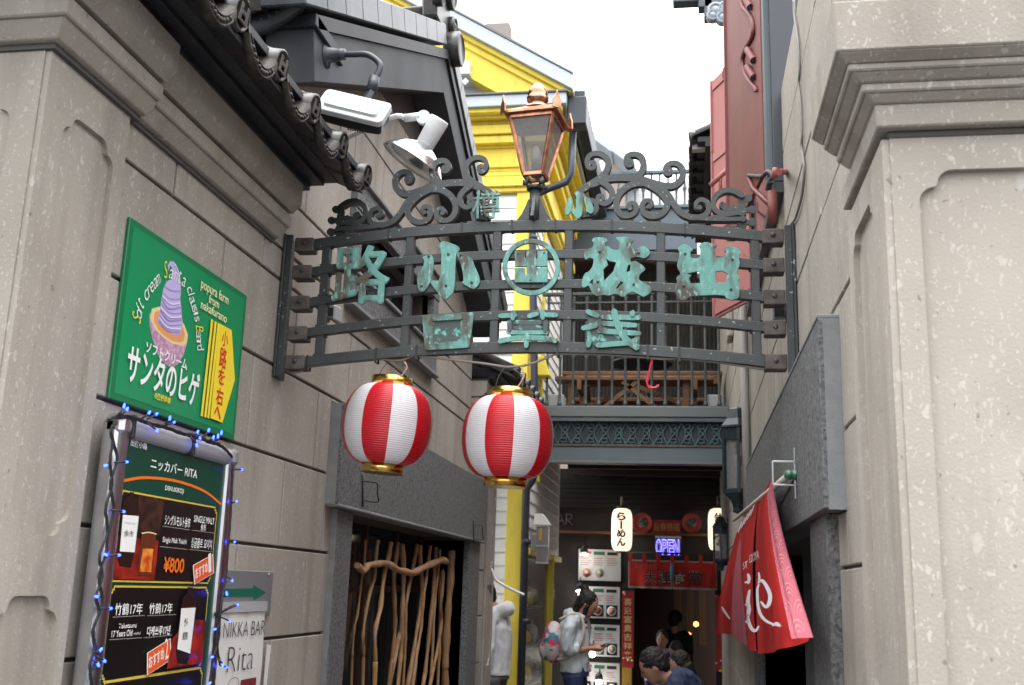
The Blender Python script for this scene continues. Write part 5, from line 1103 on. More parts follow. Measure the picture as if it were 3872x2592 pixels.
# pediment
zc = hp(2150, 338, YD-.32).z; rx = hp(2165, 338, YD-.32).x; sl_ = .62; FLSH = MATS['grey_flashing']
def rake(dz0, dz1, p, mt, name):
    P = [(rx, zc+dz0), (rx-3.2, zc+dz0+3.2*sl_), (rx-3.2, zc+dz1+3.2*sl_), (rx, zc+dz1)]
    if dz0 < 0: P = [(rx+dz0/sl_, zc), (rx-3.2, zc+dz0+3.2*sl_), (rx-3.2, zc+dz1+3.2*sl_), (rx+min(0, dz1)/sl_, zc+max(0, dz1))]
    MB().prism([(x, YD-p, z) for x, z in P], (0, p+.4, 0)).obj(name, mt, YH, .004)
rake(0, .15, .32, FLSH, 'raking_flashing'); rake(.151, .165, .33, MATS['flashing_cap'], 'raking_cap'); rake(-.05, -.001, .27, YELL, 'raking_cornice'); rake(-.40, -.051, .2, YELL, 'raking_cornice'); rake(-.12, -.052, .23, YELL, 'raking_cornice')
plate('tympanum', [[(rx-3.2, zc), (rx-.35, zc), (rx-3.2, zc+2.85*sl_)]], .02, ((0, YD-.01, 0), (1, 0, 0), (0, 0, 1), (0, -1, 0)), mat('tympanum_grey', (.42, .44, .45), .6), YH)
b0, b1 = hp(1738, 337), hp(1800, 285); MB().box((b0.x, YD-.3, b0.z), (b1.x, YD, b1.z)).obj('beam_end', WPAINT, YH, .006)
c0 = hp(1760, 310, YD-.31); MB().lathe([(.035, 0), (.035, .02), (.0001, .02)], (c0.x, YD-.3, c0.z), 4, Matrix.Rotation(rad(90), 4, 'X'), smooth=False).obj('bolt_plate', WPAINT, YH)
MB().box((rx-.9, YD-.1, zc+.2+.9*sl_-.1), (rx-.66, YD+.2, zc+.42+.7*sl_)).obj('ridge_block', mat('weathered_block', (.25, .22, .2), .8), YH, .01)
RS = MB().prism([(rx, YD-.3, zc+.166), (rx-3.2, YD-.3, zc+.166+3.2*sl_), (rx-3.2, 14, zc+.166+3.2*sl_), (rx, 14, zc+.166)], (0, 0, .02)).obj('roof_slope', mat('roof_metal', (.06, .065, .07), .5), YH)
# gutter and downpipe
gx = HX+.36; gz = hp(2180, 400).z
DP = empty('downpipe', (HX, YD-.1, 0), 'dark navy rain pipe with gutter box running down beside the yellow corner board', 'pipe')
MB().prism([(gx, YD-.15, gz+.08), (gx+.14, YD-.15, gz+.08), (gx+.12, YD-.15, gz-.08), (gx+.03, YD-.15, gz-.1), (gx, YD-.15, gz-.1)], (0, 4.5, 0)).obj('gutter', NAVY, DP, .004)
MB().box((gx-.02, YD-.2, gz-.28), (gx+.16, YD-.02, gz+.0)).obj('rain_head', NAVY, DP, .01)
yp = YD-.09
P = [hp(x, y, yp) for x, y in ((2166, 500), (2160, 655), (2140, 690), (2080, 712), (2030, 735))]+[hp(x, y, yp) for x, y in ((2013, 770), (2015, 1000), (2020, 1400), (2027, 1700))]
P += [hp(2028, 1770, yp), hp(2010, 1822, yp), hp(1990, 1850, yp), hp(1988, 1930, yp)]; Pb = P[-1].copy(); Pb.z = .05; P += [Pb]
MB().tube(P, .034, 10).obj('pipe', NAVY, DP)
for y in (900, 1250, 1600, 2050, 2350):
    c_ = hp(2016 if y < 1800 else 1989, y, yp); MB().lathe([(.036, -.02), (.042, -.018), (.042, .018), (.036, .02)], c_, 12).obj('pipe_clip', NAVY, DP)
# shop front on the alley side of the house
MB().box((HX-.15, YD+.14, 1.90), (HX+.02, 12.2, 1.959)).obj('shop_cornice', YELL, YH, .006)
for y in (YD+.142, 11.4): MB().box((HX-.06, y, 0), (HX+.028, y+.05, 1.955)).obj('window_post', YELL, YH, .004)
MB().box((HX-.04, YD+.3, .3), (HX-.035, 12, 1.95)).obj('shop_glass', SHOPG, YH)
wnd = mat('window_goods', (.3, .2, .08), .6, 0, (.12, .02, .03), 6, (.4, .6), third=(.08, .16, .03), tscale=9, tedge=(.5, .55)); random.seed(3)
gd = []
for k in range(26):
    y = YD+.35+random.random()*1.9; z = .35+(k % 4)*.36; s_ = random.uniform(.05, .1)
    MB().lathe([(s_*.6, 0), (s_, s_*.5), (s_*.9, s_*1.6), (s_*.4, s_*2), (s_*.35, s_*2.4), (.0001, s_*2.4)], (HX-.16, y, z), 9).obj('shop_goods', [wnd, PRED, PYEL, SGREEN, PWHITE][k % 5], YH)
for z in (.34, .7, 1.06, 1.42): MB().box((HX-.26, YD+.25, z-.02), (HX-.06, 12, z-.001)).obj('shelf', GPLAS, YH)
MB().box((HX-.5, YD+.21, 0), (HX-.48, 12.2, 2.4)).obj('shop_back', mat('shop_back_paint', (.14, .12, .06), .7), YH)
# grey lantern and yellow brackets on that side
lb = empty('box_lantern', hp(2052, 2040, 9.75), 'pale grey box lantern on the yellow house under the balcony', 'lamp'); c_ = hp(2052, 2045, 9.75); 
MB().prism([c_+Vector((-.075, -.06, .14)), c_+Vector((.075, -.06, .14)), c_+Vector((.0, -.06, .24)), c_+Vector((-.075, -.06, .24))], (0, .12, 0)).obj('lamp_roof', WPAINT, lb)
MB().box(c_+Vector((-.05, -.05, -.2)), c_+Vector((.055, .05, .139))).obj('lamp_glass', mat('smoky_pane', (.16, .16, .17), .2), lb)
for dz in (-.2, -.05, .13): MB().box(c_+Vector((-.055, -.056, dz-.008)), c_+Vector((.06, .056, dz+.008))).obj('lamp_band', ALU, lb)
MB().box(c_+Vector((-.03, -.052, .0)), c_+Vector((-.0, -.051, .11))).obj('lamp_reflection', mat('amber_reflection', (.4, .24, .06), .3), lb)  # amber reflection on the pane, painted as a thin coloured slab
MB().box((HX+.02, c_.y-.03, c_.z-.1), (c_.x-.05, c_.y+.03, c_.z+.05)).obj('bracket', GPLAS, lb)
for (x, y) in ((2040, 1385),):
    p = hp(x, y, 9.9); yb = empty('shade_lamp', p, 'small yellow metal shade on the side of the clapboard house', 'lamp')
    MB().prism([p+Vector((-.05, 0, .1)), p+Vector((.04, 0, .1)), p+Vector((.1, 0, -.09)), p+Vector((-.05, 0, -.09))], (0, .2, 0)).obj('shade', YELL, yb, .006); MB().box((HX+.0, p.y+.05, p.z-.02), (p.x, p.y+.15, p.z+.06)).obj('bracket', YELL, yb)
# ================================================================ balcony over the passage
YB = 10.0; bp_ = lambda x, y, Y=YB: onY(Y, x, y)
bx0, bx1 = bp_(2060, 1545).x, XR-.004
BAL = empty('balcony', ((bx0+bx1)/2, YB, 2.7), 'blue grey steel balcony with baluster railing and cast ornament band over the passage', 'balcony')
zz = lambda y: bp_(2400, y).z
MB().box((bx0, YB-.06, zz(1581)), (bx1, YB+.1, zz(1541))).obj('top_beam', mat('beam_grey', (.11, .125, .125), .5), BAL, .006); MB().box((bx0, YB-.045, zz(1597)), (bx1, YB+.1, zz(1582))).obj('moulding', STEELB, BAL, .003)
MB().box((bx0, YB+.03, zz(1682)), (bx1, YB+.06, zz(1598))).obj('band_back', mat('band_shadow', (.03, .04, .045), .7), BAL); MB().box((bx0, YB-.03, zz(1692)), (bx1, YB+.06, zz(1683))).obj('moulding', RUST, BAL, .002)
MB().box((bx0, YB-.02, zz(1744)), (bx1, YB+.08, zz(1693))).obj('lower_beam', STEELB, BAL, .003); MB().box((bx0, YB-.045, zz(1756)), (bx1, YB+.09, zz(1745))).obj('bottom_lip', mat('beam_grey', (.11, .125, .125), .5), BAL, .003)
u_ = .13; zc0 = (zz(1682)+zz(1598))/2; hz = (zz(1598)-zz(1682))/2; un = MB()
for s_ in (-1, 1):
    un.tube(smooth_path([(-u_/2, 0, s_*hz), (-u_*.22, 0, s_*hz*.35), (u_*.05, 0, s_*.0), (u_*.3, 0, -s_*hz*.45), (u_/2, 0, -s_*hz)], 4), .0075, 5)
    un.tube(smooth_path([(-u_*.1, 0, s_*hz*.95), (-u_*.3, 0, s_*hz*.6), (-u_*.1, 0, s_*hz*.45), (u_*.12, 0, s_*hz*.55), (u_*.1, 0, s_*hz*.9)], 4), .006, 5)
    un.lathe([(.0001, -.008), (.014, -.006), (.014, .006), (.0001, .008)], (0, 0, s_*hz*.82), 6)
un.tube([(u_*.24*math.cos(t), 0, hz*.5*math.sin(t)) for t in [math.pi*2*k/12 for k in range(12)]], .006, 5, closed=True)
um = un.mesh('cast_ornament'); um.materials.append(TEAL); n_u = int((bx1-bx0)/u_)
for k in range(n_u):
    o = bpy.data.objects.new('cast_ornament', um); COL.objects.link(o); o.location = (bx0+u_*(k+.5), YB+.015, zc0); setpar(o, BAL)
MB().box((bx0, YB-.02, 0.0+zz(1541)+.001), (bx1, YB+.02, zz(1541)+.012)).obj('foot_rail', RAIL, BAL); zr0, zr1 = zz(1541)+.012, zz(1113)
MB().box((bx0-.05, YB-.025, zr1-.012), (bx1, YB+.025, zr1+.02)).obj('hand_rail', RAIL, BAL, .006); MB().box((bx0, YB-.015, zr1-.09), (bx1, YB+.015, zr1-.075)).obj('hand_rail', RAIL, BAL)
H_ = zr1-zr0-.013; bal = MB().lathe([(.021, 0), (.021, .03), (.0145, .04), (.0125, .06), (.0125, H_*.42), (.0175, H_*.43), (.0175, H_*.445), (.0125, H_*.455), (.0125, H_-.05), (.017, H_-.03), (.017, H_-.002)], (0, 0, 0), 10).mesh('baluster'); bal.materials.append(RAIL)
for k in range(14):
    o = bpy.data.objects.new('baluster', bal); COL.objects.link(o); o.location = (bx0+.015+.1262*k, YB, zr0); setpar(o, BAL)
zfl = zz(1541)-.03
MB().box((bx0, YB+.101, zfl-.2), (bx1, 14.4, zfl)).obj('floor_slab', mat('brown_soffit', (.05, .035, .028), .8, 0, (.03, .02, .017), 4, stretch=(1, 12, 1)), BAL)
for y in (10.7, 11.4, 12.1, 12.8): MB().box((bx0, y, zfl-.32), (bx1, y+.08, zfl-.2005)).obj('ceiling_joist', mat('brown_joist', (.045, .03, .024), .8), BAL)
for x in (bx0+.02, bx1-.2): MB().box((x, YB+.02, zfl+.03), (x+.16, YB+.25, zfl+.16)).obj('plinth_block', mat('concrete_block', (.3, .3, .3), .8), BAL, .01)
# picnic table on the balcony
PT = empty('picnic_table', (-.45, 11.2, zfl), 'brown wooden picnic table with side benches on the balcony', 'table')
ty = 11.15; tx0, tx1 = onY(ty, 2140, 1410).x, XR-.03; tz = onY(ty-.3, 2400, 1408).z
for k in range(5): MB().box((tx0, ty-.35+.142*k, tz-.035), (tx1, ty-.35+.142*k+.132, tz)).obj('top_board', PINE, PT, .004)
MB().box((tx0+.05, ty-.35, tz-.13), (tx1-.05, ty-.32, tz-.036)).obj('apron', PINE, PT)
bz = zfl+.42
for yy in (ty-.72, ty+.5): MB().box((tx0-.03, yy, bz-.04), (tx1-.1, yy+.24, bz)).obj('bench_board', PINE, PT, .004)
for x in (tx0+.22, tx1-.28):
    for s_ in (-1, 1): MB().bar((x, ty+s_*.22, tz-.036), (x, ty+s_*.55, zfl), .075, .04, (1, 0, 0)).obj('leg', PINE, PT)
    MB().box((x-.02, ty-.75, bz-.14), (x+.02, ty+.75, bz-.041)).obj('cross_beam', PINE, PT)
for x, d_ in ((tx0+.25, .75), (tx1-.3, -.75)): MB().bar((x, ty-.6, zfl+.12), (x+d_, ty-.2, tz-.06), .05, .04).obj('brace', PINE, PT); 
for x, d_ in ((tx0+.4, .4), (tx1-.6, -.4)): MB().bar((x, ty-.68, zfl+.05), (x+d_, ty-.68, bz-.05), .05, .04).obj('brace', PINE, PT)
for x in (tx0+.1, tx1-.4): MB().box((x, ty-.65, zfl), (x+.06, ty-.6, bz-.041)).obj('bench_leg', PINE, PT)
IT = empty('iron_table', (-.35, 12.3, zfl), 'black wrought iron round table behind the picnic table', 'table'); zt_ = onY(12.3, 2420, 1372).z
BLKI = mat('black_iron', (.02, .02, .022), .5)
t = MB(); t.lathe([(.0001, 0), (.36, 0), (.37, -.02), (.36, -.03), (.0001, -.03)], (-.52, 12.3, zt_), 28); t.obj('table_top', BLKI, IT)
for a in (0, 1, 2, 3):
    dx, dy = math.cos(a*1.57+.6), math.sin(a*1.57+.6); MB().tube(smooth_path([(-.52+dx*.05, 12.3+dy*.05, zt_-.03), (-.52+dx*.08, 12.3+dy*.08, zt_-.3), (-.52+dx*.26, 12.3+dy*.26, zfl+.2), (-.52+dx*.3, 12.3+dy*.3, zfl)], 5), .016, 6).obj('leg', BLKI, IT)
# ================================================================ building at the end of the alley
YS = 13.2; sp_ = lambda x, y, Y=YS: onY(Y, x, y)
END = empty('end_building', (-.5, YS, 0), 'dark two storey building closing the alley with a blue grey fascia', 'building')
CORR = mat('dark_corrugated', (.02, .018, .017), .7, 0, (.03, .027, .025), 6)
cg = MB(); n = 90; cg.grid([[(-1.6+2.2*k/n, 13.0+.018*(k % 2), z) for k in range(n+1)] for z in (zfl, 6.0)], smooth=False); cg.obj('corrugated_wall', CORR, END)
fz0, fz1 = onY(12.2, 2450, 946).z, onY(12.2, 2450, 792).z; fx0, fx1 = onY(12.2, 2255, 870).x, onY(12.2, 2634, 870).x
MB().box((-1.45, 12.2, fz0), (fx1, 12.3, fz1)).obj('fascia', mat('fascia_blue_grey', (.075, .105, .135), .45), END, .004); MB().box((-1.5, 12.16, fz1), (fx1+.04, 12.4, fz1+.04)).obj('fascia_cap', STEELB, END, .004)
MB().box((-1.45, 12.31, fz0-.02), (XR, 13.1, fz0-.001)).obj('porch_ceiling', mat('maroon_soffit', (.05, .02, .018), .7), END)
MB().box((fx1+.005, 12.22, fz0-.3), (fx1+.06, 12.4, fz1+.05)).obj('white_post', WPAINT, END)
for k in range(18):
    x = -1.4+.1*k
    MB().lathe([(.02, 0), (.02, .03), (.012, .05), (.012, .19), (.026, .23), (.012, .27), (.012, .42), (.02, .44)], (x, 12.25, fz1+.04), 8).obj('baluster', RAIL, END)
MB().box((-1.5, 12.22, fz1+.475), (.35, 12.29, fz1+.51)).obj('hand_rail', TEAL, END)
# far house
FH = empty('far_house', (-1.5, 17, 0), 'far house with pale blue grey tiled roof seen past the scrollwork', 'building')
f0_, f1_ = onY(17, 2222, 515), onY(17, 2405, 640); fs = (f1_.z-f0_.z)/(f1_.x-f0_.x)
PALE = mat('pale_roof', (.42, .47, .55), .4)
for k in range(9):
    x = f1_.x-.42*k; z = f1_.z-.42*k*fs; MB().prism([(x, 17, z), (x-.43, 17, z-.43*fs+.02), (x-.43, 17, z-.43*fs+.16), (x, 17, z+.16)], (0, 3, 0)).obj('roof_tile_course', PALE, FH, .01)
MB().prism([(f1_.x-.2, 17.2, 3), (f1_.x-.2, 17.2, f1_.z-.12-.2*fs), (f1_.x-3.5, 17.2, f1_.z-3.5*fs-.12), (f1_.x-3.5, 17.2, 3)], (0, .1, 0)).obj('gable_wall', mat('beige_wall', (.3, .26, .22), .8), FH)
wq = onY(17.1, 2275, 625); MB().lathe([(.12, 0), (.12, .05), (.08, .06), (.0001, .06)], (wq.x, 17.2, wq.z), 14, Matrix.Rotation(rad(90), 4, 'X')).obj('round_vent', WPAINT, FH)
wf = MB().box((f1_.x-.3, 18, 3), (1.6, 18.2, onY(18, 2500, 690).z)).obj('back_wall', mat('pale_siding', (.6, .62, .66), .6, 0, (.5, .52, .56), 30, stretch=(.05, 1, 1)), FH)
# ================================================================ right building: far eave, upper cornice with cloud ornament, steel panel
re_ = [onX(.02, 2606, y) for y in (526, 751)]
def eave_right(y0, n, ze, Xe):
    tile_eave(Xe, -1, [y0+.3*k for k in range(n)], ze, RBD, slope=.45, depth=.5, r=.058)
    for i, p in enumerate((.30, .24, .18)): MB().box((XR-p, y0-.1, ze-.07-.04*i), (XR+.05, y0+.3*n, ze-.03-.04*i)).obj('soffit_board', BLACKW, RBD)
    for k in range(int(n*1.2)): MB().box((XR-.34, y0+.25*k, ze-.09), (XR-.02, y0+.25*k+.07, ze-.0301)).obj('rafter', mat('pale_rafter', (.4, .38, .36), .7) if k == 0 else BLACKW, RBD)
    MB().prism([(Xe+.02, y0-.12, ze-.01), (XR+.3, y0-.12, ze-.01+.45*(XR+.28-Xe)), (XR+.3, y0+.3*n, ze-.01+.45*(XR+.28-Xe)), (Xe+.02, y0+.3*n, ze-.01)], (0, 0, -.02)).obj('roof_deck', BLACKW, RBD)
eave_right(7.95, 8, onY(7.95, 2606, 526).z, onY(7.95, 2608, 526).x)
for (xa, ya, xb, yb2) in ((2520, -40, 2560, 5), (2545, -40, 2660, 36), (2640, -40, 2680, 55), (2662, -40, 2790, 92)):
    a, b = onY(7.05, xa, yb2), onY(7.05, xb, ya); MB().box((a.x, 6.95, a.z), (max(b.x, a.x+.1), 7.05, b.z+.25)).obj('upper_cornice', mat('slate_moulding', (.06, .075, .095), .5), RBD, .006)
cl_ = onY(6.86, 2722, 45); kg = mat('cloud_grey', (.26, .3, .34), .6)
for dx, dz, rr in ((-.03, .02, .06), (.035, .035, .05), (.02, -.04, .05), (-.05, -.02, .045)): MB().lathe([(rr, -.03), (rr, .02), (rr*.7, .03), (rr*.6, .015), (rr*.35, .03), (.0001, .03)], (cl_.x+dx, 6.88, cl_.z+dz), 14, Matrix.Rotation(rad(90), 4, 'X')).obj('cloud_ornament', kg, RBD)
# rain pipe and pilaster strip on the right wall
MB().tube([onX(XR-.03, 2812, 1150), onX(XR-.03, 2812, 1150)*1+Vector((0, 0, -1.6))], .025, 8).obj('wall_pipe', mat('stone_pipe', (.3, .28, .26), .7), RBD)
ww = onX(XR-.02, 2765, 1270); MB().box((XR-.05, ww.y, ww.z), (XR, ww.y+.3, ww.z+.35)).obj('wall_vent', mat('beige_vent', (.34, .32, .28), .7), RBD, .01)
# ================================================================ noodle shop at the end of the passage
SH_ = empty('noodle_shop', (-.45, YS, 0), 'dark timber noodle shop front under the balcony', 'shop')
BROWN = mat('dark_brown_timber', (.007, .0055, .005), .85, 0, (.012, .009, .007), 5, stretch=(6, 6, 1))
def s5(x, y, Y=YS): return onY(Y, 2050+.4732*x, 1850+.4732*y)
dx0, dx1 = s5(735, 900).x, s5(1385, 900).x; zdo = s5(1000, 800).z
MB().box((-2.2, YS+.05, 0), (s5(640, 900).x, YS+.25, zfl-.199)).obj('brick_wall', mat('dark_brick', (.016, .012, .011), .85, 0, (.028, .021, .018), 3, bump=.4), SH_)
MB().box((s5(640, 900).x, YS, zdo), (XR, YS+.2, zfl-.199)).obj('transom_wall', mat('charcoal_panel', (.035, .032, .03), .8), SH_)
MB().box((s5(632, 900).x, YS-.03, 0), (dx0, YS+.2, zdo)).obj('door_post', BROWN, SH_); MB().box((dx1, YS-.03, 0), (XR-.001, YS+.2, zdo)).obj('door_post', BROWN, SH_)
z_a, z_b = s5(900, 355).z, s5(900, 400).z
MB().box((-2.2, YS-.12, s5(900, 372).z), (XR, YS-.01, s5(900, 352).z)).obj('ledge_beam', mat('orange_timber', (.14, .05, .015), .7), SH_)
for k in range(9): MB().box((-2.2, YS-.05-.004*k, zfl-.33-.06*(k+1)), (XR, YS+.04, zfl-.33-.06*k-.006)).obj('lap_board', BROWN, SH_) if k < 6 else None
# inside: dim warm room
MB().box((-1.6, 16.2, 0), (XR+.1, 16.3, 3)).obj('back_wall', mat('warm_back', (.035, .015, .008), .8), SH_); MB().box((-1.7, YS+.25, 0), (-1.6, 16.3, 3)).obj('inner_wall', BROWN, SH_); MB().box((-1.7, YS+.2, 2.5), (XR+.1, 16.3, 2.55)).obj('inner_ceiling', BROWN, SH_)
for x in (.45, .62, .8): MB().box((dx0+x, 15.9, .9), (dx0+x+.1, 15.95, 2.3)).obj('wall_poster', mat('old_poster', (.16, .08, .03), .7), SH_)
warm = mat('warm_bulb', (1, .45, .12), .4, emit=1.2)
for x, y in ((1170, 1165), (1230, 1080)): MB().lathe([(.0001, -.04), (.035, -.02), (.035, .02), (.0001, .04)], s5(x, y, 15), 10).obj('warm_lamp', warm, SH_)
# ---- white paper lanterns, lit
LITW = mat('lit_paper', (1, .86, .62), .6, emit=.42)
def paper_lantern(x0, x1, y0, y1, Y, label, chars):
    a, b = s5(x0, y1, Y), s5(x1, y0, Y); c = (a+b)/2; R = (b.x-a.x)/2; H = b.z-a.z
    o = empty('paper_lantern', c, label, 'lantern', 'lit white lanterns of the noodle shop'); prof = []
    for i in range(31):
        t = -1+2*i/30; prof.append((R*(.5+.5*(1-abs(t)**5)**.5)+(.003 if i % 2 else 0), t*H/2))
    MB().lathe(prof, c, 28).obj('lantern_shade', LITW, o)
    for z, h in ((H/2, .03), (-H/2-.02, .02)): MB().lathe([(R*.55, 0), (R*.55, h)], c+Vector((0, 0, z)), 20).obj('lantern_rim', BPLAS, o)
    MB().tube([c+Vector((0, 0, H/2)), c+Vector((0, 0, H/2+.14))], .018, 8).obj('lamp_socket', mat('brass_socket', (.3, .25, .15), .4), o)
    n = len(chars); hh = H*.8/n; INK = mat('brush_red', (.35, .01, .01), .6); INK2 = mat('brush_black', (.015, .008, .008), .6)
    for k, ch in enumerate(chars):      # brush characters wrapped on the drum
        nw = .22 if ch == 'ー' else 1; ch = '｜' if ch == 'ー' else ch
        for (mt_, bo, l_) in ((INK, .05, .006), (INK2, .0, .009)):
            t_ = text('lettering', ch, c+Vector((-R*.43*nw, 0, H*.40-hh*(k+1)+.004)), (1, 0, 0), (0, 0, 1), R*.86*nw, hh*.95, mt_, o, N=(0, -1, 0), lift=0, bold=bo)
            for v in t_.data.vertices: v.co.y = c.y-math.sqrt(max(1e-6, (R+l_)**2-(v.co.x-c.x)**2))
    return o
paper_lantern(553, 720, 158, 495, YS-.35, 'lit white paper lantern with red brush characters left of the shop sign', 'らーめん')
paper_lantern(1328, 1490, 158, 492, YS-.35, 'lit white paper lantern half hidden behind the black wall lantern', '餃子')
# ---- festive plaque, OPEN sign, shop curtain, couplets
PQ = empty('festive_plaque', s5(1000, 300), 'red festive plaque of two discs and a gold lettered strip above the OPEN sign', 'plaque')
PQR = mat('plaque_red', (.34, .02, .02), .6, 0, (.22, .02, .022), 20); PQG = mat('plaque_gold', (.4, .22, .06), .5); PQI = mat('plaque_figure', (.13, .12, .11), .7, 0, (.03, .028, .03), 30, (.45, .55))
for x in (803, 1193):
    c = s5(x, 270, YS-.14); R = s5(x+80, 270, YS-.14).x-c.x; Mx = Matrix.Rotation(rad(90), 4, 'X')
    MB().lathe([(.0001, .0), (R, .0), (R, .015), (R*.93, .018), (R*.9, .012), (.0001, .012)], c, 28, Mx).obj('disc', PQR, PQ); MB().lathe([(R*.55, .0125), (R*.5, .016), (.0001, .016)], c, 12, Mx).obj('disc_figure', PQI, PQ)
a, b = s5(880, 350, YS-.13), s5(1106, 250, YS-.13); MB().box((a.x, YS-.145, a.z), (b.x, YS-.125, b.z)).obj('strip', PQR, PQ)
text('lettering', '迎春接福', (a.x+.015, YS-.145, a.z+.025), (1, 0, 0), (0, 0, 1), b.x-a.x-.03, (b.z-a.z)*.62, PQG, PQ, N=(0, -1, 0), lift=.002, bold=.012)
OP = empty('open_sign', s5(1005, 460), 'blue lit OPEN sign over the red shop curtain', 'sign')
a, b = s5(902, 532, YS-.06), s5(1110, 395, YS-.06); MB().box((a.x, YS-.06, a.z), (b.x, YS-.05, b.z)).obj('acrylic_panel', mat('blue_acrylic', (.06, .05, .2), .2), OP); MB().box((a.x, YS-.08, b.z), (b.x, YS-.04, b.z+.025)).obj('top_bar', WPAINT, OP)
LED = mat('blue_violet_led', (.12, .1, 1), .4, emit=3.5); LEDD = mat('sign_inner', (.04, .03, .14), .4)
w4 = (b.x-a.x-.03)/4
for k, ch in enumerate('OPEN'):
    p = (a.x+.012+w4*k, YS-.06, a.z+.015); text('lettering', ch, p, (1, 0, 0), (0, 0, 1), w4*.92, b.z-a.z-.03, LED, OP, N=(0, -1, 0), lift=.003, bold=.03)
    text('lettering', ch, (p[0]+w4*.06, p[1], p[2]+.01), (1, 0, 0), (0, 0, 1), w4*.8, b.z-a.z-.05, LEDD, OP, N=(0, -1, 0), lift=.006, bold=.0)
NO = empty('shop_curtain', s5(1040, 680), 'short red shop curtain lettered in black over the noodle shop door', 'curtain')
ny0, ny1, nz0, nz1 = s5(688, 700, YS-.1).x, s5(1397, 700, YS-.1).x, s5(1040, 800, YS-.1).z, s5(1040, 572, YS-.1).z
CLR = mat('curtain_red', (.48, .014, .01), .8, 0, (.3, .01, .009), 5); CLW = mat('curtain_edge', (.3, .27, .25), .8); yN = YS-.11
def wav(x): return .012*math.sin(x*17)+.006*math.sin(x*41)
for h_ in ((ny0, (ny0+ny1)/2-.004), ((ny0+ny1)/2+.004, ny1)):
    n = 24; X_ = [h_[0]+(h_[1]-h_[0])*k/n for k in range(n+1)]
    MB().grid([[(x, yN+wav(x), nz1-.01*math.sin(x*9)), ] and (x, yN+wav(x), nz1) for x in X_] for _ in (0,)) if False else None
    MB().grid([[(x, yN+wav(x)*v, nz1+(nz0-nz1)*v) for x in X_] for v in (0, .5, 1)]).obj('cloth_panel', CLW, NO, fix=False)
    MB().grid([[(x, yN-.006+wav(x)*v, nz1+(nz0-nz1)*v) for x in [h_[0]+.012+(h_[1]-h_[0]-.024)*k/n for k in range(n+1)]] for v in (.05, .5, .93)]).obj('cloth_face', CLR, NO, fix=False)
for k in range(7):
    x = ny0+(ny1-ny0-.045)*k/6; MB().box((x, yN-.004, nz1-.02), (x+.045, yN+.004, nz1+.095)).obj('cloth_tab', CLR, NO)
MB().tube([(ny0-.03, yN, nz1+.085), (ny1+.03, yN, nz1+.085)], .012, 8).obj('rod', BPLAS, NO)
INKW, INKB = mat('curtain_white', (.42, .36, .3), .8), mat('brush_black', (.015, .008, .008), .6)
for ch, x0, x1 in (('大', 815, 915), ('連', 930, 1030), ('食', 1050, 1145), ('堂', 1165, 1275)):
    a, b = s5(x0, 762, yN), s5(x1, 655, yN)
    for mt_, bo, l_ in ((INKW, .05, .022), (INKB, .012, .025)): text('lettering', ch, (a.x, yN, a.z), (1, 0, 0), (0, 0, 1), b.x-a.x, b.z-a.z, mt_, NO, N=(0, -1, 0), lift=l_, bold=bo)
a, b = s5(740, 635, yN), s5(915, 600, yN); text('lettering', '元祖 美食館', (a.x, yN, a.z), (1, 0, 0), (0, 0, 1), b.x-a.x, b.z-a.z, mat('faded_print', (.34, .1, .09), .8), NO, N=(0, -1, 0), lift=.022)
t_ = s5(1037, 600, yN-.03); tl = MB(); tl.lathe([(.0001, .0), (.02, .01), (.016, -.02), (.024, -.05), (.018, -.19), (.0001, -.19)], t_, 8); tg = tl.obj('tassel', mat('blue_tassel', (.06, .2, .3), .7), NO)
GOLDP = mat('couplet_gold', (.6, .42, .2), .5); CPL = mat('couplet_red', (.34, .012, .014), .55, 0, (.26, .01, .012), 12)
for x0, x1, y0, y1, lab, chars in ((635, 733, 815, 1425, 'red and gold couplet strip left of the noodle shop door', '喜迎富貴吉祥来'), (1388, 1432, 845, 1455, 'red and gold couplet strip right of the noodle shop door', '')):
    a, b = s5(x0, y1, YS-.06), s5(x1, y0, YS-.06); o = empty('couplet_strip', ((a.x+b.x)/2, YS-.05, a.z), lab, 'banner', 'couplet strips at the noodle shop door')
    MB().grid([[(a.x+(b.x-a.x)*u, YS-.05-.008*math.sin(v*3.1), a.z+(b.z-a.z)*v) for u in (0, .5, 1)] for v in [k/8 for k in range(9)]]).obj('paper_strip', CPL, o, fix=False)
    for k, ch in enumerate(chars): text('lettering', ch, (a.x+(b.x-a.x)*.16, YS-.06, b.z-(b.z-a.z)*(.09+.115*(k+.9))), (1, 0, 0), (0, 0, 1), (b.x-a.x)*.68, (b.z-a.z)*.095, GOLDP, o, N=(0, -1, 0), lift=.004, bold=.015)
    for k in range(7): MB().lathe([(.0001, 0), (random.uniform(.008, .018), .0), (.0001, .004)], (a.x+(b.x-a.x)*random.uniform(.1, .9), YS-.062, a.z+(b.z-a.z)*(random.uniform(.0, .14) if k < 5 else random.uniform(.94, .99))), 7, Matrix.Rotation(rad(90), 4, 'X')).obj('printed_flower', [PYEL, GOLDP, WPAINT, SGREEN][k % 4], o)
yb_ = empty('yellow_board', s5(675, 1500), 'ochre board under the left couplet strip', 'sign'); a, b = s5(636, 1760, YS-.05), s5(716, 1428, YS-.05)
MB().box((a.x, YS-.055, a.z), (b.x, YS-.04, b.z)).obj('board', mat('ochre_board', (.36, .2, .02), .6), yb_); text('lettering', '小', (a.x+.03, YS-.055, b.z-.27), (1, 0, 0), (0, 0, 1), .09, .1, INKB, yb_, N=(0, -1, 0), lift=.002)
BN = empty('bar_lettering', s5(150, 240), 'unlit wire tube letters spelling BAR on the dark wall', 'sign')
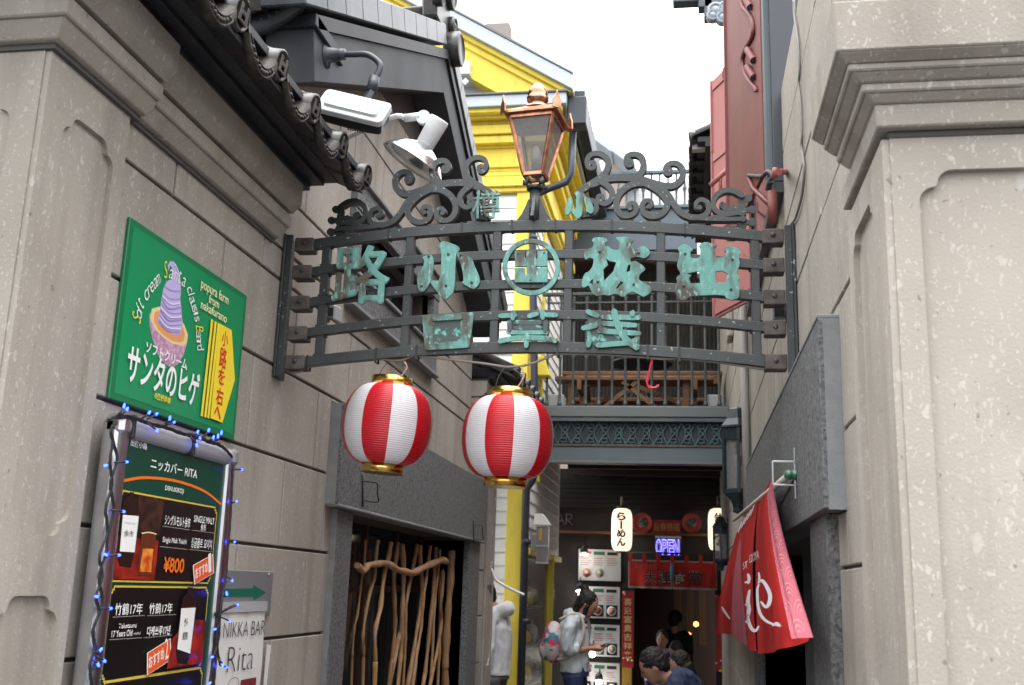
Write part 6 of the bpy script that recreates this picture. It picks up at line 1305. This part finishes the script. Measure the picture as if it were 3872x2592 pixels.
for ch, x0, x1 in (('B', 45, 105), ('A', 105, 180), ('R', 190, 250)):
    a, b = s5(x0, 285, YS-.0), s5(x1, 200, YS-.0); pts = {'B': [[(0,0),(0,1),(.7,.95),(.75,.6),(.1,.53),(.85,.45),(.8,.05),(0,0)]], 'A': [[(0,0),(.5,1),(1,0)], [(.2,.35),(.8,.4)]], 'R': [[(0,0),(0,1),(.75,.95),(.75,.6),(.05,.5),(.9,0)]]}[ch]
    for k, pl in enumerate(pts): MB().tube([(a.x+(b.x-a.x)*u, YS+.03, a.z+(b.z-a.z)*v) for u, v in pl], .007, 6).obj('tube_letter', GPLAS, BN)
# ---- menu boards with clip lights
MW, MG, MR_ = mat('menu_paper', (.52, .52, .54), .5), mat('menu_green', (.03, .12, .06), .6), mat('menu_red', (.45, .04, .07), .6)
FOOD = [mat('food_a', (.5, .16, .12), .5, 0, (.6, .4, .35), 40), mat('food_b', (.3, .26, .2), .5, 0, (.5, .45, .4), 40), mat('food_c', (.4, .12, .05), .5, 0, (.25, .05, .02), 40)]
rows = [(290, 630, 488, 727, 'topmost menu sheet'), (283, 622, 785, 1025, 'second menu sheet from the top'), (300, 620, 1090, 1330, 'third menu sheet from the top'), (300, 620, 1395, 1640, 'lowest menu sheet')]
for k, (x0, x1, y0, y1, lab) in enumerate(rows):
    a, b = s5(x0, y1, YS-.02), s5(x1, y0, YS-.02); w, h = b.x-a.x, b.z-a.z; o = empty('menu_sheet', ((a.x+b.x)/2, YS, a.z), lab+' of the column left of the noodle shop door', 'menu', 'menu sheets beside the shop door')
    fx = YS-.035; MB().box((a.x, fx, a.z), (b.x, YS+.049, b.z)).obj('sheet', MW, o)
    R_ = lambda n_, u0, v0, u1, v1, mt_, l_=.003: MB().box((a.x+w*u0, fx-l_, a.z+h*v0), (a.x+w*u1, fx-.0005, a.z+h*v1)).obj(n_, mt_, o)
    R_('heading', .05, .86, .3, .93, MR_); R_('heading', .36, .82, .62, .93, MG); R_('heading', .68, .82, .92, .92, INKB)
    for c_ in range(3):
        for l in range(4): R_('print_line', .05+.31*c_, .7-.07*l, .05+.31*c_+random.uniform(.15, .25), .72-.07*l, [MR_, GPLAS][l % 2])
    for c_ in range(2 if k == 0 else 3):
        u0 = .07+.3*c_ if k == 0 else .02+.33*c_; R_('photo', u0, .05, u0+.26, .42, BLK if k else MW, .004)
        cx, cz = a.x+w*(u0+.13), a.z+h*.235; MB().lathe([(.0001, 0), (min(w*.11, h*.17), 0), (min(w*.09, h*.14), .004)], (cx, fx-.0045, cz), 14, Matrix.Rotation(rad(90), 4, 'X')).obj('dish_photo', PWHITE if k else FOOD[c_], o); MB().lathe([(.0001, .0), (min(w*.085, h*.13), .0), (.0001, .003)], (cx, fx-.0095, cz), 12, Matrix.Rotation(rad(90), 4, 'X')).obj('dish_photo', FOOD[(c_+k) % 3], o)
spot = mat('clip_light_glow', (1, .97, .85), .4, emit=9); LN = ['clip light shining on the topmost menu sheet', 'clip light at the corner of the second menu sheet', 'clip light in front of the third menu sheet', 'clip light over the lowest menu sheet']
for k, (x, y, dy) in enumerate(((335, 505, .22), (300, 800, .12), (400, 1320, .3), (452, 1545, .25))):
    p = s5(x, y, YS-dy); o = empty('clip_light', p, LN[k], 'lamp', 'clip lights of the menu sheets')
    if k in (2, 3): MB().lathe([(.0001, -.038), (.027, -.027), (.038, 0), (.027, .027), (.0001, .038)], p, 14).obj('bulb', spot, o)
    else: MB().lathe([(.04, -.012), (.045, 0), (.0001, .01)], p+Vector((0, 0, -.02)), 12).obj('bulb', spot, o)
    MB().lathe([(.05, 0), (.04, .05), (.015, .08), (.0001, .08)], p+Vector((0, .03 if k in (2, 3) else 0, -.0 if k < 2 else .03)), 12).obj('shade', BPLAS, o); MB().tube([p+Vector((0, .03, .07)), p+Vector((0, dy*.5, .14)), p+Vector((0, dy-.04, .1))], .007, 6).obj('clip_arm', BPLAS, o)
    sl2 = bpy.data.lights.new('clip_lamp', 'POINT'); sl2.energy = .45; sl2.color = (1, .93, .78); sl2.shadow_soft_size = .03; lo = bpy.data.objects.new('lamp_light', sl2); COL.objects.link(lo); lo.location = p+Vector((0, -.03, -.07)); setpar(lo, o)
# ================================================================ people
def fuse(mb, name, voxel, iters=6):
    me = mb.mesh(name); o = bpy.data.objects.new('tmp', me)
    m1 = o.modifiers.new('r', 'REMESH'); m1.mode = 'VOXEL'; m1.voxel_size = voxel; m1.use_smooth_shade = True
    m2 = o.modifiers.new('s', 'SMOOTH'); m2.iterations = iters; m2.factor = .5
    out = evaluate(o); out.materials.clear(); out.name = name
    return out
SKIN = mat('skin', (.42, .22, .15), .55, 0, (.36, .18, .12), 12); HAIR = mat('black_hair', (.009, .0075, .008), .6, 0, (.018, .015, .015), 60, spec=.3, bump=.8, bscale=160)
def ell(mb, c, r, R=None):
    n = 10; prof = [(max(.0001, math.sin(math.pi*i/n)), -math.cos(math.pi*i/n)) for i in range(n+1)]; R = R or Matrix()
    m0 = len(mb.v); mb.lathe(prof, (0, 0, 0), 16)
    for i in range(m0, len(mb.v)): v = mb.v[i]; mb.v[i] = Vector(c)+R.to_3x3()@Vector((v.x*r[0], v.y*r[1], v.z*r[2]))
def limb(mb, P, R): mb.tube(smooth_path(P, 4), [R[min(len(R)-1, i//4)]+(R[min(len(R)-1, i//4+1)]-R[min(len(R)-1, i//4)])*(i % 4)/4 for i in range(4*(len(P)-1)+1)], 10)
def figure(label, J, yaw, pitch, s, cols, hair='short', sleeve=True, bag=False, hood=False, legs=True, turn=0, crease=1):
    """J: joints in world space (pelvis chest neck head shL elL wrL shR elR wrR knL anL knR anR); yaw: where the body faces, pitch: how far the head looks down"""
    J = {k: Vector(v) for k, v in J.items()}; F = Vector((math.cos(yaw), math.sin(yaw), 0)); Sd = Vector((-F.y, F.x, 0))
    o = empty('person', (J['pelvis'].x, J['pelvis'].y, 0), label, 'person')
    hF = Vector((math.cos(yaw+turn)*math.cos(pitch), math.sin(yaw+turn)*math.cos(pitch), -math.sin(pitch))); hS = Vector((-math.sin(yaw+turn), math.cos(yaw+turn), 0)); hU = hF.cross(hS)
    RH = Matrix((hF, hS, hU)).transposed().to_4x4(); H = J['head']
    b = MB(); ell(b, H, (.098*s, .076*s, .118*s), RH); ell(b, H+hF*.03*s-hU*.055*s, (.062*s, .058*s, .062*s), RH)
    limb(b, [H+hF*.09*s+hU*.012*s, H+hF*.108*s-hU*.012*s, H+hF*.114*s-hU*.022*s], [.009*s, .013*s, .012*s])
    for d in (-1, 1): ell(b, H+hS*d*.077*s-hU*.012*s-hF*.008*s, (.02*s, .01*s, .032*s), RH)
    limb(b, [J['chest'], J['neck'], H-hU*.05*s], [.08*s, .055*s, .05*s]); limb(b, [J['pelvis'], (J['pelvis']+J['chest'])/2, J['chest']], [.12*s, .105*s, .115*s])
    for d in 'LR':
        limb(b, [J['chest'], J['sh'+d], J['el'+d], J['wr'+d]], [.06*s, .05*s, .036*s, .026*s])
        w = J['wr'+d]; hd = (w-J['el'+d]).normalized(); pal = w+hd*.055*s; limb(b, [w, pal, w+hd*.09*s], [.026*s, .036*s, .03*s]); sd_ = hd.cross(Vector((0, 0, 1))); sd_ = sd_.normalized() if sd_.length > .1 else Sd
        cu2 = hd.cross(sd_)
        for k in range(4): q0 = w+hd*.085*s+sd_*(.022*k-.033)*s; limb(b, [q0, q0+hd*(.035+.008*(k in (1, 2)))*s-cu2*.008*s, q0+hd*(.05+.014*(k in (1, 2)))*s-cu2*.026*s], [.010*s, .009*s, .008*s])
        q0 = w+hd*.03*s+sd_*.03*s; limb(b, [q0, q0+hd*.03*s+sd_*.025*s, q0+hd*.065*s+sd_*.028*s], [.012*s, .011*s, .009*s])
        if legs: hp0 = J['pelvis']+Sd*(.085*s if d == 'L' else -.085*s)-Vector((0, 0, .05*s)); limb(b, [hp0, J['kn'+d], J['an'+d]], [.085*s, .055*s, .04*s])
    link('body', fuse(b, 'body', .011*max(.7, s)), SKIN, o)
    e = MB()
    for d in (-1, 1): ell(e, H+hF*.087*s+hS*d*.032*s+hU*.008*s, (.008*s, .014*s, .007*s), RH)
    ell(e, H+hF*.088*s-hU*.062*s, (.006*s, .022*s, .005*s), RH); e.obj('face_detail', mat('eye_dark', (.03, .015, .012), .4), o)
    # upper garment
    t = MB(); k_ = 1.28
    limb(t, [J['pelvis']-Vector((0, 0, .03*s)), (J['pelvis']+J['chest'])/2, J['chest'], J['neck']-Vector((0, 0, .02*s))], [.135*s*k_*.86, .125*s*k_*.9, .12*s*k_*.95, .07*s])
    for d in 'LR':
        end = J['wr'+d] if sleeve == True else J['el'+d]+(J['wr'+d]-J['el'+d])*(sleeve if sleeve else -.1)
        limb(t, [J['chest']+Vector((0, 0, .03)), J['sh'+d], J['el'+d], end], [.09*s, .075*s, .062*s, .05*s])
    if hood: limb(t, [J['neck']-F*.05*s+Sd*.09*s, J['neck']-F*.11*s+Vector((0, 0, .02)), J['neck']-F*.05*s-Sd*.09*s], [.05*s, .065*s, .05*s]); limb(t, [J['neck']+F*.06*s+Sd*.05*s, J['neck']+Sd*.09*s, J['neck']-F*.06*s+Sd*.07*s], [.03*s, .042*s, .05*s]); limb(t, [J['neck']+F*.06*s-Sd*.05*s, J['neck']-Sd*.09*s, J['neck']-F*.06*s-Sd*.07*s], [.03*s, .042*s, .05*s])
    me = fuse(t, 'top', .012*max(.7, s), 4); random.seed(11)
    nrm = [v.normal.copy() for v in me.vertices]
    for v, n_ in zip(me.vertices, nrm):      # creases
        p_ = v.co.copy(); w_ = mnoise.noise(Vector((p_.x*9, p_.y*9, p_.z*5))*1.4); v.co = p_+n_*s*crease*(.020*mnoise.noise(Vector((p_.x*13+w_*2, p_.y*13, p_.z*7-p_.x*6)))-.012*abs(mnoise.noise(Vector((p_.x*22, p_.y*22+w_, p_.z*16+p_.x*9)))))
    link('top', me, cols[0], o)
    if legs:
        t = MB(); limb(t, [J['pelvis']+Vector((0, 0, .04*s)), J['pelvis']-Vector((0, 0, .06*s))], [.13*s, .14*s])
        for d in 'LR': hp0 = J['pelvis']+Sd*(.08*s if d == 'L' else -.08*s)-Vector((0, 0, .05*s)); limb(t, [hp0, J['kn'+d], J['an'+d]], [.1*s, .072*s, .06*s])
        link('trousers', fuse(t, 'trousers', .013*max(.7, s), 3), cols[1], o)
        t = MB()
        for d in 'LR': a_ = J['an'+d]; limb(t, [a_-F*.04*s-Vector((0, 0, .035*s)), a_+F*.06*s-Vector((0, 0, .045*s)), a_+F*.15*s-Vector((0, 0, .05*s))], [.042*s, .042*s, .034*s])
        link('shoes', fuse(t, 'shoes', .012, 2), BPLAS, o)
    h = MB(); ell(h, H+hU*.028*s-hF*.022*s, (.100*s, .088*s, .108*s), RH); ell(h, H-hF*.05*s-hU*.01*s, (.062*s, .08*s, .085*s), RH)
    if hair == 'bun': ell(h, H+Vector((0, 0, .155*s))-F*.03*s, (.042*s, .042*s, .036*s)); ell(h, H+Vector((0, 0, .115*s))-F*.03*s, (.055*s, .055*s, .04*s)); limb(h, [H+hF*.01*s+hS*-.07*s, H+hF*.025*s-hU*.09*s+hS*-.06*s, H-hU*.16*s+hF*.01*s+hS*-.05*s], [.03*s, .022*s, .012*s]); limb(h, [H-hF*.06*s-hU*.02*s, H-hF*.07*s-hU*.12*s], [.06*s, .045*s])
    if hair == 'long':
        for d in (-1, 0, 1): limb(h, [H-hF*.04*s+hS*d*.06*s, H-hF*.085*s-Vector((0, 0, .12*s))+hS*d*.06*s, H-hF*.10*s-Vector((0, 0, .32*s))+hS*d*.05*s, H-hF*.10*s-Vector((0, 0, .42*s))+hS*d*.04*s], [.06*s, .06*s, .045*s, .02*s])
    me = fuse(h, 'hair', .009*max(.7, s), 2); nrm = [v.normal.copy() for v in me.vertices]
    for v, n_ in zip(me.vertices, nrm): v.co = v.co+n_*s*(.009*mnoise.noise(v.co*55)+.006*mnoise.noise(Vector((v.co.x*150, v.co.y*150, v.co.z*40))))   # locks
    link('hair', me, HAIR, o)
    if bag:
        g_ = MB(); c = J['chest']-F*.2*s-Vector((0, 0, .12)); ell(g_, c, (.11*s, .14*s, .2*s), Matrix((F, Sd, Vector((0, 0, 1)))).transposed().to_4x4()); ell(g_, c-F*.07*s-Vector((0, 0, .07)), (.07*s, .11*s, .1*s), Matrix((F, Sd, Vector((0, 0, 1)))).transposed().to_4x4())
        link('backpack', fuse(g_, 'backpack', .013, 3), bag, o)
        for d in (-1, 1):
            P = smooth_path([J['chest']-F*.12*s+Sd*d*.11*s+Vector((0, 0, .08)), J['neck']+Sd*d*.11*s+Vector((0, 0, .03)), J['chest']+F*.125*s+Sd*d*.12*s, J['chest']+F*.05*s+Sd*d*.165*s-Vector((0, 0, .2)), J['chest']-F*.12*s+Sd*d*.14*s-Vector((0, 0, .26))], 5)
            MB().tube(P, .016*s, 6).obj('strap', mat('strap_beige', (.4, .38, .34), .8), o)
    return o
def stand(x, y, h, yaw, arms='down'):
    s = h/1.7; F = Vector((math.cos(yaw), math.sin(yaw), 0)); Sd = Vector((-F.y, F.x, 0)); B = Vector((x, y, 0)); Z = Vector((0, 0, 1)); J = {}
    J['pelvis'] = B+Z*.94*s; J['chest'] = B+Z*1.28*s; J['neck'] = B+Z*1.43*s; J['head'] = B+Z*1.575*s+F*.02*s
    for d, k in (('L', 1), ('R', -1)):
        J['sh'+d] = B+Sd*k*.17*s+Z*1.37*s; J['el'+d] = B+Sd*k*.21*s+Z*1.08*s-F*.02*s; J['wr'+d] = B+Sd*k*.2*s+Z*.85*s+F*.06*s
        J['kn'+d] = B+Sd*k*.09*s+Z*.5*s+F*.02*s; J['an'+d] = B+Sd*k*.09*s+Z*.085*s
        if arms == 'phone': J['el'+d] = B+Sd*k*.17*s+Z*1.08*s-F*.04*s; J['wr'+d] = B+Sd*k*.05*s+Z*1.1*s+F*.2*s
    return J, s
# woman reading her phone
WY = 9.75; hc_ = s5(365, 925, WY); s0_ = s5(275, 1200, WY)
J, s = stand(s0_.x+.02, WY, 1.6, rad(-8), 'phone'); dz = hc_.z-J['head'].z
J['head'] = Vector((hc_.x, WY, hc_.z)); J['neck'] = s5(305, 1025, WY); J['chest'] = s5(255, 1120, WY); J['pelvis'] = s5(262, 1440, WY)
for d, k in (('L', 1), ('R', -1)):
    J['sh'+d] = s5(245, 1075, WY)+Vector((0, k*.15, 0)); J['el'+d] = s5(215 if d == 'R' else 260, 1265, WY)+Vector((0, k*.19, 0)); J['wr'+d] = s5(405, 1270 if d == 'R' else 1255, WY)+Vector((0, k*.06, 0))
WJ = mat('white_windbreaker', (.52, .57, .62), .45, 0, (.42, .47, .53), 9, (.4, .65), .3, 26); DENIM = mat('navy_denim', (.012, .025, .085), .8)
FLOR = mat('floral_fabric', (.55, .5, .5), .7, 0, (.6, .04, .14), 11, (.5, .56), third=(.03, .2, .25), tscale=14, tedge=(.58, .62))
wo = figure('woman with a hair bun in a pale windbreaker and floral backpack reading her phone', J, rad(-8), rad(28), .93, (WJ, DENIM), 'bun', sleeve=.45, bag=FLOR, hood=True)
ph = empty('phone', s5(505, 1228, WY), 'white phone held in the hands of the woman with the hair bun', 'phone'); a = s5(470, 1243, WY-.03); b = s5(542, 1212, WY-.03); d_ = (b-a); nn = d_.cross(Vector((0, 1, 0))).normalized()
MB().obox((a+b)/2, d_/2, Vector((0, .036, 0)), nn*.004).obj('phone_case', WPLAS, ph, .002); MB().obox((a+b)/2-nn*.0045, d_/2*.93, Vector((0, .032, 0)), nn*.0004).obj('phone_screen', BLK, ph)
# person in a white hoodie, half behind the stone corner
HYp = 8.98; hx = onY(HYp, 1870, 2400).x
J, s = stand(hx, HYp, 1.68, rad(170)); J['head'] += Vector((-.09, 0, -.03))
figure('person in a white hooded sweatshirt turned away, half hidden behind the stone corner', J, rad(170), rad(20), s, (mat('white_fleece', (.6, .61, .64), .9, 0, (.52, .53, .56), 20, bump=.3), mat('grey_trousers', (.08, .08, .085), .9)), 'short', hood=True, crease=.45)
# man in navy bending forward
MY = 7.5
def m4(x, y, Y=MY): return onY(Y, 2350+.1862*x, 2300+.1862*y)
J, s = stand(m4(1500, 1900).x, MY, 1.72, rad(180)); J['head'] = m4(650, 1190); J['neck'] = m4(960, 1420); J['chest'] = m4(1190, 1560); J['pelvis'] = m4(1560, 2250)
pv = J['pelvis']; 
for d, k in (('L', -1), ('R', 1)):
    J['sh'+d] = m4(1120, 1560)+Vector((0, k*.17, 0)); J['el'+d] = m4(950, 2350)+Vector((0, k*.2, 0)); J['wr'+d] = m4(600, 2700)+Vector((0, k*.1, 0)); J['kn'+d] = Vector((pv.x-.12, MY+k*.1, .46)); J['an'+d] = Vector((pv.x+.08, MY+k*.1, .085))
figure('man with short black hair in a navy jersey bending down in front of the shop', J, rad(180), rad(35), .93, (mat('navy_jersey', (.01, .02, .06), .8), mat('grey_trousers', (.08, .08, .085), .9)), 'short')
# girl with long black hair beside him
GY = 8.6; gp_ = m4(1190, 1160, GY); J, s = stand(gp_.x+.05, GY, (gp_.z+.05)/.985*1.0, rad(190)); J['head'] = gp_
figure('girl with long black hair in a pink top behind the bending man', J, rad(190), rad(25), .82, (mat('pink_top', (.6, .26, .25), .85), DENIM), 'long', turn=.2)
# child in a patterned kimono top in the doorway
CY = 12.4; cp_ = m4(830, 640, CY); J, s = stand(cp_.x, CY, 1.22, rad(-95)); dz = cp_.z-J['head'].z
for k in J: J[k] = J[k]+Vector((0, 0, dz if not k.startswith(('kn', 'an')) else 0))
FAB = mat('patterned_top', (.5, .5, .55), .8, 0, (.02, .03, .2), 17, (.48, .52), third=(.55, .12, .14), tscale=21, tedge=(.56, .6))
figure('small child in a white and blue patterned top standing in the shop doorway', J, rad(-95), rad(5), .8, (FAB, FAB), 'short', turn=-.1)
# darker figures further in
for (x, y, Y, h, yaw, lab, top) in ((1120, 850, 11.2, 1.17, rad(150), 'boy with cropped dark hair between the man and the shop door', mat('charcoal_shirt', (.02, .022, .028), .85)), (1090, 250, 14.0, 1.62, rad(60), 'tall person in black inside the dim doorway', mat('black_shirt', (.01, .01, .01), .85))):
    p = m4(x, y, Y); J, s = stand(p.x, Y, h, yaw); dz = p.z-J['head'].z
    for k in J:
        if not k.startswith(('kn', 'an')): J[k] = J[k]+Vector((0, 0, dz))
    figure(lab, J, yaw, rad(10), s, (top, top), 'short')

wp_ = [onY(8.62, x, y) for x, y in ((1862, 2160), (1872, 2188), (1895, 2208), (1940, 2232), (1982, 2250))]
tag(MB().tube(smooth_path([Vector((XL+.005, 8.62, wp_[0].z+.02))]+wp_, 4), .011, 8).obj('hook_rod', WPAINT), 'short white rod sticking out from the stone corner over the hooded person', 'rod')
bpy.data.scenes.remove(WORK)
